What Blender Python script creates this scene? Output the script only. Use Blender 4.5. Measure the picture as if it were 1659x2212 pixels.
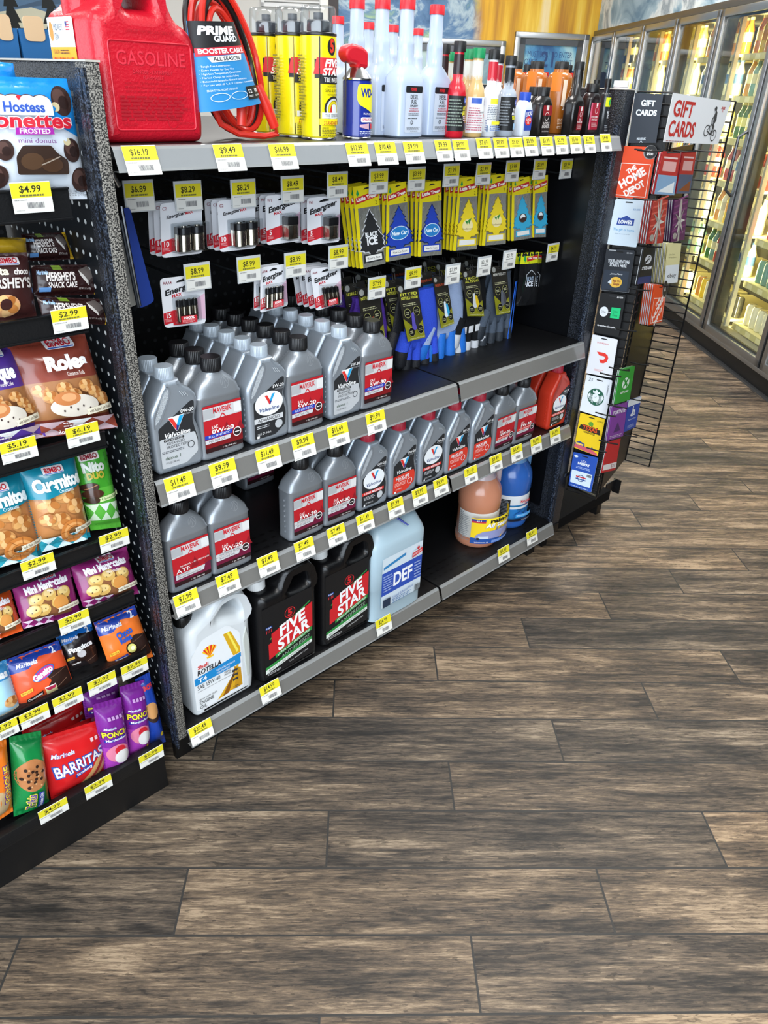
import bpy, bmesh, math, random
from mathutils import Vector, noise
from mathutils.geometry import tessellate_polygon
R = random.Random(7)
PI = math.pi
V3 = lambda x, y, z: Vector((x, y, z))
for _o in list(bpy.data.objects): bpy.data.objects.remove(_o)
SC = bpy.context.scene
COL = SC.collection
# ---------------------------------------------------------------- camera
# X runs along the gondola front, Y into its shelves, Z up; metres
CR = ((0.71739953, -0.69568509, 0.03688046), (-0.32237289, -0.37843344, -0.86767727), (0.61758694, 0.610582, -0.49575799))
CF = 1611.858
CP = V3(0, -1.1, 1.364)
cam = bpy.data.cameras.new('camera')
cam.sensor_fit = 'VERTICAL'; cam.sensor_height = 36; cam.lens = 36 * CF / 2212; cam.clip_start = .02
camo = bpy.data.objects.new('camera', cam); COL.objects.link(camo)
from mathutils import Matrix
camo.matrix_world = Matrix(((CR[0][0], -CR[1][0], -CR[2][0], CP.x), (CR[0][1], -CR[1][1], -CR[2][1], CP.y), (CR[0][2], -CR[1][2], -CR[2][2], CP.z), (0, 0, 0, 1)))
SC.camera = camo
SC.view_settings.view_transform = 'Standard'; SC.view_settings.look = 'None'
SC.view_settings.gamma = 1; SC.view_settings.use_curve_mapping = False
SC.view_settings.exposure = 0.35
# ---------------------------------------------------------------- light
GA = 0.7440403930049232          # the store's walls and planks are turned by this against the gondola
cg, sg = math.cos(GA), math.sin(GA)
def room(u, v, z=0): return V3(cg * u + sg * v, -sg * u + cg * v, z)
ROT = -GA
w = bpy.data.worlds.new('world'); SC.world = w; w.use_nodes = True
w.node_tree.nodes['Background'].inputs[0].default_value = (.75, .85, 1, 1)
w.node_tree.nodes['Background'].inputs[1].default_value = .25
def area(name, u, v, z, sx, sy, power, col, rx=0, ry=0, rz=0):
    l = bpy.data.lights.new(name, 'AREA'); l.shape = 'RECTANGLE'; l.size = sx; l.size_y = sy; l.energy = power; l.color = col
    o = bpy.data.objects.new(name, l); COL.objects.link(o); o.location = room(u, v, z); o.rotation_euler = (rx, ry, ROT + rz)
    return o
CEIL = 3.0
LAMPS = [(0.2, -1.2), (0.2, 1.4), (0.2, 4.0), (1.9, -1.2), (1.9, 1.4), (1.9, 4.0), (-1.8, 0.1), (-1.8, 2.9), (-1.8, 5.6), (1.0, 6.2)]
for u, v in LAMPS: area('ceiling_lamp_light', u, v, CEIL - .04, 1.15, .55, 40 if u > 1.5 and v > 1 else 22, (1, .97, .93))
# daylight through the shop windows behind and to the left of the photographer
area('window_daylight', -0.6, -3.35, 1.65, 5.4, 2.2, 200, (.80, .90, 1), rx=PI / 2)
area('window_daylight', -4.35, 0.5, 1.65, 4.4, 2.2, 60, (.78, .89, 1), rx=PI / 2, rz=-PI / 2)
# ---------------------------------------------------------------- picking helpers
def ray(px, py):
    a = ((px - 829.5) / CF, (py - 1106) / CF, 1)
    return V3(*[sum(CR[i][j] * a[i] for i in range(3)) for j in range(3)])
def aty(px, py, y): r = ray(px, py); return CP + r * ((y - CP.y) / r.y)
def atx(px, py, x): r = ray(px, py); return CP + r * ((x - CP.x) / r.x)
def atz(px, py, z): r = ray(px, py); return CP + r * ((z - CP.z) / r.z)
def atp(px, py, p0, n): r = ray(px, py); return CP + r * ((p0 - CP).dot(n) / r.dot(n))
# ---------------------------------------------------------------- materials
_M = {}
def lin(c): return c / 12.92 if c <= .04045 else ((c + .055) / 1.055) ** 2.4
def rgb(h): h = h.lstrip('#'); return tuple(lin(int(h[i:i + 2], 16) / 255) for i in (0, 2, 4))
def setp(b, **k):
    for n, v in k.items():
        n = n.replace('_', ' ')
        if n in b.inputs: b.inputs[n].default_value = v
def mt(h, r=.5, m=0, coat=0, tr=0, em=0, ior=1.45, bump=0, bs=60, spec=.5, alpha=1, sss=0):
    k = (h, r, m, coat, tr, em, ior, bump, bs, spec, alpha, sss)
    if k in _M: return _M[k]
    a = bpy.data.materials.new('surface_' + h.strip('#')); a.use_nodes = True
    t = a.node_tree; b = t.nodes['Principled BSDF']; c = (*rgb(h), 1)
    setp(b, Base_Color=c, Roughness=r, Metallic=m, Coat_Weight=coat, Coat_Roughness=.08, Transmission_Weight=tr, IOR=ior, Specular_IOR_Level=spec, Alpha=alpha)
    if sss: setp(b, Subsurface_Weight=sss, Subsurface_Radius=(.02, .02, .02), Subsurface_Scale=.5)
    if em: setp(b, Emission_Color=c, Emission_Strength=em)
    if bump:
        n = t.nodes.new('ShaderNodeTexNoise'); n.inputs['Scale'].default_value = bs; n.inputs['Detail'].default_value = 3
        g = t.nodes.new('ShaderNodeTexCoord'); u = t.nodes.new('ShaderNodeBump'); u.inputs['Strength'].default_value = bump; u.inputs['Distance'].default_value = .004
        t.links.new(g.outputs['Object'], n.inputs['Vector']); t.links.new(n.outputs['Fac'], u.inputs['Height']); t.links.new(u.outputs[0], b.inputs['Normal'])
    _M[k] = a; return a
ink = lambda h: mt(h, .5)                       # print on paper or plastic
film = lambda h, r=.26: mt(h, r, coat=.35, bump=.35, bs=22)        # glossy bag film
def speckle(name, c1, c2, scale, lo, hi, r=.5, bump=.4, m=0, stretch=None):
    a = bpy.data.materials.new(name); a.use_nodes = True; t = a.node_tree; b = t.nodes['Principled BSDF']
    g = t.nodes.new('ShaderNodeTexCoord'); n = t.nodes.new('ShaderNodeTexNoise'); n.inputs['Scale'].default_value = scale; n.inputs['Detail'].default_value = 1
    mp = t.nodes.new('ShaderNodeMapping')
    if stretch: mp.inputs['Scale'].default_value = stretch
    cr = t.nodes.new('ShaderNodeValToRGB'); cr.color_ramp.elements[0].position = lo; cr.color_ramp.elements[1].position = hi
    cr.color_ramp.elements[0].color = (*rgb(c1), 1); cr.color_ramp.elements[1].color = (*rgb(c2), 1)
    u = t.nodes.new('ShaderNodeBump'); u.inputs['Strength'].default_value = bump; u.inputs['Distance'].default_value = .002
    L = t.links.new; L(g.outputs['Object'], mp.inputs[0]); L(mp.outputs[0], n.inputs[0]); L(n.outputs['Fac'], cr.inputs[0]); L(cr.outputs[0], b.inputs['Base Color'])
    L(n.outputs['Fac'], u.inputs['Height']); L(u.outputs[0], b.inputs['Normal']); setp(b, Roughness=r, Metallic=m)
    return a
# ---------------------------------------------------------------- geometry
class G:
    def __init__(s): s.v = []; s.f = []
    def add(s, vs, fs, m):
        k = len(s.v); s.v += [Vector(p) for p in vs]
        s.f += [([k + i for i in f], m) for f in fs]; return s
    def merge(s, g, off=(0, 0, 0)):
        k = len(s.v); off = Vector(off); s.v += [p + off for p in g.v]; s.f += [([k + i for i in f], m) for f, m in g.f]; return s
    def box(s, x0, y0, z0, x1, y1, z1, m, bev=0):
        if bev:
            b = bmesh.new(); bmesh.ops.create_cube(b, size=1)
            for q in b.verts: q.co = V3(x0 + (q.co.x + .5) * (x1 - x0), y0 + (q.co.y + .5) * (y1 - y0), z0 + (q.co.z + .5) * (z1 - z0))
            bmesh.ops.bevel(b, geom=b.edges[:], offset=bev, segments=2, affect='EDGES', profile=.6)
            b.verts.index_update(); s.add([q.co.copy() for q in b.verts], [[q.index for q in f.verts] for f in b.faces], m); b.free(); return s
        return s.add([(x0, y0, z0), (x1, y0, z0), (x1, y1, z0), (x0, y1, z0), (x0, y0, z1), (x1, y0, z1), (x1, y1, z1), (x0, y1, z1)],
                     [(0, 3, 2, 1), (4, 5, 6, 7), (0, 1, 5, 4), (1, 2, 6, 5), (2, 3, 7, 6), (3, 0, 4, 7)], m)
    def loft(s, secs, m, n=28, cap=True):
        """secs: (z, half width, half depth, roundness, cx, cy)"""
        vs = []
        for q in secs:
            z, hw, hd = q[:3]; e = q[3] if len(q) > 3 else 2; cx = q[4] if len(q) > 4 else 0; cy = q[5] if len(q) > 5 else 0
            for i in range(n):
                t = 2 * PI * (i + .5) / n; c, d = math.cos(t), math.sin(t)
                vs.append((cx + hw * math.copysign(abs(c) ** (2 / e), c), cy + hd * math.copysign(abs(d) ** (2 / e), d), z))
        fs = []
        for k in range(len(secs) - 1):
            for i in range(n):
                j = (i + 1) % n; fs.append((k * n + i, k * n + j, k * n + n + j, k * n + n + i))
        if cap: fs.append(tuple(range(n - 1, -1, -1))); fs.append(tuple(range((len(secs) - 1) * n, len(secs) * n)))
        return s.add(vs, fs, m)
    def cyl(s, x, y, z0, z1, r, m, n=24, bev=0):
        se = [(z0, r - bev, r - bev, 2, x, y), (z0 + bev, r, r, 2, x, y), (z1 - bev, r, r, 2, x, y), (z1, r - bev, r - bev, 2, x, y)] if bev else [(z0, r, r, 2, x, y), (z1, r, r, 2, x, y)]
        return s.loft(se, m, n)
    def tube(s, pts, r, m, n=8, closed=False):
        pts = [Vector(p) for p in pts]; N = len(pts); vs = []; up = None
        rr = r if isinstance(r, (list, tuple)) else [r] * N
        for i, p in enumerate(pts):
            a = pts[(i - 1) % N] if closed or i else p; b = pts[(i + 1) % N] if closed or i < N - 1 else p
            d = (b - a).normalized()
            if up is None: up = V3(0, 0, 1) if abs(d.z) < .9 else V3(1, 0, 0)
            x = d.cross(up).normalized(); up = x.cross(d).normalized()
            for k in range(n): t = 2 * PI * k / n; vs.append(p + (x * math.cos(t) + up * math.sin(t)) * rr[i])
        fs = []
        for i in range(N if closed else N - 1):
            for k in range(n): a, b = i * n + k, i * n + (k + 1) % n; c, d = (i + 1) % N * n + (k + 1) % n, (i + 1) % N * n + k; fs.append((a, b, c, d))
        if not closed: fs.append(tuple(range(n - 1, -1, -1))); fs.append(tuple(range((N - 1) * n, N * n)))
        return s.add(vs, fs, m)
    def slab(s, outline, holes, thick, bev, m, y0=0, res=3):
        """rounded extrusion of an x,z outline; front face at y0, going to y0+thick"""
        c = bpy.data.curves.new('t', 'CURVE'); c.dimensions = '2D'; c.fill_mode = 'BOTH'; c.extrude = max(thick / 2 - bev, 1e-5); c.bevel_depth = bev; c.offset = -bev; c.bevel_resolution = res
        for pts in [outline] + holes:
            p = c.splines.new('POLY'); p.points.add(len(pts) - 1); p.use_cyclic_u = True
            for i, q in enumerate(pts): p.points[i].co = (q[0], q[1], 0, 1)
        o = bpy.data.objects.new('t', c); me = o.to_mesh()
        s.add([(q.co.x, y0 + thick / 2 - q.co.z, q.co.y) for q in me.vertices], [list(q.vertices) for q in me.polygons], m)
        o.to_mesh_clear(); bpy.data.objects.remove(o); bpy.data.curves.remove(c); return s
    def xf(s, fn): s.v = [Vector(fn(p)) for p in s.v]; return s
def rnd(pts, r, n=5):
    """round the corners of a closed polygon"""
    out = []; N = len(pts)
    for i, p in enumerate(pts):
        rr = r[i] if isinstance(r, (list, tuple)) else r
        p = Vector(p[:2]); a = Vector(pts[i - 1][:2]); b = Vector(pts[(i + 1) % N][:2])
        da, db = a - p, b - p; q = min(rr, da.length * .48, db.length * .48)
        if q < 1e-5: out.append((p.x, p.y)); continue
        A = p + da.normalized() * q; B = p + db.normalized() * q
        for k in range(n + 1):
            t = k / n; w_ = A * (1 - t) ** 2 + p * 2 * t * (1 - t) + B * t * t; out.append((w_.x, w_.y))
    return out
def rr(x0, y0, x1, y1, r, n=4): return rnd([(x0, y0), (x1, y0), (x1, y1), (x0, y1)], r, n)
def mesh(name, g, ang=38):
    me = bpy.data.meshes.new(name); me.from_pydata(g.v, [], [f for f, _ in g.f])
    ms = []; ix = {}
    for f, m in g.f:
        if m not in ix: ix[m] = len(ms); ms.append(m)
    for m in ms: me.materials.append(m)
    me.polygons.foreach_set('material_index', [ix[m] for _, m in g.f])
    me.polygons.foreach_set('use_smooth', [True] * len(g.f))
    me.update()
    try: me.set_sharp_from_angle(angle=math.radians(ang))
    except Exception: pass
    return me
def tag(o, label=None, cat=None, group=None, kind=None):
    if label: o['label'] = label
    if cat: o['category'] = cat
    if group: o['group'] = group
    if kind: o['kind'] = kind
    return o
def obj(name, g, parent=None, loc=(0, 0, 0), rz=0, label=None, cat=None, group=None, kind=None, ang=38):
    o = bpy.data.objects.new(name, g if isinstance(g, bpy.types.Mesh) else mesh(name, g, ang)); COL.objects.link(o)
    o.location = loc; o.rotation_euler = (0, 0, rz); o.parent = parent
    return tag(o, label, cat, group, kind)
def thing(name, label, cat, loc=(0, 0, 0), rz=0, group=None):
    o = bpy.data.objects.new(name, None); COL.objects.link(o); o.location = loc; o.rotation_euler = (0, 0, rz); o.empty_display_size = .05
    return tag(o, label, cat, group)
def struct(name, g, **k): return obj(name, g, kind='structure', **k)
def dup(o, parent=None):
    c = o.copy(); COL.objects.link(c); c.parent = parent
    for ch in list(o.children): dup(ch, c)
    return c
PROTO = {}
def put(kind, loc, rz=0, label=None, group=None, cat=None):
    """first use builds the kind, later uses copy it with its parts"""
    if kind not in PROTO:
        o = KINDS[kind](); PROTO[kind] = o
    else: o = dup(PROTO[kind])
    o.location = loc; o.rotation_euler = (0, 0, rz); tag(o, label, cat, group); return o
KINDS = {}
# ---------------------------------------------------------------- printed artwork
_T = {}
_cv = bpy.data.curves.new('glyphs', 'FONT'); _cv.resolution_u = 2; _co = bpy.data.objects.new('glyphs', _cv)
def glyphs(t, b=0, sh=0, hi=False):
    k = (t, b, sh, hi)
    if k not in _T:
        _cv.body = t; _cv.offset = b; _cv.shear = sh; _cv.resolution_u = 4 if hi else 2
        me = _co.to_mesh(); v = [(q.co.x, q.co.y) for q in me.vertices]; f = [list(p.vertices) for p in me.polygons]; _co.to_mesh_clear()
        if not v: v = [(0, 0), (.1, 0), (0, .1)]; f = []
        x0 = min(p[0] for p in v); x1 = max(p[0] for p in v)
        _T[k] = ([((p[0] - x0), p[1]) for p in v], f, x1 - x0)
    return _T[k]
CAPH = .682
class Art:
    """flat artwork in metres, x right and y up; later items lie on top"""
    def __init__(s): s.it = []
    def _a(s, v, f, c): s.it.append((v, f, ink(c) if isinstance(c, str) else c)); return s
    def poly(s, pts, c):
        tr = tessellate_polygon([[V3(p[0], p[1], 0) for p in pts]]); return s._a([tuple(p[:2]) for p in pts], [list(t) for t in tr], c)
    def rect(s, x0, y0, x1, y1, c, r=0): return s.poly(rr(x0, y0, x1, y1, r) if r else [(x0, y0), (x1, y0), (x1, y1), (x0, y1)], c)
    def ell(s, x, y, a, b, c, n=28, rot=0):
        cr, sr = math.cos(rot), math.sin(rot); P = [(a * math.cos(2 * PI * i / n), b * math.sin(2 * PI * i / n)) for i in range(n)]
        return s._a([(x + p * cr - q * sr, y + p * sr + q * cr) for p, q in P], [list(range(n))], c)
    def ring(s, x, y, a, b, wd, c, n=28):
        v = []; f = []
        for i in range(n):
            t = 2 * PI * i / n; v += [(x + a * math.cos(t), y + b * math.sin(t)), (x + (a - wd) * math.cos(t), y + (b - wd) * math.sin(t))]
            j = (i + 1) % n; f.append([2 * i, 2 * j, 2 * j + 1, 2 * i + 1])
        return s._a(v, f, c)
    def line(s, x0, y0, x1, y1, wd, c):
        d = Vector((x1 - x0, y1 - y0)); n = Vector((-d.y, d.x)).normalized() * wd / 2
        return s._a([(x0 + n.x, y0 + n.y), (x1 + n.x, y1 + n.y), (x1 - n.x, y1 - n.y), (x0 - n.x, y0 - n.y)], [[0, 1, 2, 3]], c)
    def path(s, pts, wd, c):
        for a, b in zip(pts, pts[1:]): s.line(*a, *b, wd, c)
        return s
    def text(s, t, x, y, h, c, w=None, b=0, sh=0, al='C', rot=0, hi=False, arc=0):
        """cap height h, centred on x,y (or from x when al='L'); w squeezes it to that width"""
        v, f, wd = glyphs(t, b, sh, hi); k = h / CAPH; kx = k if w is None else w / max(wd, 1e-6); W = wd * kx
        ox = 0 if al == 'L' else (-W if al == 'R' else -W / 2); cr, sr = math.cos(rot), math.sin(rot); out = []
        for p, q in v:
            a = p * kx + ox; d = q * k - h / 2
            if arc: d += arc * (1 - (2 * a / W) ** 2)
            out.append((x + a * cr - d * sr, y + a * sr + d * cr))
        return s._a(out, f, c)
    def bars(s, x0, y0, x1, y1, n, c, fill=.45, rag=.25):
        """rows of print too small to read"""
        st = (y1 - y0) / n
        for i in range(n):
            y = y1 - (i + .5) * st; xe = x1 - (x1 - x0) * rag * R.random(); x = x0
            while x < xe:
                l = (x1 - x0) * (.05 + .1 * R.random()); s.rect(x, y - st * fill / 2, min(x + l, xe), y + st * fill / 2, c); x += l + (x1 - x0) * .025
        return s
    def code(s, x0, y0, x1, y1, c='#222222'):
        n = 14; st = (x1 - x0) / n
        for i in range(n): s.rect(x0 + i * st, y0, x0 + (i + .35 + .4 * R.random()) * st, y1, c)
        return s
    def geo(s, fn, eps=.00005, sub=None, g=None):
        """fn(x, y, lift) -> point"""
        g = g or G()
        for k, (v, f, c) in enumerate(s.it):
            if not f: continue
            if sub:
                b = bmesh.new(); bv = [b.verts.new((p[0], p[1], 0)) for p in v]
                for q in f:
                    try: b.faces.new([bv[i] for i in q])
                    except ValueError: pass
                bmesh.ops.triangulate(b, faces=b.faces[:])
                for _ in range(11):
                    e = [q for q in b.edges if q.calc_length() > sub]
                    if not e: break
                    bmesh.ops.subdivide_edges(b, edges=e, cuts=1); bmesh.ops.triangulate(b, faces=[q for q in b.faces if len(q.verts) > 4])
                b.verts.index_update(); vv = [(q.co.x, q.co.y) for q in b.verts]; ff = [[q.index for q in p.verts] for p in b.faces]; b.free()
            else: vv, ff = v, f
            g.add([fn(p[0], p[1], eps * (k + 1)) for p in vv], ff, c)
        return g
def front(yf=0, x0=0, z0=0, sx=1, sy=1): return lambda x, y, l: (x0 + x * sx, yf - .0004 - l, z0 + y * sy)
def cylf(r, z0=0, a0=0, cx=0, cy=0): return lambda x, y, l: (cx + (r + .0003 + l) * math.sin(x / r + a0), cy - (r + .0003 + l) * math.cos(x / r + a0), z0 + y)
# ---------------------------------------------------------------- the shop itself (built in wall-aligned coordinates, turned by ROT)
def nodes(name):
    a = bpy.data.materials.new(name); a.use_nodes = True; t = a.node_tree
    def N(k, **kw):
        n = t.nodes.new('ShaderNode' + k)
        for i, v in kw.items():
            if i.startswith('i'): n.inputs[int(i[1:])].default_value = v
            else: setattr(n, i, v)
        return n
    def L(x, y, o=0, i=0): t.links.new(x.outputs[o], y.inputs[i]); return y
    return a, t, N, L, t.nodes['Principled BSDF']
def ramp(N, cols):
    r = N('ValToRGB'); e = r.color_ramp.elements
    while len(e) < len(cols): e.new(.5)
    for q, (p, c) in zip(e, cols): q.position = p; q.color = (*rgb(c), 1)
    return r
def floor_mat():
    a, t, N, L, b = nodes('wood_look_tile')
    g = N('TexCoord'); s = N('SeparateXYZ'); L(g, s, 3)
    def m(op, x, y=None):
        n = N('Math', operation=op)
        for i, q in enumerate((x, y)):
            if q is None: continue
            if isinstance(q, (int, float)): n.inputs[i].default_value = q
            else: t.links.new(q, n.inputs[i])
        return n.outputs[0]
    W, Lg = .1365, .8205
    U, Vv = s.outputs[0], s.outputs[1]
    rv = m('DIVIDE', m('ADD', Vv, .137), W); row = m('FLOOR', rv); fv = m('FRACT', rv)
    ru = m('DIVIDE', m('SUBTRACT', m('SUBTRACT', U, .157), m('MULTIPLY', row, .2735)), Lg); colm = m('FLOOR', ru); fu = m('FRACT', ru)
    ev = m('MULTIPLY', m('MINIMUM', fv, m('SUBTRACT', 1, fv)), W); eu = m('MULTIPLY', m('MINIMUM', fu, m('SUBTRACT', 1, fu)), Lg)
    d = m('MINIMUM', ev, eu); gr = m('LESS_THAN', d, .0021)
    c = N('CombineXYZ'); t.links.new(row, c.inputs[0]); t.links.new(colm, c.inputs[1])
    wn = N('TexWhiteNoise'); wn.noise_dimensions = '3D'; L(c, wn)
    off = N('VectorMath', operation='SCALE'); t.links.new(wn.outputs['Color'], off.inputs[0]); off.inputs['Scale'].default_value = 37
    def wood(sx, sy, det, rough=.6, dist=0):
        mp = N('Mapping'); L(g, mp, 3); mp.inputs['Scale'].default_value = (sx, sy, 1); ad = N('VectorMath', operation='ADD'); L(mp, ad); L(off, ad, 0, 1)
        n = N('TexNoise'); L(ad, n); n.inputs['Scale'].default_value = 1; n.inputs['Detail'].default_value = det; n.inputs['Roughness'].default_value = rough; n.inputs['Distortion'].default_value = dist
        return n.outputs['Fac']
    broad = wood(2.6, 13, 5, .6, .6); mid = wood(7, 80, 7, .74, .8); fine = wood(30, 300, 6, .75)
    streak = wood(4, 60, 5, .68, 1.0)
    k = m('ADD', m('MULTIPLY', broad, 1.15), m('ADD', m('MULTIPLY', mid, .80), m('ADD', m('MULTIPLY', fine, .95), m('MULTIPLY', streak, .70))))
    k = m('ADD', m('SUBTRACT', k, 1.29), m('MULTIPLY', m('SUBTRACT', wn.outputs['Value'], .5), .12))
    cr = ramp(N, [(.22, '#22201d'), (.38, '#433c35'), (.50, '#62574b'), (.62, '#7d6e5d'), (.80, '#b3a28b')]); t.links.new(k, cr.inputs[0])
    pits = m('LESS_THAN', wood(40, 150, 2, .5), .355)
    mx = N('MixRGB'); mx.blend_type = 'MULTIPLY'; t.links.new(m('MULTIPLY', pits, .55), mx.inputs[0]); L(cr, mx, 0, 1); mx.inputs[2].default_value = (.12, .11, .10, 1)
    tint = ramp(N, [(0, '#c2c0be'), (.5, '#cfc6bc'), (1, '#e6d4bd')]); t.links.new(wn.outputs['Value'], tint.inputs[0])
    m2 = N('MixRGB'); m2.blend_type = 'MULTIPLY'; m2.inputs[0].default_value = .72; L(mx, m2, 0, 1); L(tint, m2, 0, 2)
    m3 = N('MixRGB'); t.links.new(gr, m3.inputs[0]); L(m2, m3, 0, 1); m3.inputs[2].default_value = (*rgb('#2b2a28'), 1)
    L(m3, b)
    h = m('SUBTRACT', m('ADD', m('MULTIPLY', fine, .5), m('MULTIPLY', mid, .5)), m('MULTIPLY', gr, 1.2))
    bu = N('Bump'); bu.inputs['Strength'].default_value = .5; bu.inputs['Distance'].default_value = .003; t.links.new(h, bu.inputs['Height']); L(bu, b, 0, b.inputs.find('Normal'))
    t.links.new(m('ADD', .40, m('MULTIPLY', mid, .25)), b.inputs['Roughness'])
    return a
def mural_mat(name, stops, sx, sz, yel=None, seed=0):
    a, t, N, L, b = nodes(name)
    g = N('TexCoord'); mp = N('Mapping'); L(g, mp, 3); mp.inputs['Scale'].default_value = (sx, sx, sz); mp.inputs['Location'].default_value = (seed, seed, 0)
    n = N('TexNoise'); L(mp, n); n.inputs['Scale'].default_value = 1; n.inputs['Detail'].default_value = 5; n.inputs['Distortion'].default_value = 1.6; n.inputs['Roughness'].default_value = .55
    c = ramp(N, stops); L(n, c); c.color_ramp.interpolation = 'LINEAR'
    out = c
    if yel:
        m2 = N('Mapping'); L(g, m2, 3); m2.inputs['Scale'].default_value = (9, 9, .7); n2 = N('TexNoise'); L(m2, n2); n2.inputs['Scale'].default_value = 1; n2.inputs['Detail'].default_value = 4
        c2 = ramp(N, [(.3, '#b8802a'), (.45, '#e0ab2c'), (.55, '#f0c84a'), (.68, '#f4dfae')]); L(n2, c2)
        s = N('SeparateXYZ'); L(g, s, 3)
        add = N('Math', operation='ADD'); L(s, add, 0); mu = N('Math', operation='MULTIPLY'); L(n, mu); mu.inputs[1].default_value = .22; L(mu, add, 0, 1)
        r2 = N('MapRange'); L(add, r2); r2.inputs[1].default_value = yel; r2.inputs[2].default_value = yel + .12
        mx = N('MixRGB'); L(r2, mx); L(c, mx, 0, 1); L(c2, mx, 0, 2); out = mx
    L(out, b); setp(b, Roughness=.6); return a
BLACK = mt('#0b0b0c', .45); SATIN = mt('#101113', .38, bump=.1, bs=300)
ALU = mt('#a9abad', .32, m=1); DARKALU = mt('#5b5d60', .35, m=1); WHITEW = mt('#c9c7c2', .7)
struct('floor', G().add([(-5, -4, 0), (3.7, -4, 0), (3.7, 7.6, 0), (-5, 7.6, 0)], [(0, 1, 2, 3)], floor_mat()), rz=ROT)
struct('ceiling', G().box(-4.6, -3.6, CEIL, 3.7, 7.6, CEIL + .08, mt('#d5d4d0', .8)), rz=ROT)
mur = mural_mat('back_mural_paint', [(.34, '#35577f'), (.46, '#56799f'), (.51, '#a9bcc6'), (.56, '#5a7fa0'), (.62, '#8fae8c'), (.70, '#dfe3de')], 1.5, 1.9, 1.86)
mur2 = mural_mat('cooler_mural_paint', [(.3, '#5f7f95'), (.42, '#9fb6c2'), (.5, '#d9dedd'), (.6, '#8c979e'), (.7, '#c6cfd2')], 1.6, 1.9, None, 3)
struct('wall_back', G().box(.46, 7.4, 0, 3.7, 7.5, CEIL, mur).box(-4.6, 7.4, 0, .46, 7.5, CEIL, WHITEW), rz=ROT)
struct('wall_cooler', G().box(2.93, -3.6, 1.875, 3.7, 7.4, CEIL, mur2), rz=ROT)
struct('wall_left', G().box(-4.6, -3.6, 0, -4.5, 7.4, .5, WHITEW).box(-4.6, -3.6, 2.8, -4.5, 7.4, CEIL, WHITEW).box(-4.6, 2.8, .5, -4.5, 7.4, 2.8, WHITEW), rz=ROT)
struct('wall_front', G().box(-4.6, -3.6, 0, 3.7, -3.5, .5, WHITEW).box(-4.6, -3.6, 2.8, 3.7, -3.5, CEIL, WHITEW).box(2.3, -3.6, .5, 3.7, -3.5, 2.8, WHITEW), rz=ROT)
struct('wall_right', G().box(3.6, -3.6, 0, 3.7, 7.4, 1.875, BLACK), rz=ROT)
struct('trim_1', G().box(.43, 7.36, 0, .52, 7.4, CEIL, mt('#2a211d', .4)).box(.36, 7.37, 0, .43, 7.4, CEIL, mt('#ece7dc', .5)), rz=ROT)
# louvred air grille high on the back wall
t = thing('air_grille', 'white louvred air grille high on the pale back wall behind the yellow spray cans', 'air vent', room(.1, 7.38, 1.95), ROT)
g = G(); gw = mt('#d7d8d8', .4)
g.box(-.28, 0, 0, .28, .02, .03, gw).box(-.28, 0, .42, .28, .02, .45, gw).box(-.28, 0, 0, -.25, .02, .45, gw).box(.25, 0, 0, .28, .02, .45, gw)
obj('frame', g, t)
g = G()
for i in range(13): g.add([(-.25, -.004, .04 + i * .03), (.25, -.004, .04 + i * .03), (.25, .016, .055 + i * .03), (-.25, .016, .055 + i * .03)], [(0, 1, 2, 3)], gw)
obj('louver', g, t)
# dark landscape picture on the far left of the back wall
t = thing('wall_picture', 'dark picture of trees against a blue mountain, above the blue snack cartons', 'picture', room(-2.55, 7.385, 1.2), ROT)
A = Art(); A.rect(-.7, 0, .75, 1.3, '#0c0f12'); A.rect(-.7, .50, .75, 1.3, '#51708f'); A.poly([(-.7, .50), (.75, .50), (.75, .56), (.3, .66), (-.1, .60), (-.7, .68)], '#c9c6ae'); A.poly([(.1, .64), (.75, .72), (.75, .95), (.4, .72)], '#3e5670')
for x in (-.5, -.12, .12, .46, .66):
    for k in range(6): A.poly([(x - .09 + k * .008, .30 + k * .12), (x + .09 - k * .008, .30 + k * .12), (x + R.uniform(-.02, .02), .50 + k * .12)], '#0b0e0c')
obj('canvas', A.geo(front(0), g=G().box(-.72, 0, -.02, .77, .015, 1.32, BLACK)), t)
# entrance door to the cold room with a poster pane, between two framed windows
def framed(name, label, cat, u0, u1, z0, z1, pane, art=None):
    t = thing(name, label, cat, room((u0 + u1) / 2, 7.36, z0), ROT); W = (u1 - u0) / 2; H = z1 - z0; g = G(); q = .05
    g.box(-W, -.03, 0, -W + q, .03, H, ALU, .006).box(W - q, -.03, 0, W, .03, H, ALU, .006).box(-W, -.03, H - q, W, .03, H, ALU, .006).box(-W, -.03, 0, W, .03, q, ALU, .006)
    obj('door_frame' if 'door' in name else 'frame', g, t)
    g = G(); a = q + .02; g.box(-W + q, -.015, q, -W + a + .03, .02, H - q, DARKALU).box(W - a - .03, -.015, q, W - q, .02, H - q, DARKALU).box(-W + q, -.015, H - a - .03, W - q, .02, H - q, DARKALU).box(-W + q, -.015, q, W - q, .02, a + .03, DARKALU)
    obj('sash', g, t); g = G().box(-W + a + .03, 0, a + .03, W - a - .03, .012, H - a - .03, pane)
    if art: art(W, H).geo(front(0), g=g)
    obj('pane', g, t); return t
sky = mural_mat('poster_sky', [(.3, '#2c5f96'), (.45, '#4d8fc0'), (.55, '#8fc4d8'), (.7, '#cfe4e4')], 2.4, 1.4, None, 9)
def vault(W, H):
    A = Art(); A.text('MUST BE 21 TO ENTER', 0, H - .17, .045, '#2c4f86', w=.42); A.text('21', -.02, H - .21, .12, '#27477c', b=.02, w=.12); A.text('OVER', -.17, H - .235, .05, '#27477c', w=.13); A.text('VAULT', .15, H - .235, .05, '#27477c', w=.14)
    A.ell(.22, H - .4, .07, .11, '#2d4a78'); return A
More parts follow.
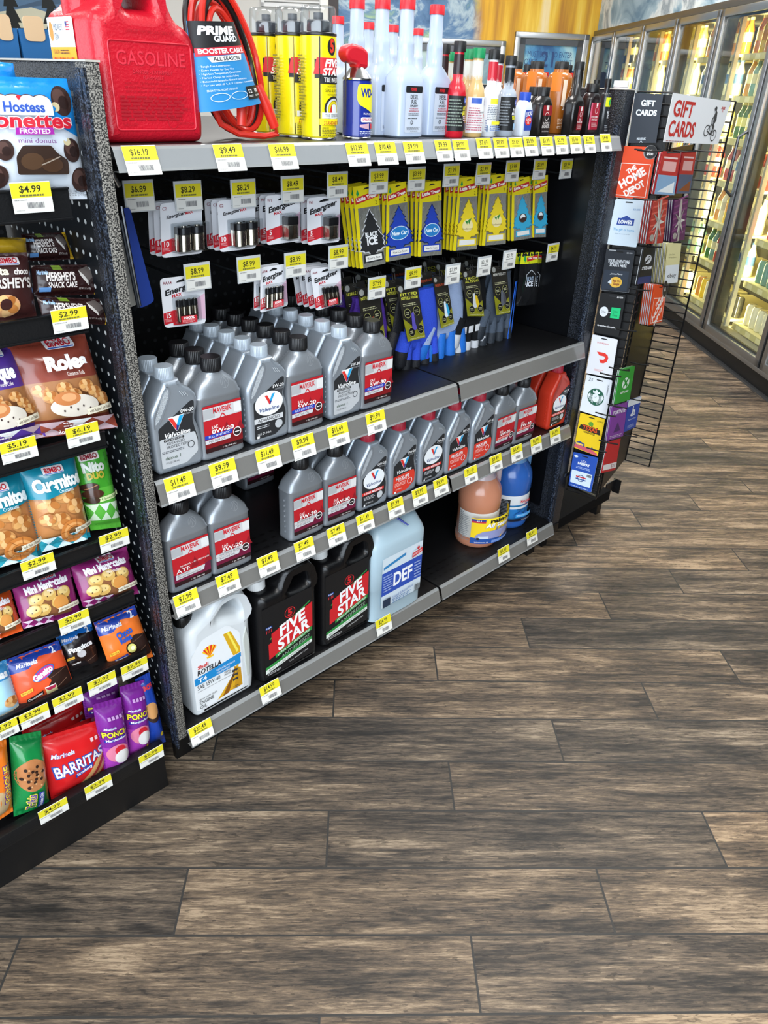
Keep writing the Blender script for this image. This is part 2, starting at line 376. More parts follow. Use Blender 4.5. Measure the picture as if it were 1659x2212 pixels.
framed('cooler_door', 'framed glass door with a sky blue poster reading OVER 21 VAULT under the yellow mural', 'door', 2.16, 2.85, 0, 1.845, sky, vault)
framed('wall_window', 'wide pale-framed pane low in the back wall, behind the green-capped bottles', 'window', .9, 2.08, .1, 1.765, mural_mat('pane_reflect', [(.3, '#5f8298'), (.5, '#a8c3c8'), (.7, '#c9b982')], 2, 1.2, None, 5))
# ---------------------------------------------------------------- reach-in coolers along the right wall
def glass_mat(name, k=.09, tint=(1, 1, 1, 1), rough=.02):
    a = bpy.data.materials.new(name); a.use_nodes = True; t = a.node_tree; t.nodes.remove(t.nodes['Principled BSDF'])
    x = t.nodes.new('ShaderNodeBsdfTransparent'); x.inputs[0].default_value = tint; y = t.nodes.new('ShaderNodeBsdfGlossy'); y.inputs['Roughness'].default_value = rough
    f = t.nodes.new('ShaderNodeLayerWeight'); f.inputs[0].default_value = .5; pw = t.nodes.new('ShaderNodeMath'); pw.operation = 'POWER'; pw.inputs[1].default_value = 4.5
    ad = t.nodes.new('ShaderNodeMath'); ad.operation = 'MULTIPLY_ADD'; ad.inputs[1].default_value = .7; ad.inputs[2].default_value = k; ad.use_clamp = True
    mx = t.nodes.new('ShaderNodeMixShader'); L = t.links.new; L(f.outputs['Facing'], pw.inputs[0]); L(pw.outputs[0], ad.inputs[0]); L(ad.outputs[0], mx.inputs[0]); L(x.outputs[0], mx.inputs[1]); L(y.outputs[0], mx.inputs[2]); L(mx.outputs[0], t.nodes['Material Output'].inputs[0]); return a
PANE = glass_mat('cooler_pane_glass', .04, (.93, .95, .92, 1)); CLEAR = glass_mat('clear_plastic', .10, (.92, .94, .95, 1), .08)
EDG = [7.33, 6.60, 5.84, 5.14, 4.44, 3.69, 2.94, 2.19]
UC = 2.9
LED = mt('#ffe678', em=11); SHELFC = mt('#d8cf9a', .5)
t = thing('reach_in_cooler', 'long run of lit reach-in drink coolers along the right wall on a black base', 'cooler', room(UC, 4.7, 0), ROT)
v0, v1 = 2.19 - 4.7, 7.36 - 4.7
obj('kick_plate', G().box(.02, v0, 0, .10, v1, .115, BLACK).box(.0, v0, 0, .02, v1, .012, mt('#3a3b3c', .4)), t)
obj('sill', G().box(-.03, v0, .115, .07, v1, .14, ALU, .004), t)
obj('header', G().box(-.01, v0, 1.835, .12, v1, 1.875, mt('#6a645c', .35, m=.8), .004), t)
obj('cabinet', G().box(.62, v0, .12, .66, v1, 1.84, mt('#3b3a33', .6)).box(.08, v0, .12, .66, v1, .15, mt('#8d8b80', .5)).box(.08, v0, 1.82, .66, v1, 1.84, mt('#b9b79f', .6)).box(.08, v1 - .02, .12, .66, v1, 1.84, BLACK).box(.08, v0, .12, .66, v0 + .02, 1.84, BLACK), t)
for e in EDG[1:-1]:
    obj('mullion', G().box(0, e - 4.7 - .025, .13, .07, e - 4.7 + .025, 1.84, DARKALU, .004), t)
    obj('light_strip', G().box(.10, e - 4.7 - .012, .16, .125, e - 4.7 + .012, 1.80, mt('#e9e6d8', .5)), t)
    al = area('cooler_led', UC + .13, e, .98, .02, 1.6, 16, (1, .86, .42), rz=PI / 2); al.rotation_euler = (PI / 2, 0, ROT - PI / 2)
SZ = [.19, .44, .68, .92, 1.16, 1.39, 1.61]
for i in range(len(EDG) - 1):
    a, b = EDG[i + 1] - 4.7, EDG[i] - 4.7
    for z in SZ:
        s_ = obj('shelf', G().box(.14, a + .03, z - .012, .6, b - .03, z, SHELFC), t)
        A = Art(); A.rect(-(b - a) / 2 + .03, 0, (b - a) / 2 - .03, .035, '#cfc68c')
        for k in range(5): x = -(b - a) / 2 + .08 + k * (b - a - .1) / 5; A.rect(x, .004, x + .06, .031, '#e9e2b4')
        obj('price_strip', A.geo(lambda x, y, l: (.135 - l, (a + b) / 2 - x, z - .035 + y)), s_)
nth = ['farthest', 'second', 'third', 'fourth', 'fifth', 'sixth', 'seventh']
for i in range(len(EDG) - 1):
    a, b = EDG[i + 1], EDG[i]; hw = (b - a) / 2 - .012
    d = thing('cooler_door', 'glass cooler door in a brushed aluminium frame, %s along the right wall' % (nth[i] + (' one counted from the far end' if i else ' from the camera')), 'cooler door', room(UC, (a + b) / 2, .14), ROT, 'cooler doors')
    g = G(); q = .042; H = 1.69
    g.box(-.035, -hw, 0, 0, -hw + q, H, ALU, .005).box(-.035, hw - q, 0, 0, hw, H, ALU, .005).box(-.035, -hw, H - q, 0, hw, H, ALU, .005).box(-.035, -hw, 0, 0, hw, q, ALU, .005); obj('door_frame', g, d)
    obj('pane', G().box(-.02, -hw + q, q, -.016, hw - q, H - q, PANE), d)
    obj('gasket', G().box(-.015, -hw + q, q, -.002, -hw + q + .012, H - q, BLACK).box(-.015, hw - q - .012, q, -.002, hw - q, H - q, BLACK).box(-.015, -hw + q, q, -.002, hw - q, q + .012, BLACK).box(-.015, -hw + q, H - q - .012, -.002, hw - q, H - q, BLACK), d)
    obj('handle', G().tube([(-.035, -hw + .03, .75), (-.075, -hw + .03, .78), (-.075, -hw + .03, 1.05), (-.035, -hw + .03, 1.08)], .009, DARKALU), d)
# drinks: a few shapes, copied along every shelf
def drink(body, cap, h, r, kind):
    def f():
        t = thing('drink_' + kind, '', 'drink ' + kind); gl = mt(body, .18, coat=.5)
        if kind == 'can': g = G().loft([(0, r * .8, r * .8), (.006, r, r), (h - .012, r, r), (h - .002, r * .8, r * .8), (h, r * .78, r * .78)], gl, 14); obj('body', g, t); obj('lid', G().cyl(0, 0, h, h + .002, r * .74, mt('#d9d9d9', .25, m=1), 12), t)
        else:
            obj('body', G().loft([(0, r * .85, r * .85), (.008, r, r), (h * .3, r, r), (h * .34, r * .93, r * .93), (h * .6, r * .93, r * .93), (h * .66, r, r), (h * .85, r * .45, r * .45), (h * .93, r * .4, r * .4)], gl, 14), t); obj('cap', G().cyl(0, 0, h * .93, h, r * .46, mt(cap, .4), 10), t)
            obj('label', G().loft([(h * .34, r * .96, r * .96), (h * .6, r * .96, r * .96)], mt(cap, .4), 14, False), t)
        return t
    return f
DK = {'amber': ('#c98a2a', '#e8e0b0'), 'red': ('#a83a2a', '#e6dcb8'), 'green': ('#2f6a35', '#d9d48a'), 'pale yellow': ('#e6d878', '#f4f0d8'), 'teal': ('#6f9a90', '#d6d0a4'), 'white': ('#e4e0c4', '#c8c0a0'), 'orange': ('#c87a34', '#e8d490'), 'dark': ('#2a2a26', '#c8b870'), 'yellow': ('#f0c81e', '#e8a010'), 'clear': ('#cfd0b8', '#4a6a9a')}
for k, (a, b) in DK.items():
    KINDS['bottle ' + k] = drink(a, b, .195, .029, 'bottle'); KINDS['can ' + k] = drink(a, b, .125, .031, 'can'); KINDS['jug ' + k] = drink(a, b, .215, .05, 'jug')
PLAN = [['white', 'amber', 'amber', 'red', 'pale yellow', 'orange', 'dark'], ['white', 'dark', 'amber', 'amber', 'green', 'white', 'orange'], ['dark', 'green', 'pale yellow', 'amber', 'green', 'white', 'pale yellow'], ['clear', 'teal', 'white', 'red', 'pale yellow', 'clear', 'amber'], ['dark', 'clear', 'white', 'red', 'teal', 'clear', 'pale yellow'], ['white', 'teal', 'red', 'amber', 'yellow', 'yellow', 'pale yellow'], ['yellow', 'amber', 'dark', 'yellow', 'yellow', 'orange', 'white']]
zn = ['bottom shelf', 'second shelf up', 'third shelf up', 'fourth shelf up', 'fifth shelf up', 'sixth shelf up', 'top shelf']
for i in range(len(EDG) - 1):
    a, b = EDG[i + 1] + .05, EDG[i] - .05
    for s_ in range(7):
        kd = 'can' if (s_ == 0 and i > 2) or (i == 5 and s_ in (1, 2)) else ('jug' if i == 6 or (i == 5 and s_ > 3) or (i in (3, 4) and s_ == 0) else 'bottle')
        n = {'bottle': 9, 'can': 9, 'jug': 6}[kd]; cl = PLAN[i][s_]
        for k in range(n):
            c2 = cl if k % 9 < 6 or i % 2 else R.choice(list(DK))
            where = '%s of the %s cooler' % (zn[s_], nth[i])
            put(kd + ' ' + c2, room(UC + .2, a + (b - a) * (k + .5) / n, SZ[s_]), R.random() * 6, '%s drink %s, %s, %s cooler from far end' % (c2, kd, zn[s_], nth[i]), 'drinks in the cooler, ' + where, 'drink ' + kd)
# ceiling lights
for n, (u, v) in enumerate(LAMPS):
    d = thing('ceiling_light', 'flat white ceiling light panel overhead', 'ceiling light', room(u, v, CEIL), ROT, 'ceiling light panels')
    obj('diffuser', G().box(-.58, -.29, -.03, .58, .29, -.012, mt('#ffffff', em=3)), d); obj('housing', G().box(-.6, -.31, -.035, -.58, .31, 0, WHITEW).box(.58, -.31, -.035, .6, .31, 0, WHITEW).box(-.6, -.31, -.035, .6, -.29, 0, WHITEW).box(-.6, .29, -.035, .6, .31, 0, WHITEW), d)
# ---------------------------------------------------------------- gondola shelving
def dots_mat(name, base, dot, sp, rad, axes, stag=.5, rough=.4, lim=None, squash=1, dr=.5):
    a, t, N, L, b = nodes(name); g = N('TexCoord'); s = N('SeparateXYZ'); L(g, s, 3)
    def m(op, x, y=None):
        n = N('Math', operation=op)
        for i, q in enumerate((x, y)):
            if q is None: continue
            if isinstance(q, (int, float)): n.inputs[i].default_value = q
            else: t.links.new(q, n.inputs[i])
        return n.outputs[0]
    U, V = s.outputs[axes[0]], s.outputs[axes[1]]
    rv = m('DIVIDE', V, sp); row = m('FLOOR', rv); fv = m('SUBTRACT', m('FRACT', rv), .5)
    ru = m('ADD', m('DIVIDE', U, sp), m('MULTIPLY', m('MODULO', m('ABSOLUTE', row), 2), stag)); fu = m('SUBTRACT', m('FRACT', ru), .5)
    d = m('SQRT', m('ADD', m('POWER', m('MULTIPLY', fu, squash), 2), m('POWER', fv, 2))); k = m('LESS_THAN', d, rad / sp)
    if lim: k = m('MULTIPLY', k, m('LESS_THAN', V, lim))
    mx = N('MixRGB'); t.links.new(k, mx.inputs[0]); mx.inputs[1].default_value = (*rgb(base), 1); mx.inputs[2].default_value = (*rgb(dot), 1); L(mx, b)
    bu = N('Bump'); bu.inputs['Distance'].default_value = .003; bu.inputs['Strength'].default_value = .8; bu.invert = True; t.links.new(k, bu.inputs['Height']); L(bu, b, 0, b.inputs.find('Normal'))
    setp(b, Roughness=rough); return a
PEG = dots_mat('pegboard_black', '#0c0c0e', '#26272a', .0254, .0042, (0, 2))
SIDEP = dots_mat('perforated_black', '#0d1116', '#c4c8c8', .0245, .0036, (1, 2))
SHM = dots_mat('shelf_black_slotted', '#101012', '#040405', .024, .0045, (0, 1), .5, .42, .1, .7)
SPK = speckle('hammered_grey', '#1c1c1c', '#8d8a83', 420, .44, .58, .45, .5)
SPD = speckle('hammered_black', '#0e1013', '#2b2f38', 380, .42, .62, .32, .7)
SPB = speckle('hammered_blue_black', '#10131b', '#454f60', 330, .47, .66, .32, .7)
RAILL = mt('#85888a', .28, coat=.5, bump=.15, bs=30); RAIL = mt('#71706d', .22, coat=.6, bump=.5, bs=24); RAILE = mt('#8c8e8e', .2, coat=.6)
YB = .42; XL0, XL1, XR0, XR1 = .517, .536, 1.905, 1.942
def rail(x0, x1, z0, z1, m=RAIL, y=0):
    g = G(); dy = .014; n = 2
    P = [(y + .004, z1 + .001), (y - .001, z1), (y - .004, z1 - .004), (y - dy, z0 + .004), (y - dy - .001, z0), (y + .004, z0 + .0005)]
    for (a, b), (c, d) in zip(P, P[1:]): g.add([(x0, a, b), (x1, a, b), (x1, c, d), (x0, c, d)], [(0, 1, 2, 3)], RAILE if (a, b) in (P[0], P[3]) or (c, d) == P[2] else m)
    return g
t = thing('gondola_shelving', 'black metal gondola bay of four shelves stocked with car care goods', 'shelving', (0, 0, 0)); MAIN = t
obj('back_panel', G().box(XL1, YB, .05, XR0, YB + .02, 1.262, PEG), t)
for x in (XL1 + .35, 1.345 - .02, 1.88): obj('upright', G().box(x, YB - .004, .1, x + .03, YB, 1.258, SPD), t)
SH = [(1.277, 1.2430, 1.2755, .84, RAILL), (.745, .700, .7435, YB, RAIL), (.487, .449, .4855, YB, RAIL), (.139, .099, .1375, YB, RAIL)]
for z, a, b, yb, m in SH:
    for x0, x1 in ((XL1, 1.343), (1.349, XR0 - .004)):
        s_ = obj('shelf', G().box(x0, .004, z - .018, x1, yb, z, SHM, .001), t)
        obj('price_rail', rail(x0 + .001, x1 - .001, a, b, m), s_)
def end_panel(x0, x1, name, front_m, side):
    e = obj(name, G().box(x0, .0, .125, x1, .034, 1.377, front_m, .002), t)
    obj('frame', G().box(x0 + .004, .034, .12, x1 - .002, .06, 1.377, SPD).box(x0 + .004, .06, 1.342, x1 - .002, .84, 1.377, SPD, .003).box(x0 + .007, .06, 1.30, x1 - .004, .84, 1.335, SPD, .003).box(x0 + .004, .06, .125, x1 - .002, .84, .17, SPD), e)
    obj('side_sheet', G().box(x0 + .010, .05, .13, x1 - .008, .84, 1.345, side), e)
    obj('cap', G().box(x0 - .001, -.001, 1.377, x1 + .001, .84, 1.3795, mt('#b8b4ab', .3)), e); return e
e1 = end_panel(XL0, XL1, 'end_panel', SPK, SIDEP)
obj('slotted_strip', G().box(XL0 - .004, .002, .1, XL0, .012, 1.37, SPB).box(XL0 - .003, .017, .1, XL0, .03, 1.37, SPB), e1)
g = G()
for k in range(46): g.box(XL0 - .0045, .0125, .12 + k * .0271, XL0 - .0002, .0165, .134 + k * .0271, BLACK)
obj('slot', g, e1)
e2 = end_panel(XR0 - .003, XR1, 'end_panel', SPD, mt('#0a0b0e', .3))
obj('edge_strip', G().box(XR0 - .012, .004, .14, XR0, .016, 1.30, SPB, .002), e2)
obj('kick_plate', G().box(XL1, .066, 0, 1.86, .08, .1, BLACK), t)
obj('foot', G().box(1.86, .05, 0, 1.90, .09, .03, BLACK), t); obj('corner_block', G().box(XR0 - .002, -.004, .095, XR1 - .004, .03, .125, BLACK, .004), t)
# snack gondola to the left of it
LR = [(1.221, 1.178, .05), (1.044, 1.008, .06), (.838, .808, .06), (.641, .612, .05), (.514, .486, .045), (.378, .348, .03)]
sn = thing('snack_gondola', 'black metal gondola bay of narrow shelves stocked with bagged cakes and cookies', 'shelving', (0, 0, 0))
obj('back_panel', G().box(-.9, YB, .05, XL0, YB + .02, 1.262, PEG), sn)
for z1, z0, y in LR:
    s_ = obj('shelf', G().box(-.9, y + .003, z1 - .022, .485, YB, z1 - .012, SHM), sn)
    obj('price_rail', G().box(-.9, y - .002, z0, .487, y + .002, z1, SATIN).box(-.9, y - .006, z1 - .003, .487, y, z1, SATIN, .001).box(-.9, y - .006, z0 - .001, .487, y, z0 + .003, SATIN, .001), s_)
b_ = obj('base_deck', G().box(-.9, .02, .1, .487, YB, .112, SHM).box(-.9, .008, .096, .487, .03, .13, SATIN, .003), sn)
obj('kick_plate', G().box(-.9, .014, 0, .484, .03, .096, BLACK), sn)
# small black base unit beyond the right end panel, behind the gift cards
t = thing('base_unit', 'low black steel base deck with a tall black panel beyond the right end panel', 'shelving', (0, 0, 0))
obj('deck', G().box(XR1 + .002, .03, .06, 2.33, .40, .10, mt('#070708', .85, spec=.2), .002), t); obj('bracket', G().box(2.33, .05, .075, 2.40, .054, .115, DARKALU).box(2.395, .03, .06, 2.40, .06, .115, BLACK), t)
obj('leg', G().box(XR1 + .004, .05, 0, XR1 + .03, .38, .06, BLACK), t); obj('leg', G().box(2.29, .05, 0, 2.32, .38, .06, BLACK), t)
obj('top_shelf', G().box(XR1 + .002, .42, 1.20, 2.6, .8, 1.215, SATIN), t); obj('panel', G().box(XR1 + .002, .405, .10, 2.33, .42, 1.215, mt('#070708', .85, spec=.2)), t)
# ---------------------------------------------------------------- price tags
def tag_art(price, w, h, white=False):
    A = Art(); W, H = w / 2, h
    A.rect(-W, 0, W, H, '#e4e3dd'); A.rect(-W, H * .5, W, H, '#f1f0ea' if white else '#dfd32a')
    A.text('$' + price, -.02 * w, H * .79, H * .22, '#26261a', w=w * .54, b=.012); A.bars(-W * .6, H * .53, W * .6, H * .62, 1, '#6f6d3a' if not white else '#777777', .7, .1)
    A.bars(-W * .9, H * .4, -W * .2, H * .45, 1, '#888888', .5); A.code(-W * .3, H * .14, W * .55, H * .34, '#77777a'); A.bars(-W * .9, H * .06, -W * .4, H * .1, 1, '#999999', .5)
    return A
def rail_tag(px, py, price, y, lab, w=.053, h=.040, tl_=0):
    p = aty(px, py, y - .009); o = p + V3(0, -tl_ / 2 - .002, -h / 2)
    g = G().add([(-w / 2, 0, -.001), (w / 2, 0, -.001), (w / 2, tl_, h + .001), (-w / 2, tl_, h + .001)], [(0, 1, 2, 3)], ink('#f1f0ea'))
    tag_art(price, w, h).geo(lambda x, yy, l: (x, tl_ * yy / h - .0006 - l, yy), g=g)
    obj('price_tag', g, None, o, 0, 'price tag $%s, %s' % (price, lab), 'price tag', 'shelf price tags')
for px, py, pr, un in [(305, 346, '16.19', 'red fuel can'), (495, 340, '9.49', 'booster cable'), (611, 338, '16.99', 'yellow spray cans'), (772, 333, '12.99', 'blue and yellow can'), (833, 331, '10.49', 'nearest white bottle'), (893, 329, '9.99', 'second white bottle'), (957, 325, '9.99', 'red booster bottle'),
        (995, 324, '8.99', 'green-capped bottle'), (1045, 320, '7.69', 'white slim bottle'), (1081, 319, '8.89', 'black and silver bottle'), (1114, 318, '9.69', 'blue-capped bottle'), (1145, 316, '3.99', 'blue-capped bottle, right side'), (1180, 315, '3.99', 'small black oil bottle'), (1211, 313, '5.99', 'tall black bottle'), (1242, 312, '5.99', 'tall black bottle, right side'), (1272, 311, '3.99', 'black and red bottle'), (1307, 308, '4.49', 'slim black spray')]:
    rail_tag(px, py, pr, 0, 'top shelf rail under the ' + un, w=.053 if px < 940 else .047, h=.036, tl_=.014)
for px, py, pr, un in [(388, 1052, '11.49', 'leftmost oil bottle'), (482, 1021, '9.99', '0W-20 red label'), (579, 990, '11.49', 'bottle with white oval'), (655, 964, '9.99', '5W-20 red label'), (730, 939, '11.49', '5W-30 black label'), (811, 911, '9.99', '5W-30 red label')]:
    rail_tag(px, py, pr, 0, 'upper oil shelf under the ' + un, w=.056, h=.044, tl_=.012)
for px, py, pr, un in [(403, 1300, '7.99', 'ATF bottle'), (492, 1258, '7.49', '5W-20 bottle'), (579, 1218, '7.49', 'empty gap'), (657, 1185, '7.49', '5W-30 bottle'), (726, 1155, '7.49', '10W-30 bottle'), (788, 1127, '11.49', 'first white oval bottle'), (854, 1096, '9.99', 'first orange label'), (906, 1071, '9.99', 'second white oval bottle'), (951, 1050, '9.99', 'second orange label'),
        (1016, 1025, '11.49', 'third orange label'), (1070, 999, '8.49', 'second 10W-30'), (1115, 978, '8.49', 'second 5W-30'), (1157, 960, '6.99', 'gap before the red bottle'), (1198, 941, '6.99', 'red bottle')]:
    rail_tag(px, py, pr, 0, 'lower oil shelf under the ' + un, w=.052, h=.041, tl_=.012)
for px, py, pr, un in [(434, 1580, '30.49', 'white gallon jug'), (583, 1492, '14.99', 'two black jugs'), (828, 1349, '24.99', 'pale blue jug'), (1087, 1196, '8.99', 'orange washer jug'), (1148, 1159, '6.99', 'blue washer jug')]:
    rail_tag(px, py, pr, 0, 'bottom rail under the ' + un, w=.055, h=.042, tl_=.012)
for px, py, pr, un in [(68, 426, '4.99', 'frosted donut bag'), (150, 690, '2.99', 'brown snack cakes'), (40, 971, '5.19', 'purple raisin bread bag'), (178, 938, '6.19', 'cinnamon roll bag'), (82, 1222, '2.99', 'teal croissant bag'), (246, 1166, '2.99', 'green cookie bag'), (160, 1342, '2.99', 'magenta muffin bags'),
        (8, 1577, '2.99', 'pale blue bag'), (72, 1547, '2.99', 'orange cake pack'), (146, 1511, '2.99', 'orange cake pack, right side'), (220, 1475, '2.99', 'dark cupcake pack'), (290, 1443, '2.99', 'orange roll pack'), (115, 1750, '4.79', 'green cookie tube'), (212, 1698, '2.99', 'red strawberry bag'), (326, 1633, '2.99', 'blue cookie bag')]:
    yy = .05 if py < 500 else .06 if py < 980 else .05 if py < 1300 else .045 if py < 1400 else .03 if py < 1600 else .012
    rail_tag(px, py, pr, yy, 'snack rail under the ' + un, w=.055, h=.034 if py > 500 else .038)
# ---------------------------------------------------------------- peg hooks with scan plates
STEEL = mt('#6d7378', .3, m=.9); PLATE = mt('#c7cbcd', .15, coat=.6)
YP = .13
def hook(px, py, price, lab, white=False, low=False):
    p = aty(px, py, YP); z = p.z + .022; h = thing('peg_hook', lab, 'peg hook', (p.x, YP, z), 0, 'peg hooks')
    obj('rod', G().tube([(0, .29, .0), (0, .004, -.002)], .0022, STEEL, 6), h)
    obj('rod', G().tube([(0, .29, -.032), (0, .03, -.034), (0, .012, -.031), (0, .0, -.022)], .0024, STEEL, 6), h)
    pl = obj('scan_plate', G().box(-.027, -.001, -.046, .027, .0015, .003, PLATE, .0005), h)
    obj('price_tag', tag_art(price, .05, .042, white).geo(front(-.0011, 0, -.044)), pl)
    return h
for px, py, pr, un in [(301, 424, '6.89', 'the tyre gauge by the left post'), (407, 424, '8.29', 'the first C battery packs'), (526, 419, '8.29', 'the second C battery packs'), (632, 410, '8.49', 'the first 9V packs'), (729, 400, '8.49', 'the second 9V packs'), (818, 392, '3.99', 'the black tree fresheners'), (900, 387, '3.99', 'the first blue trees'), (975, 379, '3.99', 'the second blue trees'),
        (1044, 376, '3.99', 'the first yellow trees'), (1107, 370, '3.99', 'the second yellow trees'), (1166, 366, '3.99', 'the pale blue trees'), (1223, 365, '3.99', 'nothing, by the right end')]:
    hook(px, py, pr, 'upper row peg hook with $%s plate holding %s' % (pr, un))
for px, py, pr, un, wh in [(427, 598, '8.99', 'the AAA pack', 0), (538, 582, '8.99', 'nothing, an empty peg', 0), (638, 572, '8.99', 'the first AA packs', 0), (731, 556, '8.99', 'the second AA packs', 0), (814, 622, '7.99', 'the purple gloves', 0), (892, 600, '9.99', 'the dark blue gloves', 0), (978, 592, '7.99', 'the pale blue gloves', 1), (1046, 575, '21.99', 'the black and white gloves', 1), (1100, 561, '21.99', 'the grey gloves', 1), (1194, 545, '4.19', 'the black scent sticks', 0)]:
    hook(px, py, pr, 'lower row peg hook with $%s plate holding %s' % (pr, un), bool(wh))
# ---------------------------------------------------------------- motor oil
SIL = mt('#9aa0a7', .33, m=.55, bump=.05, bs=400); SIL2 = mt('#a6b0bb', .33, m=.55, bump=.05, bs=400); BCAP = mt('#141416', .35); SCAP = mt('#a9b4bf', .35, m=.2); RCAP = mt('#a82236', .35); REDJ = mt('#b8321f', .3, coat=.2)
def ribs(r, z0, z1, m, n=40, cx=0, cy=0, bev=.0015):
    g = G(); vs = []
    for z, k in ((z0, 1), (z1 - bev, 1), (z1, .94)):
        for i in range(n * 2): a = PI * i / n; q = r * k * (1 if i % 2 else .965); vs.append((cx + q * math.cos(a), cy + q * math.sin(a), z))
    N = n * 2; fs = [(k * N + i, k * N + (i + 1) % N, k * N + N + (i + 1) % N, k * N + N + i) for k in range(2) for i in range(N)]; fs.append(tuple(range(2 * N, 3 * N)))
    return g.add(vs, fs, m)
def maverik(A, x, y, s, c='#c8202c'):
    A.text('MAVERIK', x, y, s, c, w=s * 4.1, b=.03, arc=-s * .12, hi=True)
    A.poly([(x - s * .75, y - s * 1.7), (x - s * .1, y - s * .75), (x + s * .1, y - s * 1.05), (x + s * .2, y - s * .9), (x + s * .75, y - s * 1.7), (x + s * .45, y - s * 1.7), (x + s * .12, y - s * 1.2), (x - s * .1, y - s * 1.1), (x - s * .5, y - s * 1.7)], c)
def m_label(A, w, h, grade, kind, sub, blend='#6d1436'):
    """straight-sided label with a silver head band over a red field"""
    W = w / 2
    A.rect(-W, 0, W, h, '#2a1013', .003); A.rect(-W, h * .10, W, h - .0005, '#b71c26', .003)
    A.poly([(-W, h * .1), (W, h * .1), (W, h * .34), (0, h * .22), (-W, h * .3)], blend if kind != 'full' else '#7c1218')
    for k in range(5): x = -W + w * (.1 + .18 * k); A.poly([(x, h * .32), (x + w * .13, h * (.5 + .04 * (k % 3))), (x + w * .24, h * .33)], '#a51a26' if k % 2 else '#8e1622')
    A.rect(-W, h * .70, W, h * .945, '#c9c9cb'); A.rect(-W, h * .73, -W + w * .3, h * .93, '#aeb0b3'); A.rect(W - w * .2, h * .73, W, h * .93, '#dedede'); A.rect(-W, h * .96, W, h, '#b71c26')
    maverik(A, 0, h * .872, h * .105); wh = '#f4f0ee'
    if grade == 'ATF': A.text('DEXRON - III / MERCON', W * .95, h * .46, h * .035, wh, w=w * .8, al='R', sh=.2); A.text('ATF', -W * .85, h * .36, h * .085, wh, al='L', w=w * .36, b=.01); A.poly([(-W * .9, h * .17), (W * .6, h * .17), (W * .7, h * .29), (-W * .9, h * .29)], '#c9c9cb'); A.text('AUTOMATIC', -W * .8, h * .26, h * .035, '#3a3030', al='L'); A.text('TRANSMISSION FLUID', -W * .8, h * .205, h * .035, '#3a3030', al='L', w=w * .62)
    else:
        A.text('SAE', -W * .62, h * .53, h * .065, wh, al='L', b=.005); A.text(grade, -W * .62, h * .435, h * .085, wh, al='L', w=w * .58, b=.025, hi=True)
        if kind == 'full': A.poly([(-W, h * .30), (W * .42, h * .30), (W * .48, h * .385), (-W, h * .385)], '#1f3fae'); A.text('FULL SYNTHETIC', -W * .8, h * .343, h * .045, wh, al='L', w=w * .56)
        else:
            A.poly([(-W, h * .29), (W * .5, h * .29), (W * .56, h * .375), (-W, h * .375)], '#c9c9cb' if kind == 'blend' else '#d6362f'); A.text('SYNTHETIC BLEND' if kind == 'blend' else 'HIGH MILEAGE', -W * .8, h * .333, h * .045, '#3a3030' if kind == 'blend' else wh, al='L', w=w * .6)
        A.poly([(-W, h * .2), (W * .3, h * .2), (W * .36, h * .285), (-W, h * .285)], '#cdcdd0'); A.text('MOTOR OIL', -W * .8, h * .243, h * .045, '#33343a', al='L', w=w * .44)
        A.ell(W * .7, h * .30, w * .11, w * .11, '#f0eeee'); A.ell(W * .7, h * .30, w * .092, w * .092, '#2a2022'); A.rect(W * .7 - w * .06, h * .29, W * .7 + w * .06, h * .31, '#f0eeee')
    A.text('1 Qt. (946 mL)', W * .25, h * .05, h * .032, wh, w=w * .36)
def mav_bottle(grade, kind):
    def f():
        t = thing('oil_bottle', '', 'oil bottle'); w, d = .049, .026
        g = G().loft([(0, w - .006, d - .006, 5), (.002, w - .001, d - .001, 5), (.006, w, d, 5), (.012, w - .001, d - .001, 5), (.118, w - .0015, d - .001, 5), (.121, w, d, 5), (.124, w - .002, d - .001, 4.6), (.136, w - .006, d - .002, 4), (.147, w - .015, d - .005, 3.2), (.155, w - .024, d - .008, 2.6), (.161, .018, .0165, 2), (.166, .0165, .0165, 2)], SIL, 36)
        obj('body', g, t, ang=60); obj('cap', ribs(.0185, .166, .188, BCAP), t); obj('collar', G().cyl(0, 0, .163, .166, .0185, BCAP), t)
        A = Art(); m_label(A, .082, .092, grade, kind, ''); l = obj('label', A.geo(front(-d, 0, .016)), t)
        A = Art(); A.ring(.012, .143, .0085, .0105, .0008, mt('#b9bec4', .3, m=.5)); A.path([(.006, .1395), (.012, .1515), (.012, .1515), (.018, .1395)], .0008, mt('#b9bec4', .3, m=.5)); A.line(.012, .1335, .012, .145, .0008, mt('#b9bec4', .3, m=.5))
        obj('emblem', A.geo(lambda x, y, l: (x, -d + max(0, y - .124) * .22 - .0004 - l, y)), t)
        g = G()
        for k in range(7): g.cyl(-w, -.004, .02 + k * .013, .024 + k * .013, .0016, SIL, 8)
        obj('level_bump', g, t)
        return t
    return f
VO = [(-.0445, .006), (-.047, .012), (-.049, .105), (-.047, .118), (-.017, .164), (-.0165, .170), (.0155, .170), (.016, .166), (.019, .160), (.036, .148), (.0455, .135), (.047, .122), (.046, .112), (.040, .098), (.039, .088), (.043, .078), (.047, .066), (.049, .05), (.049, .012), (.0455, .003), (.04, 0), (-.04, 0)]
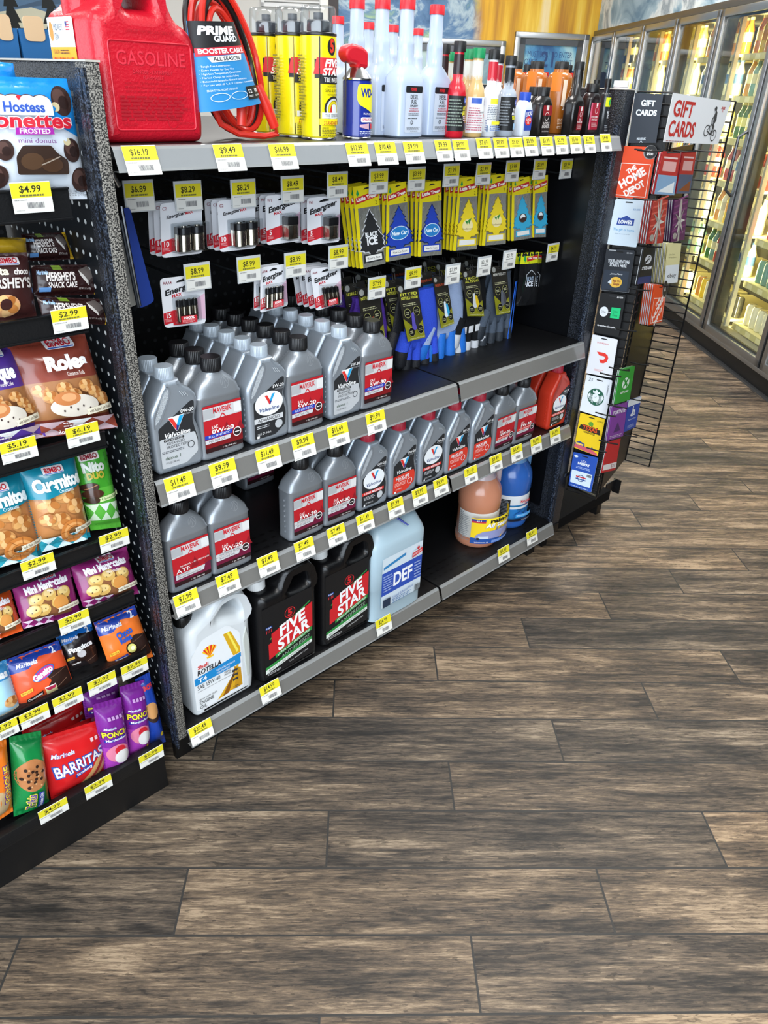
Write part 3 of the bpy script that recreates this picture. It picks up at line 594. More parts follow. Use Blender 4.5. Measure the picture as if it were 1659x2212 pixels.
def vlogo(A, x, y, s):
    """the red and blue V"""
    A.poly([(x - s, y + s * .85), (x - s * .12, y - s * .85), (x + s * .08, y - s * .85), (x + s * 1.05, y + s * .95), (x + s * .98, y + s * .98), (x - s, y + s * .9)], '#e8e8ea')
    A.poly([(x - s * .95, y + s * .8), (x - s * .45, y + s * .78), (x + s * .12, y - s * .25), (x - s * .1, y - s * .8)], '#d8332c'); A.poly([(x + s * .42, y + s * .84), (x + s, y + s * .92), (x + s * .06, y - s * .8), (x - s * .1, y - s * .8), (x + .02 * s, y - s * .1)], '#1d9fd6'); A.poly([(x - s * .1, y - s * .8), (x + s * .06, y - s * .8), (x + s * .36, y - s * .25), (x + s * .12, y - s * .25), (x - s * .02, y - s * .1)], '#27307c')
def val_bottle(style, grade, body=SIL2, cap=SCAP):
    def f():
        t = thing('oil_bottle', '', 'oil bottle'); D = .05
        obj('body', G().slab(rnd(VO, .009, 4), [], D, .009, body, -D / 2, 4), t, ang=50)
        obj('cap', ribs(.0165, .170, .190, cap, cx=-.0005), t); obj('collar', G().cyl(-.0005, 0, .166, .171, .015, body), t)
        A = Art(); P = rnd([(-.036, .012), (.012, .012), (.037, .028), (.039, .055), (.034, .075), (.0315, .09), (.033, .102), (.0365, .112), (.0375, .126), (.031, .127), (-.036, .088)], .004, 4)
        A.poly(P, '#26282b'); wh = '#eef0f2'; C = lambda y0, y1, c, x1=.0335: A.poly([(-.036, y0), (x1, y0), (x1, y1), (-.036, y1)], c)
        if style == 'dexos':
            A.poly(rnd([(-.036, .012), (.012, .012), (.037, .028), (.038, .05), (.034, .068), (-.036, .068)], .004), '#b9bdc1'); vlogo(A, 0, .091, .0155)
            A.text('Valvoline', 0, .073, .0085, wh, w=.05, sh=.25, b=.02); A.rect(-.028, .062, .012, .0665, '#222426', .002); A.text('FULL SYNTHETIC', -.008, .0642, .0026, wh, w=.034)
            A.text('ADVANCED', -.006, .0575, .0052, '#2c2e31', w=.036); A.text('PROTECTION', -.002, .0505, .0052, '#2c2e31', w=.044); A.ring(.024, .0455, .0068, .0068, .0014, '#33363a'); A.bars(-.034, .040, .012, .045, 2, '#50545a'); A.text('dexos 1', -.014, .031, .006, '#35523a', w=.03, sh=.1); A.text('1 U.S. QT. (946 mL)', -.016, .022, .0034, '#3a3d40', w=.026)
        elif style == 'oval':
            A.poly([(.0, .098), (.036, .112), (.035, .104), (.03, .09), (.004, .09)], '#3d4044'); A.ell(0, .080, .033, .0245, '#e9edf0'); vlogo(A, .002, .087, .0125); A.text('Valvoline', 0, .069, .0078, '#23407e', w=.046, sh=.25, b=.015)
            C(.0435, .054, '#c9cccf', .032); A.text('ADVANCED', -.002, .0487, .0062, '#222426', w=.052, b=.01); A.ell(.021, .033, .009, .009, '#b9bdc1'); A.bars(-.031, .032, .004, .039, 2, '#c9ccd0'); A.text('1 U.S. QT.-946mL', -.014, .0215, .0042, wh, w=.032); A.rect(-.032, .0135, -.026, .0185, wh)
        elif style == 'hm':
            A.ell(0, .078, .033, .025, '#e9edf0'); vlogo(A, .002, .086, .0125); A.text('Valvoline', 0, .067, .0078, '#23407e', w=.046, sh=.25, b=.015)
            C(.042, .050, '#d8302a', .032); A.text('HIGH MILEAGE', -.001, .046, .0052, wh, w=.056, b=.015); A.ell(.02, .031, .009, .009, '#c4c7ca'); A.bars(-.031, .029, .006, .038, 3, '#c9ccd0'); A.text('1 QT. (946mL)', -.016, .0205, .0036, wh, w=.026); A.rect(-.032, .0135, -.027, .0178, wh)
        else:
            A.poly(rnd([(-.036, .012), (.012, .012), (.037, .028), (.0385, .05), (.0335, .062), (-.036, .058)], .004), '#d63a2a'); vlogo(A, 0, .087, .0155); A.text('Valvoline', 0, .068, .0085, wh, w=.05, sh=.25, b=.02)
            A.text('MAXLIFE', -.004, .050, .0075, wh, w=.045, b=.03); A.text('HIGH MILEAGE', -.004, .0435, .003, wh, w=.03); A.ring(.021, .034, .0085, .0085, .0014, wh); A.bars(-.031, .030, .008, .040, 3, '#f0c8c0'); A.text('1 QT. (946mL)', -.018, .0225, .003, wh, w=.02); A.rect(-.032, .0135, -.0265, .0185, wh)
        A.text(grade, .022, .112, .0062, wh, w=.026, b=.015); A.text('MOTOR OIL', .024, .1055, .003, '#a9adb2', w=.02)
        obj('label', A.geo(front(-D / 2, 0, 0, 1, 1)), t)
        A = Art(); gm = mt('#c3cbd2', .35, m=.4, bump=.8, bs=900) if body is SIL2 else mt('#a02c1c', .35)
        A.poly(rnd([(-.041, .095), (-.037, .112), (-.018, .150), (-.010, .158), (-.008, .150), (-.012, .138), (-.030, .106)], .006), gm); A.path(rnd([(-.043, .088), (-.040, .113), (-.019, .154), (-.008, .162), (-.005, .150), (-.010, .136), (-.030, .100)], .006), .0008, SIL if body is SIL2 else REDJ)
        for k in range(3): A.line(.010 + k * .004, .150 - k * .001, .016 + k * .005, .140 - k * .001, .0012, gm)
        obj('grip_panel', A.geo(front(-D / 2)), t)
        g = G()
        for k in range(8): g.cyl(-.0488, -.012, .018 + k * .011, .0215 + k * .011, .0013, body, 8)
        obj('level_bump', g, t)
        return t
    return f
for k, v in {'m0w20': ('0W-20', 'full'), 'm5w20': ('5W-20', 'full'), 'm5w30': ('5W-30', 'full'), 'matf': ('ATF', 'atf'), 'mb5w20': ('5W-20', 'blend'), 'mb5w30': ('5W-30', 'blend'), 'mb10w30': ('10W-30', 'blend'), 'mh10w30': ('10W-30', 'hm'), 'mh5w30': ('5W-30', 'hm')}.items(): KINDS[k] = mav_bottle(*v)
KINDS['vd0'] = val_bottle('dexos', '0W-20'); KINDS['vo5'] = val_bottle('oval', '5W-20'); KINDS['vd5'] = val_bottle('dexos', '5W-30')
KINDS['vh0'] = val_bottle('hm', '0W-20', cap=RCAP); KINDS['vm5'] = val_bottle('max', '5W-20', cap=RCAP); KINDS['vh5'] = val_bottle('hm', '5W-30', cap=RCAP); KINDS['vm53'] = val_bottle('max', '5W-30', cap=RCAP); KINDS['vr'] = val_bottle('hm', '10W-30', REDJ, RCAP)
ML = 'grey oil bottle, black cap and red label reading %s'; n_ = ['', ', second back', ', third back', ', fourth back', ', fifth back', ', last back']
for kd, x, n, lab in [('vd0', .604, 2, 'silver oil bottle with black and grey 0W-20 label by the left post'), ('m0w20', .699, 3, 'grey oil bottle with red and blue 0W-20 label'), ('vo5', .803, 5, 'silver oil bottle with white oval label on the upper oil shelf'), ('m5w20', .898, 6, 'grey oil bottle with red 5W-20 FULL SYNTHETIC label'), ('vd5', 1.003, 6, 'silver oil bottle with black and grey 5W-30 label'), ('m5w30', 1.097, 6, 'grey oil bottle with red 5W-30 FULL SYNTHETIC label')]:
    for k in range(n): put(kd, (x - .008 + (.0 if kd[0] == 'm' else .002), .037 + k * .0535, .745), R.uniform(-.02, .02), lab + n_[k], 'oil bottles on the upper oil shelf', 'oil bottle')
LOW = [('matf', .603, 1, 'grey bottle with red ATF label on the lower oil shelf'), ('mb5w20', .699, 2, 'grey oil bottle with 5W-20 SYNTHETIC BLEND label'), ('mb5w30', .895, 1, 'grey bottle with 5W-30 SYNTHETIC BLEND label at the rail'), ('mb10w30', .993, 2, 'grey oil bottle with 10W-30 SYNTHETIC BLEND label'), ('vh0', 1.093, 4, 'silver bottle with white oval and HIGH MILEAGE, first from left'), ('vm5', 1.194, 4, 'silver bottle with orange lower label, first from left'), ('vh5', 1.298, 4, 'silver bottle with white oval and HIGH MILEAGE, second from left'),
       ('vm5', 1.396, 4, 'silver bottle with orange lower label, second from left'), ('vm53', 1.496, 4, 'silver bottle with orange lower label, third from left'), ('mh10w30', 1.592, 3, 'grey oil bottle with red 10W-30 HIGH MILEAGE label'), ('mh5w30', 1.690, 2, 'grey oil bottle with red 5W-30 HIGH MILEAGE label')]
for kd, x, n, lab in LOW:
    for k in range(n): put(kd, (x - .006, .037 + k * .0535, .487), R.uniform(-.02, .02), lab + n_[k], 'oil bottles on the lower oil shelf', 'oil bottle')
put('mb5w30', (.95, .30, .487), .05, 'shadowed grey 5W-30 bottle at the back of the gap', 'oil bottles on the lower oil shelf', 'oil bottle')
put('vr', (1.848, .038, .487), .0, 'red oil bottle with white oval label beside the right post', 'red oil bottles', 'oil bottle')
for k, (x, y) in enumerate([(1.848, .095), (1.835, .15), (1.765, .15)]): put('vr', (x, y, .487), .0, 'red oil bottle standing behind the front one' + n_[k + 1], 'red oil bottles', 'oil bottle')
# ---------------------------------------------------------------- gallon jugs on the bottom shelf
def handle_jug(name, lab, loc, outline, hole, depth, m, cap, art, bev=.018, capy=0, aoff=0, rz=0, cat='jug', extra=None, sc=(1, 1)):
    t = thing(name, lab, cat, loc, rz)
    obj('body', G().slab(outline, [hole] if hole else [], depth, bev, m, -depth / 2, 5), t, ang=50)
    x, z0, z1, r, cm = cap; obj('cap', ribs(r, z0, z1, cm, 32, x, 0), t)
    if art: obj('label', art.geo(front(-depth / 2, aoff, 0, *sc)), t)
    return t
# white engine oil jug
WHP = mt('#d4d9dc', .3, coat=.2)
A = Art(); W = .052
A.poly(rnd([(-W - .004, .02), (W - .004, .02), (W - .004, .155), (W - .03, .185), (-W + .02, .178), (-W - .004, .15)], .008), '#e6eaed')
A.poly(rnd([(.012, .168), (.028, .168), (.046, .12), (.046, .108), (.03, .108)], .002), '#d8a91e'); A.poly([(.02, .168), (.024, .168), (.042, .115), (.038, .112)], '#f2e25a'); A.poly([(.02, .028), (.045, .028), (.044, .072), (.030, .082)], '#c48f1a'); A.poly([(-.012, .022), (.026, .030), (.044, .095), (.04, .1), (.032, .07)], '#d9a520'); A.poly([(.0, .024), (.014, .026), (.036, .082)], '#8a5410')
sx, sy = -.018, .146
for k in range(9): a0 = PI * (.08 + .84 * k / 9); a1 = PI * (.08 + .84 * (k + 1) / 9); A.poly([(sx, sy - .012), (sx + .0145 * math.cos(a0), sy + .012 * math.sin(a0)), (sx + .0165 * math.cos((a0 + a1) / 2), sy + .0135 * math.sin((a0 + a1) / 2)), (sx + .0145 * math.cos(a1), sy + .012 * math.sin(a1))], '#e0331f' if k % 2 else '#f6c21c')
A.poly([(sx - .008, sy - .010), (sx + .008, sy - .010), (sx + .006, sy - .0145), (sx - .006, sy - .0145)], '#f6c21c')
A.text('Shell', -.034, .121, .008, '#d42a22', w=.022, b=.02); A.text('ROTELLA', -.022, .109, .0105, '#1c1e22', w=.05, b=.03, sh=.15); A.poly([(-.052, .084), (.046, .098), (.046, .108), (-.052, .099)], '#1b86c8'); A.rect(-.054, .083, .044, .099, '#1b86c8'); A.text('T4', -.038, .091, .010, '#f2f4f6', w=.018, b=.02); A.text('REDUCED ENGINE', .012, .0945, .0042, '#f2f4f6', w=.04); A.text('MAINTENANCE', .006, .0875, .0042, '#f2f4f6', w=.028)
A.text('SAE 15W-40', -.026, .0755, .0095, '#33363a', w=.048); A.text('TRIPLE', .014, .079, .004, '#33363a', w=.014); A.text('PROTECTION', .02, .0735, .004, '#33363a', w=.026); A.line(-.05, .066, .04, .066, .0006, '#55585c')
A.text('HEAVY DUTY DIESEL', -.03, .046, .0036, '#33363a', w=.038); A.text('ENGINE', -.034, .038, .008, '#33363a', w=.03); A.text('OIL', -.042, .0275, .008, '#33363a', w=.014); A.text('1 GAL /', .032, .034, .0035, '#33363a'); A.text('3.785 L', .032, .029, .0035, '#33363a')
for k in range(3): A.rect(.024, .05 + k * .011, .036, .0535 + k * .011, '#33363a'); A.ell(.026, .05 + k * .011, .002, .002, '#33363a', 10); A.ell(.034, .05 + k * .011, .002, .002, '#33363a', 10)
OUT = rnd([(-.078, 0), (.075, 0), (.080, .04), (.078, .19), (.082, .215), (.078, .252), (.062, .292), (.035, .297), (-.005, .29), (-.03, .262), (-.04, .258), (-.072, .240), (-.080, .215)], .014, 5)
p0 = V3(.648, .055, .139)
t = handle_jug('oil_jug', 'white gallon engine oil jug with a yellow shell logo beside the left post', p0, OUT, rnd([(-.008, .235), (.022, .268), (.05, .262), (.062, .225), (.050, .222), (.02, .232)], .01, 4), .085, WHP, (-.062, .238, .262, .02, mt('#151515', .35)), A, .02, aoff=-.010, sc=(1.18, 1.17))
obj('side_grip', G().slab(rnd([(.056, .05), (.064, .05), (.068, .15), (.062, .19), (.052, .16)], .004), [], .004, .0015, mt('#b9bdb8', .4), -.0445), t)
# black antifreeze jugs
BJ = mt('#0d0d0f', .3, bump=.15, bs=120)
def af_art():
    A = Art(); G1 = '#2d8a3e'
    A.rect(-.068, .02, .058, .205, '#141416', .004)
    A.poly([(-.052, .118), (.052, .168), (.052, .172), (-.052, .122)], G1); A.poly([(-.056, .108), (.056, .140), (.056, .098), (-.056, .066)], '#cc2229'); A.poly([(-.048, .075), (.058, .098), (.058, .165), (-.048, .133)], '#cc2229')
    A.text('FIVE', .006, .136, .027, '#f4f4f4', w=.075, b=.035, sh=.25, rot=.27, hi=True); A.text('STAR', .006, .102, .027, '#f4f4f4', w=.085, b=.035, sh=.25, rot=.27, hi=True)
    A.ell(.0, .166, .0135, .0135, '#1a1a1a'); A.ring(.0, .166, .0135, .0135, .0015, '#cc2229'); A.text('5', 0, .166, .016, '#cc2229', b=.05)
    A.poly([(-.04, .062), (.056, .088), (.056, .098), (-.04, .072)], G1); A.text('LONG LIFE | PREDILUTED', .008, .080, .0055, '#e8f0e8', w=.088, rot=.27, b=.01); A.text('ANTIFREEZE', .012, .066, .010, '#9db8a0', w=.08, rot=.25, sh=.3)
    A.poly([(-.066, .048), (.056, .070), (.056, .062), (-.066, .041)], G1); A.poly([(-.066, .041), (.056, .062), (.056, .054), (-.066, .030)], '#dfe6df'); A.text('READY TO USE | DO NOT ADD WATER', -.004, .0465, .0055, '#1d2a1f', w=.11, rot=.18)
    A.text('1 U.S. GALLON / 3.78 L', .02, .036, .004, '#e8e8e8', w=.05, rot=.15); A.bars(-.062, .024, -.02, .031, 2, '#c9c9c9')
    A.rect(-.062, .150, -.046, .156, '#2c4f9a'); 
    for k in range(4): A.rect(-.061 + k * .004, .140, -.0595 + k * .004, .148, '#c8303a')
    A.text('USA', -.054, .153, .004, '#f2f2f2', w=.012); return A
AO = rnd([(-.082, 0), (.080, 0), (.084, .02), (.082, .20), (.084, .235), (.078, .270), (.052, .292), (-.004, .290), (-.018, .262), (-.03, .246), (-.074, .246), (-.084, .225), (-.084, .02)], .014, 5)
for k, (x, y, lab) in enumerate([(.833, .052, 'black gallon antifreeze jug with white cap, next to the white jug'), (1.020, .058, 'black gallon antifreeze jug with white cap, next to the pale blue jug')]):
    handle_jug('antifreeze_jug', lab, V3(x - .008, y, .139), AO, rnd([(-.002, .226), (.008, .262), (.05, .266), (.060, .228), (.030, .222)], .009, 4), .10, BJ, (-.056, .246, .268, .021, mt('#e4e6e6', .4)), af_art(), .022, aoff=-.002, sc=(1.12, 1.06))
# pale blue exhaust fluid jug
DB = mt('#a9c0cc', .3, coat=.2, sss=.15)
t = thing('fluid_jug', 'pale translucent blue jug with a blue DEF label and a loose blue nozzle', 'jug', (1.178, .062, .139), 0)
obj('body', G().loft([(0, .088, .06, 6), (.004, .094, .066, 6), (.10, .094, .066, 6), (.104, .097, .069, 6), (.225, .097, .069, 6), (.240, .094, .066, 5, .0, .0), (.268, .082, .050, 4, .006, .006), (.278, .07, .04, 3.5, .008, .008)], DB, 40), t, ang=50)
obj('neck', G().cyl(-.006, -.018, .268, .292, .018, mt('#c2d2da', .25, coat=.4), 24, .002), t); obj('nozzle', G().tube([(-.004, -.03, .288), (.022, -.064, .262)], [.0035, .002], mt('#1f2f8a', .35), 8), t)
A = Art(); A.rect(-.06, .036, .062, .165, '#cfdde6', .003); A.rect(-.06, .068, .062, .128, '#2e50b0'); A.poly([(-.056, .143), (.01, .155), (.01, .148), (-.056, .136)], '#2f7fb8'); A.text('DEF', .004, .098, .032, '#f4f6f8', w=.058, b=.03, hi=True)
A.bars(-.056, .078, -.028, .120, 7, '#9fb4e0'); A.bars(.036, .076, .058, .120, 6, '#9fb4e0'); A.rect(.026, .136, .056, .152, '#d4d9df'); A.poly([(.026, .135), (.058, .141), (.058, .152), (.026, .147)], '#c8343a'); A.text('FIVE STAR', .042, .1435, .005, '#f2f2f2', w=.026, rot=.15); A.ell(.044, .155, .004, .004, '#c8343a', 14)
A.rect(-.058, .039, -.036, .060, '#23324a'); A.text('Diesel Exhaust Fluid', .002, .058, .0065, '#3565b0', w=.062, rot=.08); A.bars(-.03, .040, .028, .052, 3, '#4a78b0'); A.code(.038, .040, .056, .058)
obj('label', A.geo(front(-.0695, .002, .004, 1.2, 1.18)), t)
# round washer fluid jugs
def round_jug(lab, loc, fill, top, art, rz=0, capc='#e8e8ea'):
    t = thing('washer_fluid_jug', lab, 'jug', loc, rz); m = mt(fill, .22, coat=.4, sss=.2); m2 = mt(top, .25, coat=.4); r = .066
    obj('body', G().loft([(0, .058, .058), (.004, .064, .064), (.012, r, r), (.028, r, r), (.032, .0635, .0635), (.125, .0635, .0635), (.130, r, r), (.165, r, r), (.185, .063, .063), (.205, .054, .054), (.222, .042, .042)], m, 40, False), t, ang=60)
    obj('headspace', G().loft([(.222, .042, .042), (.245, .031, .031), (.268, .0205, .0205), (.280, .019, .019)], m2, 40), t, ang=60); obj('cap', ribs(.0205, .280, .298, mt(capc, .4), 30), t)
    obj('handle', G().tube([(.018, -.008, .272), (.046, -.012, .262), (.062, -.014, .225), (.062, -.014, .19), (.052, -.012, .172)], [.009, .010, .0105, .010, .008], m2, 10), t)
    obj('label', art.geo(cylf(.0637, .034, -.38), sub=.006, eps=.00012), t, ang=80); return t
A = Art(); A.rect(-.10, 0, .085, .088, '#e9e9e6'); A.bars(-.098, .006, -.076, .084, 16, '#777b80'); A.bars(-.073, .006, -.05, .084, 14, '#7f8388'); A.rect(-.046, 0, .085, .088, '#f2cf1c'); A.rect(-.046, 0, .085, .020, '#2050a0'); A.rect(-.046, .072, -.016, .084, '#c23040'); A.rect(-.046, .078, -.016, .084, '#2b3f8a'); A.text('#1', -.031, .079, .005, '#ffffff', w=.01)
A.rect(-.014, .068, .075, .088, '#f6de2a'); A.text('rain-x', .022, .078, .013, '#151515', w=.056, b=.05, hi=True); A.text('All Season', .020, .062, .0125, '#8a8f98', w=.074, b=.06, sh=.2); A.text('All Season', .020, .0625, .0125, '#ffffff', w=.072, b=.03, sh=.2, hi=True); A.text('2-in-1', .022, .050, .008, '#2a58a8', w=.03, b=.02, sh=.2)
A.poly(rnd([(-.036, .018), (.07, .018), (.07, .050), (.03, .046), (-.02, .044), (-.036, .030)], .006), '#8f94c0'); A.poly([(.0, .016), (.03, .018), (.07, .040), (.07, .018)], '#5a5460'); A.poly([(.018, .016), (.024, .016), (.035, .032)], '#e8b33a'); A.rect(-.03, .018, -.008, .027, '#c8d4e4'); A.ell(-.03, .018, .004, .004, '#222222', 12); A.rect(.0, .003, .06, .012, '#6f8fd0'); A.text('WITHSTANDS -25F', -.022, .006, .003, '#ffffff', w=.03)
p1 = atz(1052, 1180, .139); round_jug('orange washer fluid gallon jug with a yellow and white label', V3(1.632, .105, .139), '#cc8a6c', '#cdb9bc', A)
A = Art(); A.rect(-.09, 0, .09, .085, '#2b7fc8'); A.rect(-.09, .052, .09, .085, '#dfe4e8'); A.rect(-.09, .046, .09, .050, '#1e6f9a'); A.rect(-.09, .038, .09, .046, '#e6eaee'); A.rect(-.062, .012, -.03, .072, '#161a20'); A.bars(-.060, .014, -.032, .070, 12, '#8f98a4'); maverik(A, .014, .071, .008); A.text('WINDSHIELD WASHER', .018, .042, .005, '#20303f', w=.056, b=.01); A.poly([(-.02, .02), (.0, .036), (.01, .026), (.02, .034), (.04, .018)], '#1f5fae'); A.rect(-.012, .014, .045, .026, '#3f9fe0'); A.text('PROTECTS -20', .016, .020, .0045, '#d8ecff', w=.046); A.rect(-.09, 0, .09, .008, '#10162a'); A.text('1 GALLON', .022, .004, .004, '#d8e4f0', w=.03)
round_jug('blue washer fluid gallon jug behind the orange one', V3(1.800, .115, .139), '#2f63b4', '#6f9fd0', A)
# ---------------------------------------------------------------- quads picked on real planes
def qmap(P, w, h, n, bul=None):
    TL, TR, BR, BL = P
    def fn(x, y, l):
        u, v = x / w, y / h; uc, vc = min(max(u, 0), 1), min(max(v, 0), 1)
        q = (BL * (1 - u) + BR * u) * (1 - v) + (TL * (1 - u) + TR * u) * v
        return q + n * (l + (bul(uc, vc) if bul else .0004))
    return fn
def qslab(g, P, n, th, m, r=.003):
    TL, TR, BR, BL = P; w = (TR - TL).length; h = (TL - BL).length; o = rr(0, 0, w, h, r, 3); N = len(o)
    fn = qmap(P, w, h, n, lambda u, v: 0); a = [fn(x, y, 0) for x, y in o]; b = [p - n * th for p in a]
    return g.add(a + b, [tuple(range(N)), tuple(range(2 * N - 1, N - 1, -1))] + [(i, N + i, N + (i + 1) % N, (i + 1) % N) for i in range(N)], m)
def qy(px, Y, Yb=None):
    """pixel corners TL TR BR BL on an upright or leaning plane"""
    Yb = Y if Yb is None else Yb
    P = [aty(*px[0], Y), aty(*px[1], Y), aty(*px[2], Yb), aty(*px[3], Yb)]; n = (P[1] - P[0]).cross(P[0] - P[3]).normalized(); n = -n if n.y > 0 else n
    return P, n
def base(P): c = (P[2] + P[3]) / 2; return V3(c.x, c.y, c.z)
def shift(g, o): g.v = [p - o for p in g.v]; return g
def pillow(P, n, T, mat, nu=30, nv=36, crimp=.06, seed=0, wr=.0022, ends=True):
    w = ((P[1] - P[0]).length + (P[2] - P[3]).length) / 2; h = ((P[0] - P[3]).length + (P[1] - P[2]).length) / 2
    def bul(u, v):
        a = max(0, 1 - abs(2 * u - 1) ** 2.6); vv = (v - crimp) / (1 - 2 * crimp); b = max(0, 1 - abs(2 * vv - 1) ** 3.2) if 0 < vv < 1 else 0
        z = T * (a * b) ** .7
        z += wr * noise.noise(V3(u * 3.2 + seed, v * 4, seed * 2.3)) * (a ** .5) * (b ** .3 if b else 0) + wr * .35 * noise.noise(V3(u * 7, v * 7 + seed, 1.7)) * (a ** .5) * (b ** .5 if b else 0)
        if b == 0: z += .0005 * math.sin(u * 40)
        return z
    f = qmap(P, w, h, n, bul); bk = qmap(P, w, h, n, lambda u, v: -bul(u, v) * .5 - .001)
    def jag(v, u): return v
    g = G(); fr = [f(w * i / nu, h * j / nv, 0) for j in range(nv + 1) for i in range(nu + 1)]; bb = [bk(w * i / nu, h * j / nv, 0) for j in range(nv + 1) for i in range(nu + 1)]
    q = [(j * (nu + 1) + i, j * (nu + 1) + i + 1, (j + 1) * (nu + 1) + i + 1, (j + 1) * (nu + 1) + i) for j in range(nv) for i in range(nu)]
    M_ = (nu + 1) * (nv + 1); g.add(fr + bb, q + [tuple(M_ + k for k in reversed(c)) for c in q], mat)
    e = [i for i in range(nu + 1)] + [j * (nu + 1) + nu for j in range(1, nv + 1)] + [nv * (nu + 1) + i for i in range(nu - 1, -1, -1)] + [j * (nu + 1) for j in range(nv - 1, 0, -1)]
    g.f += [([e[k], e[(k + 1) % len(e)], M_ + e[(k + 1) % len(e)], M_ + e[k]], mat) for k in range(len(e))]
    return g, f, w, h
def bag(name, lab, px, Yt, Yb, T, col, draw, cat='snack bag', group=None, seed=None, sub=.005, mat=None, crimp=.06):
    P, n = qy(px, Yt, Yb); seed = seed if seed is not None else R.random() * 50; g, f, w, h = pillow(P, n, T, mat or film(col), seed=seed, crimp=crimp)
    o = base(P); t = thing(name, lab, cat, o, 0, group); obj('wrapper', shift(g, o), t, ang=75)
    if draw:
        A = Art(); draw(A, w, h); A.it = [(v, q, mt(_hex(c), .28, coat=.35)) if isinstance(c, bpy.types.Material) else (v, q, c) for v, q, c in A.it]
        obj('print', shift(A.geo(f, sub=sub, eps=.0002), o), t, ang=75)
    return t
def _hex(m): return m.name.split('_')[1].split('.')[0] if '_' in m.name else '888888'
def logo_b(A, x, y, s, rot=.12):
    """the red word on a white plate"""
    A.rect(x - s * 2.5, y - s * .95, x + s * 2.5, y + s * .95, '#e9e4e6', s * .5); A.rect(x - s * 2.2, y - s * .85, x + s * 2.2, y - s * .65, '#3a5fae'); A.text('BIMBO', x, y + s * .05, s * 1.1, '#c22030', w=s * 4, b=.03, hi=True)
def logo_m(A, x, y, s, rot=0): A.text('Marinela', x, y, s, '#2b4fb0', w=s * 4.8, b=.05, sh=.3); A.text('Marinela', x, y, s, '#f2f4f8', w=s * 4.7, b=.015, sh=.3, hi=True)
def check(A, x0, y0, x1, y1, c1, c2):
    A.rect(x0, y0, x1, y1, c1); w = (x1 - x0) / 3
    for k in range(3): A.poly([(x0 + w * k, y0), (x0 + w * (k + .5), (y0 + y1) / 2), (x0 + w * k + w, y0), ], c2); A.poly([(x0 + w * k, y1), (x0 + w * (k + .5), (y0 + y1) / 2), (x0 + w * k + w, y1)], '#dfe4e6' if k % 2 else c2)
def bread(A, x, y, r, c='#c98a48', n=7):
    A.ell(x, y, r, r * .8, c)
    for k in range(n): a = k * 2.4; A.ell(x + r * .5 * math.cos(a), y + r * .4 * math.sin(a), r * .42, r * .3, ['#d9a464', '#b9763a', '#e3b57c', '#a8662f'][k % 4], 14, a)
def ribbon(A, x, y, w, h, t, c='#ede6d0', tc='#5a4a35', rot=.12): A.poly([(x - w / 2, y - h / 2 - w * .05), (x + w / 2, y - h / 2 + w * .08), (x + w / 2, y + h / 2 + w * .08), (x - w / 2, y + h / 2 - w * .05), (x - w * .45, y - w * .02)], c); A.text(t, x, y + w * .015, h * .5, tc, w=w * .82, rot=rot, b=.01)
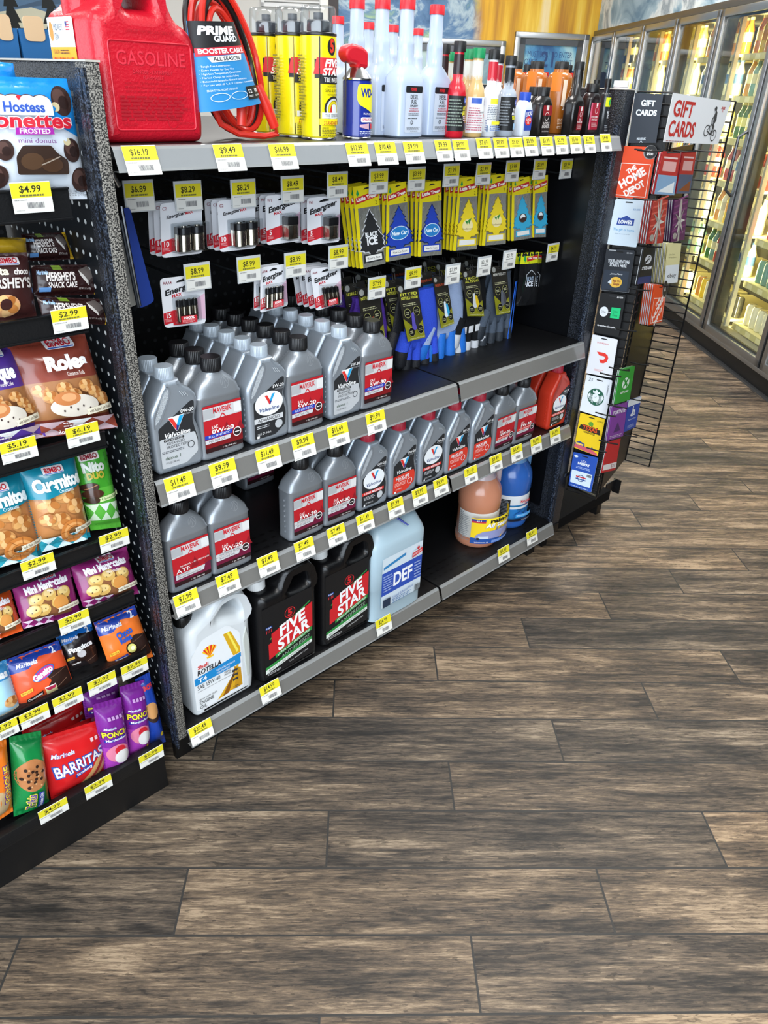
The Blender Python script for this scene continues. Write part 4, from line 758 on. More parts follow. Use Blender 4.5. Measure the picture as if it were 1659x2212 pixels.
# ---------------------------------------------------------------- snacks
BG = 'bagged snacks on the left shelves'
def donut(A, x, y, r, bite=None):
    A.ell(x, y, r, r * 1.12, '#3d2a26', 30); A.ell(x - r * .2, y + r * .25, r * .62, r * .66, '#5a413b', 24); A.ell(x + r * .15, y - r * .1, r * .5, r * .5, '#2f1f1c', 20)
    if bite: A.ell(x + bite[0] * r, y + bite[1] * r, r * .42, r * .36, '#d9cba0', 12); A.ell(x + bite[0] * r * 1.3, y + bite[1] * r * 1.3, r * .22, r * .2, bite[2], 12)
def d1(A, w, h):
    A.rect(0, 0, w, h * .85, '#dfe8f2'); A.poly([(0, h * .97), (0, h * .80), (w * .3, h * .83), (w * .5, h * .78), (w * .72, h * .74), (w * .8, h * .64), (w, h * .53), (w, h * .97)], '#1b8fe0')
    donut(A, w * .90, h * .82, w * .085, (-.75, -.45, '#1b8fe0')); donut(A, w * .92, h * .42, w * .07, (-.5, .8, '#dfe8f2')); donut(A, w * .965, h * .17, w * .075); donut(A, w * .43, h * .42, w * .06); donut(A, w * .38, h * .20, w * .07); donut(A, w * .76, h * .03, w * .06); donut(A, w * .56, h * .02, w * .05)
    for x, r in ((.42, .07), (.52, .09), (.62, .07), (.72, .075)): A.ell(w * x, h * .80, w * r * 1.04, h * .066, '#5b3d36')
    for x, r in ((.42, .07), (.52, .09), (.62, .07), (.72, .075)): A.ell(w * x, h * .798, w * r, h * .06, '#dfe8f2')
    A.rect(w * .36, h * .70, w * .8, h * .79, '#dfe8f2'); A.poly([(w * .535, h * .845), (w * .555, h * .86), (w * .575, h * .845), (w * .555, h * .815)], '#d82030')
    A.text('Hostess', w * .585, h * .765, h * .075, '#2450b4', w=w * .30, b=.03, hi=True); A.text('Donettes', w * .58, h * .66, h * .115, '#f7d7d7', w=w * .72, b=.06, hi=True); A.text('Donettes', w * .58, h * .66, h * .11, '#cf1f34', w=w * .70, b=.03, hi=True)
    A.poly([(w * .50, h * .545), (w * .78, h * .55), (w * .775, h * .605), (w * .505, h * .60)], '#a62aa4'); A.text('FROSTED', w * .64, h * .575, h * .038, '#f6eef6', w=w * .22, b=.03); A.text('mini donuts', w * .65, h * .50, h * .04, '#7a3a8a', w=w * .27)
    A.poly(rnd([(w * .50, h * .22), (w * .86, h * .22), (w * .86, h * .34), (w * .78, h * .40), (w * .74, h * .46), (w * .54, h * .46), (w * .49, h * .37)], w * .02), '#3a2b24'); A.ell(w * .6, h * .33, w * .08, h * .07, '#57402f', 16); A.ell(w * .74, h * .30, w * .08, h * .06, '#4b3527', 16); A.line(w * .66, h * .30, w * .8, h * .37, w * .008, '#a89a8c'); A.text('NET WT', w * .93, h * .075, h * .02, '#5a6068', w=w * .08); A.text('10.75 OZ (305g)', w * .90, h * .045, h * .02, '#5a6068', w=w * .16)
bag('donut_bag', 'white and blue bag of frosted mini donuts on the top snack shelf', [(-150, 160), (148, 170), (188, 430), (-150, 436)], .075, .066, .018, '#1b8fe0', d1, group=BG)
bag('donut_bag', 'blue donut bag corner showing behind the frosted donut bag', [(-120, 120), (28, 137), (40, 200), (-120, 200)], .13, .13, .01, '#1b8fe0', lambda A, w, h: A.rect(0, 0, w, h, '#1b8fe0'), group=BG)
def cake(A, w, h):
    A.rect(0, 0, w, h, '#2c1414'); A.rect(w * .92, 0, w, h, '#c9a024'); A.text("HERSHEY'S", w * .38, h * .60, h * .26, '#e4dcd8', w=w * .42, b=.03, hi=True); A.text('SNACK CAKE', w * .40, h * .33, h * .17, '#efe8e4', w=w * .42, b=.02)
    A.poly([(w * .66, h * .8), (w * .84, h * .95), (w * .92, h * .6), (w * .8, h * .45)], '#6b625e'); A.poly([(w * .66, h * .8), (w * .8, h * .45), (w * .8, h * .3), (w * .67, h * .62)], '#d9d4ce'); A.poly([(w * .8, h * .45), (w * .92, h * .6), (w * .91, h * .5), (w * .8, h * .3)], '#3a2e2c')
    A.rect(w * .28, h * .82, w * .42, h * .98, '#7a9a2c'); A.text('Marinela', w * .12, h * .75, h * .14, '#9fc4e8', w=w * .15, b=.03, sh=.3); A.rect(w * .06, h * .12, w * .22, h * .26, '#5f8fc8'); A.text('NET WT 1.41 oz (40g)', w * .74, h * .2, h * .07, '#c9c0bc', w=w * .2)
for k, (px, lab, yy) in enumerate([([(45, 505), (140, 502), (160, 560), (58, 565)], 'brown snack cake packet at the back, topmost of three', .16), ([(66, 573), (207, 571), (214, 636), (74, 640)], 'brown snack cake packet in the middle of three', .105), ([(78, 640), (224, 646), (238, 702), (95, 696)], 'brown snack cake packet nearest the rail, lowest of three', .08)]):
    bag('snack_cake_packet', lab, px, yy + .012, yy, .014, '#2c1414', cake, group=BG)
bag('snack_cake_packet', 'yellow crinkled packet end above the brown choco bag', [(-40, 512), (55, 514), (58, 552), (-40, 550)], .15, .14, .01, '#c9a024', lambda A, w, h: A.rect(0, 0, w, h, '#c9a024'), group=BG)
def d2(A, w, h):
    A.rect(0, 0, w, h, '#3a1d1c'); logo_b(A, w * .62, h * .88, w * .075); A.text('Bolita', w * .36, h * .73, h * .11, '#e9e4c8', w=w * .44, b=.04); A.text('choco', w * .80, h * .72, h * .09, '#f0ece8', w=w * .26, b=.03, sh=.2); A.text("HERSHEY'S", w * .55, h * .55, h * .14, '#dcd6d2', w=w * .8, b=.03, hi=True)
    bread(A, w * .5, h * .22, w * .22, '#d9a070'); A.ell(w * .5, h * .24, w * .09, w * .09, '#3a1d1c'); A.ell(w * .1, h * .4, w * .08, w * .1, '#c9d2dc')
bag('cake_bag', 'brown choco bread bag left of the brown snack cakes', [(-70, 548), (58, 545), (80, 688), (-70, 700)], .10, .078, .018, '#3a1d1c', d2, group=BG)
def d3(c, t1, t2):
    def f(A, w, h):
        A.rect(0, h * .04, w, h, c); A.rect(0, h * .18, w, h * .56, '#a8744a'); 
        for k in range(9): bread(A, w * (.18 + .09 * k), h * (.48 - .12 * (k % 3) * .6), w * .10, '#c48d58')
        logo_b(A, w * .56, h * .92, w * .075); A.text(t1, w * .55, h * .73, h * .125, '#eef0f4', w=w * .52, b=.06, hi=True); A.text(t2, w * .62, h * .615, h * .04, '#e8e0d8', w=w * .22)
        A.ell(w * .5, h * .30, w * .30, h * .11, '#d8d0c4'); A.ell(w * .42, h * .38, w * .16, h * .07, '#c07a48'); A.ell(w * .44, h * .39, w * .09, h * .04, '#dba070')
        for k in range(5): A.ell(w * (.35 + .08 * k), h * (.26 + .03 * (k % 2)), w * .012, h * .012, '#4a3a38', 8)
        check(A, 0, h * .02, w, h * .16, c, '#b9a0a8'); ribbon(A, w * .80, h * .235, w * .38, h * .06, 'with Raisins / con Pasas'); A.text('Roles de canela' if t1 == 'Roles' else 'Panque con Pasas', w * .45, h * .045, h * .04, '#f0eaea', w=w * .4, b=.01); A.bars(w * .3, h * .09, w * .58, h * .15, 2, '#e8dede')
    return f
bag('bread_bag', 'reddish brown bag of cinnamon rolls', [(12, 738), (180, 712), (246, 925), (76, 948)], .12, .078, .024, '#8c3f30', d3('#8c3f30', 'Roles', 'Cinnamon Rolls'), group=BG)
bag('bread_bag', 'purple raisin bread bag left of the cinnamon rolls', [(-110, 755), (22, 738), (92, 945), (-70, 985)], .12, .078, .022, '#5a3a9a', d3('#5a3a9a', 'Panque', 'Pound Cake'), group=BG)
def d4(A, w, h):
    A.rect(0, h * .08, w, h, '#147f96'); A.rect(0, h * .06, w, h * .62, '#b87c48')
    for x, y, r in ((.3, .5, .22), (.6, .56, .2), (.4, .3, .2), (.75, .42, .18), (.2, .34, .14)): bread(A, w * x, h * y, w * r, '#c08850')
    A.poly([(0, h * .58), (w * .3, h * .555), (w, h * .64), (w, h * .97), (0, h * .97)], '#147f96'); check(A, 0, 0, w * .9, h * .14, '#2a97aa', '#cfe4e8')
    logo_b(A, w * .5, h * .84, w * .075); A.text('Cuernitos', w * .52, h * .71, h * .125, '#eef4f6', w=w * .86, b=.055, hi=True, rot=.05); A.text('Croissants', w * .62, h * .615, h * .04, '#e6f0f2', w=w * .26)
    A.ring(w * .62, h * .16, w * .26, h * .135, w * .15, '#c87c3a'); A.ring(w * .62, h * .16, w * .2, h * .10, w * .05, '#e0a060')
    for k in range(7): a = .3 + k * .85; A.line(w * .62 + w * .11 * math.cos(a), h * .16 + h * .055 * math.sin(a), w * .62 + w * .25 * math.cos(a + .2), h * .16 + h * .13 * math.sin(a + .2), w * .008, '#9a5a28')
    ribbon(A, w * .82, h * .175, w * .4, h * .055, 'Soft Plain / Simple')
bag('croissant_bag', 'teal bag of croissants beside the green bag', [(30, 992), (152, 968), (196, 1160), (86, 1192)], .115, .07, .026, '#147f96', d4, group=BG)
bag('croissant_bag', 'teal bag of croissants cut by the left edge of the photo', [(-95, 1035), (38, 1005), (92, 1198), (-45, 1235)], .115, .07, .024, '#147f96', d4, group=BG)
def d5(A, w, h):
    A.rect(0, 0, w, h, '#3f9a2a'); A.rect(0, 0, w, h * .5, '#57b03a'); check(A, 0, h * .12, w, h * .32, '#58b040', '#cfe6c8'); A.rect(w * .1, h * .82, w * .66, h * .90, '#e0dcd8', .003); A.text('BIMBO', w * .38, h * .86, h * .05, '#8a2030', w=w * .46, b=.04)
    A.text('Nito', w * .42, h * .745, h * .10, '#cfd6cc', w=w * .62, b=.06, hi=True); A.text('DUO', w * .42, h * .645, h * .07, '#b9a83a', w=w * .5, b=.06); A.ell(w * .2, h * .52, w * .24, h * .05, '#3a231a'); A.ell(w * .25, h * .44, w * .28, h * .05, '#46291c'); A.ell(w * .2, h * .37, w * .22, h * .04, '#35200f'); A.line(w * .05, h * .5, w * .4, h * .54, w * .02, '#b07a50')
    ribbon(A, w * .7, h * .38, w * .7, h * .05, 'Chocolate', '#cfe0a8', '#3a6a2a'); A.text('SEP 15 MON', w * .82, h * .82, h * .022, '#1c3a18', w=w * .25, rot=PI / 2)
bag('cookie_bag', 'green chocolate roll bag at the right end of its shelf', [(150, 966), (224, 945), (262, 1138), (196, 1146)], .125, .085, .02, '#3f9a2a', d5, group=BG)
def d6(c, t1, t2, t3):
    def f(A, w, h):
        A.rect(0, 0, w, h, c); A.rect(w * .15, h * .1, w * .85, h * .62, '#8a5a3a')
        for x, y in ((.28, .5), (.5, .55), (.36, .28), (.62, .36), (.75, .52), (.2, .3)): A.ell(w * x, h * y, w * .12, h * .12, '#d2ab5e', 18); A.ell(w * x, h * (y + .03), w * .09, h * .07, '#e2c684', 14); A.ell(w * (x + .03), h * (y + .02), w * .012, h * .014, '#4a2a18', 6); A.ell(w * (x - .04), h * (y - .03), w * .012, h * .014, '#4a2a18', 6)
        A.ell(w * .66, h * .34, w * .13, h * .14, '#cf8f48', 18); A.poly([(0, h * .6), (w, h * .74), (w, h), (0, h)], c); logo_b(A, w * .55, h * .90, w * .06); A.text(t1, w * .5, h * .75, h * .14, '#f2eef4', w=w * .74, b=.05, hi=True, rot=.06); A.text(t2, w * .6, h * .62, h * .06, '#f0e8ee', w=w * .25)
        check(A, 0, 0, w * .5, h * .14, c, '#d9c4d4'); ribbon(A, w * .78, h * .22, w * .42, h * .09, t3)
    return f
bag('muffin_bag', 'magenta bag of mini muffins, left of the two', [(22, 1257), (146, 1216), (174, 1326), (50, 1358)], .10, .06, .02, '#8a2468', d6('#8a2468', 'Mini Mantecadas', 'Mini muffins', 'with Pecans / con Nuez'), group=BG)
bag('muffin_bag', 'magenta bag of mini muffins, right of the two', [(148, 1216), (270, 1180), (300, 1282), (180, 1312)], .10, .06, .02, '#8a2468', d6('#8a2468', 'Mini Mantecadas', 'Mini muffins', 'with Pecans / con Nuez'), group=BG)
bag('muffin_bag', 'orange vanilla muffin bag left of the magenta bags', [(-75, 1295), (18, 1268), (50, 1362), (-50, 1398)], .10, .06, .018, '#d2521e', d6('#d2521e', 'Mantecadas', 'Muffins', 'Vanilla / Vainilla'), group=BG)
def d7(c1, c2, t, t2, cc, swoosh=True):
    def f(A, w, h):
        A.rect(0, 0, w, h, c1); A.poly([(0, h), (0, h * .72), (w * .3, h * .74), (w * .55, h * .88), (w, h * .82), (w, h)], c2)
        logo_m(A, w * .3, h * .83, h * .075); A.text('2', w * .82, h * .90, h * .11, '#e8ecf4', b=.03)
        P = [(w * .98, h * .1), (w * .98, h * .5), (w * .7, h * .56), (w * .55, h * .48), (w * .62, h * .4), (w * .5, h * .28), (w * .7, h * .08)]; A.poly(rnd(P, w * .05), '#33211c'); A.line(w * .6, h * .44, w * .92, h * .5, w * .012, '#6b4c40'); A.line(w * .62, h * .2, w * .9, h * .3, w * .012, '#8a6a58')
        if cc == 'g': A.poly([(w * .46, h * .30), (w * .66, h * .30), (w * .68, h * .14), (w * .48, h * .14)], '#d8cf98'); A.poly(rnd([(w * .46, h * .30), (w * .66, h * .30), (w * .64, h * .23), (w * .52, h * .22)], w * .02), '#b02c4c'); A.rect(w * .46, h * .29, w * .66, h * .315, '#e8dcd8')
        elif cc == 'c': A.ell(w * .55, h * .34, w * .13, h * .11, '#2a1814'); A.ell(w * .55, h * .34, w * .10, h * .085, '#dcd678'); A.ell(w * .57, h * .34, w * .05, h * .04, '#f2efc8')
        else: A.ell(w * .5, h * .4, w * .3, h * .16, '#2a1a16'); A.ell(w * .48, h * .42, w * .13, h * .09, '#c9c6c8')
        if cc == 'g': A.ell(w * .52, h * .58, w * .22, h * .10, '#2a6fc0', rot=.35); A.ell(w * .52, h * .58, w * .20, h * .085, '#c43c8c', rot=.35)
        A.text(t, w * .5, h * .58 if cc != 'c' else h * .66, h * .11, '#f4f4f6' if cc != 'c' else '#2456b8', w=w * (.38 if cc != 'p' else .7), b=.05, rot=.3 if cc == 'g' else .15, hi=True)
        if cc == 'c': A.text('Roles', w * .48, h * .55, h * .10, '#2456b8', w=w * .28, b=.05, rot=.15)
        A.poly([(w * .06, h * .30), (w * .26, h * .34), (w * .26, h * .40), (w * .06, h * .36)], '#f0b83a'); A.text('NEW LOOK', w * .16, h * .35, h * .03, '#7a3a18', w=w * .17, b=.01, rot=.15)
        A.poly([(w * .12, h * .15), (w * .42, h * .21), (w * .42, h * .28), (w * .12, h * .22)], '#2a1a16' if cc != 'c' else '#2a3fa0'); A.text(t2, w * .27, h * .215, h * .042, '#f2f0ee', w=w * .27, b=.02, rot=.2)
    return f
CG = 'filled cake packs on the fifth snack rail'
bag('cake_pack', 'orange and blue filled cake pack with a pink oval logo', [(10, 1426), (126, 1383), (162, 1484), (46, 1540)], .085, .052, .016, '#e2542c', d7('#e2542c', '#1f3f9c', 'Gansito', 'Chocolatey', 'g'), group=CG)
bag('cake_pack', 'dark blue cupcake pack between the two orange packs', [(118, 1374), (197, 1344), (215, 1438), (147, 1452)], .105, .075, .014, '#1a1418', d7('#1c1518', '#1f6fc4', 'Pinguinos', 'Chocolatey', 'p'), group=CG)
bag('cake_pack', 'orange and blue chocolate roll pack at the right end', [(202, 1345), (290, 1307), (331, 1418), (240, 1450)], .085, .052, .016, '#e8752a', d7('#e8752a', '#1f3f9c', 'Choco', 'Pineapple', 'c'), group=CG)
bag('cake_pack', 'pale blue powdered donut bag left of the orange pack', [(-70, 1448), (13, 1424), (46, 1538), (-40, 1575)], .085, .052, .016, '#7fb4d8', lambda A, w, h: (A.rect(0, 0, w, h, '#a4cfe6'), A.rect(0, h * .7, w, h, '#3f8fc8'), A.text('Donas', w * .6, h * .8, h * .12, '#f0f4f8', w=w * .6, b=.05), bread(A, w * .8, h * .3, w * .2, '#d8b088'), ribbon(A, w * .7, h * .12, w * .55, h * .07, 'Sugared / Azucaradas')), group=CG)
def d8(A, w, h):
    A.rect(0, 0, w, h, '#cf1c20'); logo_m(A, w * .28, h * .72, h * .065); A.text('BARRITAS', w * .52, h * .50, h * .17, '#2a4fa8', w=w * .86, b=.07, rot=.10); A.text('BARRITAS', w * .52, h * .50, h * .16, '#f0f2f6', w=w * .82, b=.02, rot=.10, hi=True)
    A.poly([(w * .40, h * .29), (w * .72, h * .36), (w * .72, h * .43), (w * .40, h * .36)], '#2a3f9c'); A.text('Strawberry', w * .56, h * .36, h * .05, '#f0f0f4', w=w * .28, b=.02, rot=.2); A.poly([(w * .45, h * .06), (w * .62, h * .06), (w * .97, h * .5), (w * .8, h * .44)], '#c99a64'); A.poly([(w * .66, h * .06), (w * .8, h * .06), (w * .98, h * .30), (w * .98, h * .48)], '#c99a64'); A.poly([(w * .60, h * .06), (w * .68, h * .06), (w * .97, h * .42), (w * .95, h * .50)], '#a02a2c')
    for k in range(3): A.rect(w * (.74 + k * .08), h * .76, w * (.79 + k * .08), h * .82, '#e8c8cc', .001)
RG = 'red strawberry bar bags on the base deck'
bag('cookie_bag', 'red strawberry bar bag at the front of the base deck', [(79, 1597), (217, 1554), (230, 1668), (112, 1732)], .06, .04, .022, '#cf1c20', d8, group=RG)
bag('cookie_bag', 'red strawberry bar bag just behind the front one', [(100, 1588), (210, 1545), (215, 1650), (112, 1700)], .10, .075, .014, '#c01a1e', d8, group=RG)
bag('cookie_bag', 'darker red strawberry bar bag at the back, partly hidden', [(46, 1579), (176, 1514), (200, 1600), (75, 1660)], .145, .13, .014, '#b01a1e', d8, group=RG)
def d9(A, w, h):
    A.rect(0, 0, w, h, '#128040'); A.ell(w * .48, h * .55, w * .46, h * .20, '#b87a4c', 26)
    for k in range(13): a = k * 2.4; q = .1 + .3 * ((k * 7) % 10) / 10; A.ell(w * (.48 + q * math.cos(a)), h * (.55 + q * .4 * math.sin(a)), w * .05, h * .02, '#2e1a14', 8); A.ell(w * (.5 + q * .9 * math.cos(a + 1)), h * (.55 + q * .4 * math.sin(a + 1)), w * .03, h * .012, '#d8a878', 8)
    A.text('Trikis', w * .36, h * .22, w * .24, '#f2e84a', w=h * .24, b=.07, rot=PI / 2); A.text('Trikis', w * .36, h * .22, w * .22, '#5a3a9a', w=h * .225, b=.02, rot=PI / 2); A.rect(w * .55, h * .08, w * .72, h * .34, '#2f3f9c'); A.text('Chocolate Chip', w * .635, h * .21, w * .09, '#eef0f4', w=h * .23, b=.02, rot=PI / 2)
bag('cookie_bag', 'green chocolate chip cookie tube bag on the base deck', [(20, 1592), (88, 1578), (107, 1738), (30, 1764)], .06, .035, .028, '#128040', d9, group=BG)
def d10(A, w, h):
    A.rect(0, 0, w, h, '#7a2490'); A.rect(0, h * .1, w, h * .45, '#a03aa8'); A.text('PONCH', w * .5, h * .62, h * .07, '#2a1a4a', w=w * .92, b=.09); A.text('PONCH', w * .5, h * .62, h * .066, '#f0e23a', w=w * .88, b=.03, hi=True); A.poly([(w * .08, h * .52), (w * .92, h * .54), (w * .92, h * .575), (w * .08, h * .555)], '#2a2f9c'); A.text('Marshmallow', w * .5, h * .548, h * .028, '#f2f2f6', w=w * .74, b=.02); logo_m(A, w * .32, h * .70, h * .028)
    A.ell(w * .48, h * .36, w * .40, h * .12, '#d67c98', 24); A.ell(w * .55, h * .40, w * .2, h * .06, '#c41f30', 18); A.ell(w * .60, h * .30, w * .28, h * .095, '#dedcda', 24); A.text('6', w * .72, h * .17, h * .045, '#e8c820', b=.07); 
    for k in range(4): A.rect(w * (.3 + k * .14), h * .80, w * (.4 + k * .14), h * .84, '#c49ad0', .0006)
    A.rect(w * .2, h * .10, w * .5, h * .13, '#c8a0cc')
PG = 'purple marshmallow cookie bags'
bag('cookie_bag', 'purple marshmallow cookie bag, front left of the pair', [(200, 1522), (261, 1506), (283, 1656), (228, 1682)], .055, .035, .022, '#7a2490', d10, group=PG)
bag('cookie_bag', 'purple marshmallow cookie bag, right of the pair', [(258, 1484), (311, 1468), (325, 1620), (279, 1642)], .07, .045, .022, '#7a2490', d10, group=PG)
bag('cookie_bag', 'purple marshmallow cookie bag standing behind the pair', [(176, 1496), (255, 1470), (262, 1560), (190, 1590)], .12, .10, .015, '#6a2080', d10, group=PG)
bag('cookie_bag', 'blue sandwich cookie bag by the left post', [(292, 1468), (322, 1452), (358, 1602), (322, 1616)], .075, .045, .016, '#1c3f9e', lambda A, w, h: (A.rect(0, 0, w, h, '#1c3f9e'), A.ell(w * .5, h * .48, w * .38, h * .10, '#2f1f1a'), A.ell(w * .48, h * .55, w * .4, h * .11, '#c8925a'), A.text('PRINCIPE', w * .5, h * .86, h * .05, '#d83a3a', w=w * .8, b=.05), A.text('8', w * .8, h * .17, h * .05, '#e8c820', b=.07)), group=BG)
bag('cookie_bag', 'orange and yellow cookie bag at the lower left edge', [(-40, 1612), (13, 1597), (28, 1752), (-30, 1790)], .06, .035, .024, '#d8701c', lambda A, w, h: (A.rect(0, 0, w, h, '#d8701c'), A.ell(w * .4, h * .25, w * .4, h * .2, '#b9a078'), A.text('PONQUE', w * .74, h * .5, w * .24, '#5a2a8a', w=h * .5, b=.09, rot=PI / 2), A.text('PONQUE', w * .74, h * .5, w * .22, '#f2d42a', w=h * .48, b=.02, rot=PI / 2)), group=BG)
# snack cartons on the far side of the top
for px, kp, lab in [([(-35, 60), (36, 61), (46, 135), (-25, 135)], [(-12, 30), (19, 31), (31, 88), (0, 87)], 'blue carton with a kraft window and Nutrition Facts panel, at the left edge'), ([(39, 61), (105, 64), (120, 135), (54, 135)], [(46.7, 33), (91, 36), (100, 90), (57, 88.5)], 'blue carton with a kraft window and Nutrition Facts panel, beside the red can')]:
    P, n = qy(px, .47); lo = 1.283; P[2] = P[2] + (P[2] - P[1]) * ((P[2].z - lo) / (P[1].z - P[2].z)); P[3] = P[3] + (P[3] - P[0]) * ((P[3].z - lo) / (P[0].z - P[3].z))
    o = base(P); t = thing('snack_carton', lab, 'carton', o, 0, 'blue cartons'); obj('box', shift(qslab(G(), P, n, .05, mt('#175a90', .5), .001), o), t)
    K, _ = qy(kp, .468); obj('window_flap', shift(qslab(G(), K, n, .002, mt('#c4a884', .7), .008), o), t)
    w, h = (P[1] - P[0]).length, (P[0] - P[3]).length; A = Art(); A.rect(w * .16, 0, w * .86, h * .36, '#d4dbe2'); A.rect(w * .14, h * .1, w * .9, h * .36, '#d9e0e6'); A.text('Nutrition Facts', w * .5, h * .325, h * .035, '#1f2a38', w=w * .62, b=.02); A.bars(w * .2, h * .25, w * .84, h * .3, 2, '#55606c', .4, .1); A.line(w * .18, h * .235, w * .86, h * .235, h * .008, '#1f2a38'); A.text('Calories', w * .34, h * .195, h * .03, '#1f2a38', w=w * .24, b=.02); A.text('50', w * .78, h * .2, h * .035, '#1f2a38', b=.01); A.ell(w * .55, h * .19, w * .11, h * .03, '#c4a884')
    obj('print', shift(A.geo(qmap(P, w, h, n)), o), t)
obj('top_shelf', G().box(-.9, YB + .021, 1.262, XL0, .84, 1.28, SHM), sn)
# ---------------------------------------------------------------- top shelf
ZT = 1.277
GR = mt('#c01428', .32, coat=.15, bump=.25, bs=260, sss=.05)
t = thing('fuel_can', 'large red plastic fuel can at the left end of the top shelf', 'fuel can', (.626, .10, ZT), 0)
OUT = rnd([(-.08, 0), (.08, 0), (.083, .02), (.081, .128), (.070, .146), (.048, .156), (.034, .190), (.028, .222), (-.036, .222), (-.046, .196), (-.058, .170), (-.082, .158), (-.083, .02)], .016, 5)
obj('body', G().slab(OUT, [rnd([(-.030, .166), (.012, .166), (.010, .200), (-.024, .200)], .008)], .155, .020, GR, -.0775, 5), t, ang=50)
obj('neck', G().cyl(-.055, .01, .150, .196, .024, GR, 28, .003).cyl(-.055, .01, .19, .225, .027, mt('#1c1c1e', .4), 28, .002), t)
g = G(); RM = mt('#cf2436', .3); P = rr(-.064, .018, .064, .128, .006); g.tube([(x, -.0780, z) for x, z in P], .0012, RM, 6, True); obj('raised_border', g, t)
A = Art(); rd = mt('#d63344', .35); dk = '#a00f20'
for dx, dy, c in ((.0006, -.0006, dk), (0, 0, rd)):  # flat lettering; its relief shading is painted as a darker, offset copy
    A.text('GASOLINE', dx, .108 + dy, .017, c, w=.108, b=.005); A.text('DANGER - EXTREMELY', dx, .0915 + dy, .0045, c, w=.062); A.text('FLAMMABLE', dx, .0845 + dy, .0045, c, w=.032)
for k in range(3): A.text('KEEP OUT OF REACH OF CHILDREN VAPORS CAN EXPLODE'[k * 2:34 + k * 3], 0, .077 - k * .0052, .0026, dk, w=.09)
for k in range(7): A.bars(-.056, .030 + k * .0047, .056, .0335 + k * .0047, 1, dk, .7, .15)
A.text('GALLON', -.045, .0255, .004, dk, w=.022); A.ring(.024, .027, .008, .008, .0008, dk); A.text('MIDWEST CAN', .046, .0265, .003, dk, w=.026); A.text('DANGER VAPORS CAN EXPLODE', .0, .140, .0036, dk, w=.075)
obj('painted_relief_lettering', A.geo(front(-.0775)), t)
A = Art(); A.rect(0, 0, .082, .100, '#e9a21c', .003); A.rect(0, .066, .082, .100, '#e4e8ee', .003); A.rect(0, .064, .082, .070, '#e4e8ee')
A.ell(.010, .083, .0065, .012, '#c98a3a', 16); A.text('MIDWEST', .034, .088, .008, '#3a4658', w=.030); A.text('CAN', .026, .077, .008, '#3a4658', w=.013)
for k in range(4): A.rect(.058, .084 + k * .003, .070, .0855 + k * .003, '#c23048')
A.rect(.058, .089, .063, .0945, '#2b3f8a'); A.text('1 GALLON', .018, .0585, .005, '#5a3a1c', w=.02); A.bars(.032, .055, .062, .0615, 2, '#5a3a1c'); A.text('GASOLINE', .040, .041, .020, '#c2431c', w=.066, b=.012, hi=True)
obj('label', A.geo(lambda x, y, l: (-.0834 - l, .060 - x, .054 + y)), t)
# booster cables in a card sleeve
t = thing('booster_cable', 'coiled red and black booster cables in a blue and black card sleeve', 'cable', (.792, .06, ZT), 0)
RC = mt('#cf2a1c', .35, coat=.2); KC = mt('#121213', .35, coat=.2)
for i, (dx, a, b, y, m, zc) in enumerate([(0, .060, .098, .0, RC, .112), (.004, .052, .090, .010, KC, .108), (-.006, .056, .094, .020, RC, .114), (.003, .046, .083, .030, RC, .106), (-.002, .060, .098, .038, KC, .110), (.006, .050, .088, .048, RC, .110), (.0, .042, .08, .006, RC, .100)]):
    tl = .28; pts = []
    for k in range(40):
        q = 2 * PI * k / 40; x, z = a * .8 * math.cos(q), b * math.sin(q) * 1.02; pts.append((dx - .004 + x * math.cos(tl) + z * -math.sin(tl) * -.0 - z * .26 * 1, y + .004 * math.sin(q * 2 + i), max(zc + z * .98 + x * .12, .0055)))
    obj('red_cable' if m is RC else 'black_cable', G().tube(pts, .0048, m, 8, True), t)
for x0, x1, z0, z1 in ((-.002, -.010, .088, .022), (.030, .056, .080, .020)): obj('clamp_grip', G().tube([(x0, -.018, z0), ((x0 + x1) / 2, -.024, (z0 + z1) / 2), (x1, -.026, z1)], [.007, .0085, .0078], RC, 12), t)
obj('wire_tail', G().tube([(.056, -.026, .022), (.064, -.022, .010), (.040, -.016, .006), (-.01, -.016, .010), (-.04, -.012, .024), (-.052, -.01, .05)], .005, RC, 8), t)
P, n = qy([(403, 45), (503, 48), (563, 222), (428, 243)], .03); w, h = .118, .145; bl = lambda u, v: .020 * (1 - (2 * u - 1) ** 2) ** .6
f = qmap(P, w, h, n, bl); g = G(); N = 18; o = V3(.792, .06, ZT)
g.add([f(w * i / N, h * j, 0) for j in (0, 1) for i in range(N + 1)] + [f(w * i / N, h * j, -.0012) for j in (0, 1) for i in range(N + 1)], [(i, i + 1, N + 2 + i, N + 1 + i) for i in range(N)] + [(2 * N + 2 + i + 1, 2 * N + 2 + i, 3 * N + 3 + i, 3 * N + 4 + i) for i in range(N)], ink('#2b86c4'))
A = Art(); A.rect(0, 0, w, h, '#2b86c4'); A.rect(0, h * .72, w, h, '#131416'); A.poly([(0, h * .72), (w, h * .72), (w, h * .60), (w * .93, h * .68), (0, h * .66)], '#131416'); A.text('PRIME', w * .46, h * .90, h * .085, '#f2f4f6', w=w * .74, b=.05, sh=.15, hi=True); A.text('GUARD', w * .60, h * .81, h * .062, '#e2e8ee', w=w * .5, b=.04, hi=True)
A.poly([(w * .03, h * .62), (w * .97, h * .64), (w * .97, h * .73), (w * .03, h * .71)], '#c2283a'); A.text('BOOSTER CABLE', w * .5, h * .675, h * .052, '#f6f2f2', w=w * .86, b=.03, hi=True); A.poly([(w * .18, h * .615), (w * .84, h * .63), (w * .80, h * .56), (w * .24, h * .55)], '#dfe4e8'); A.text('ALL SEASON', w * .52, h * .588, h * .042, '#1c1e20', w=w * .5, b=.02)
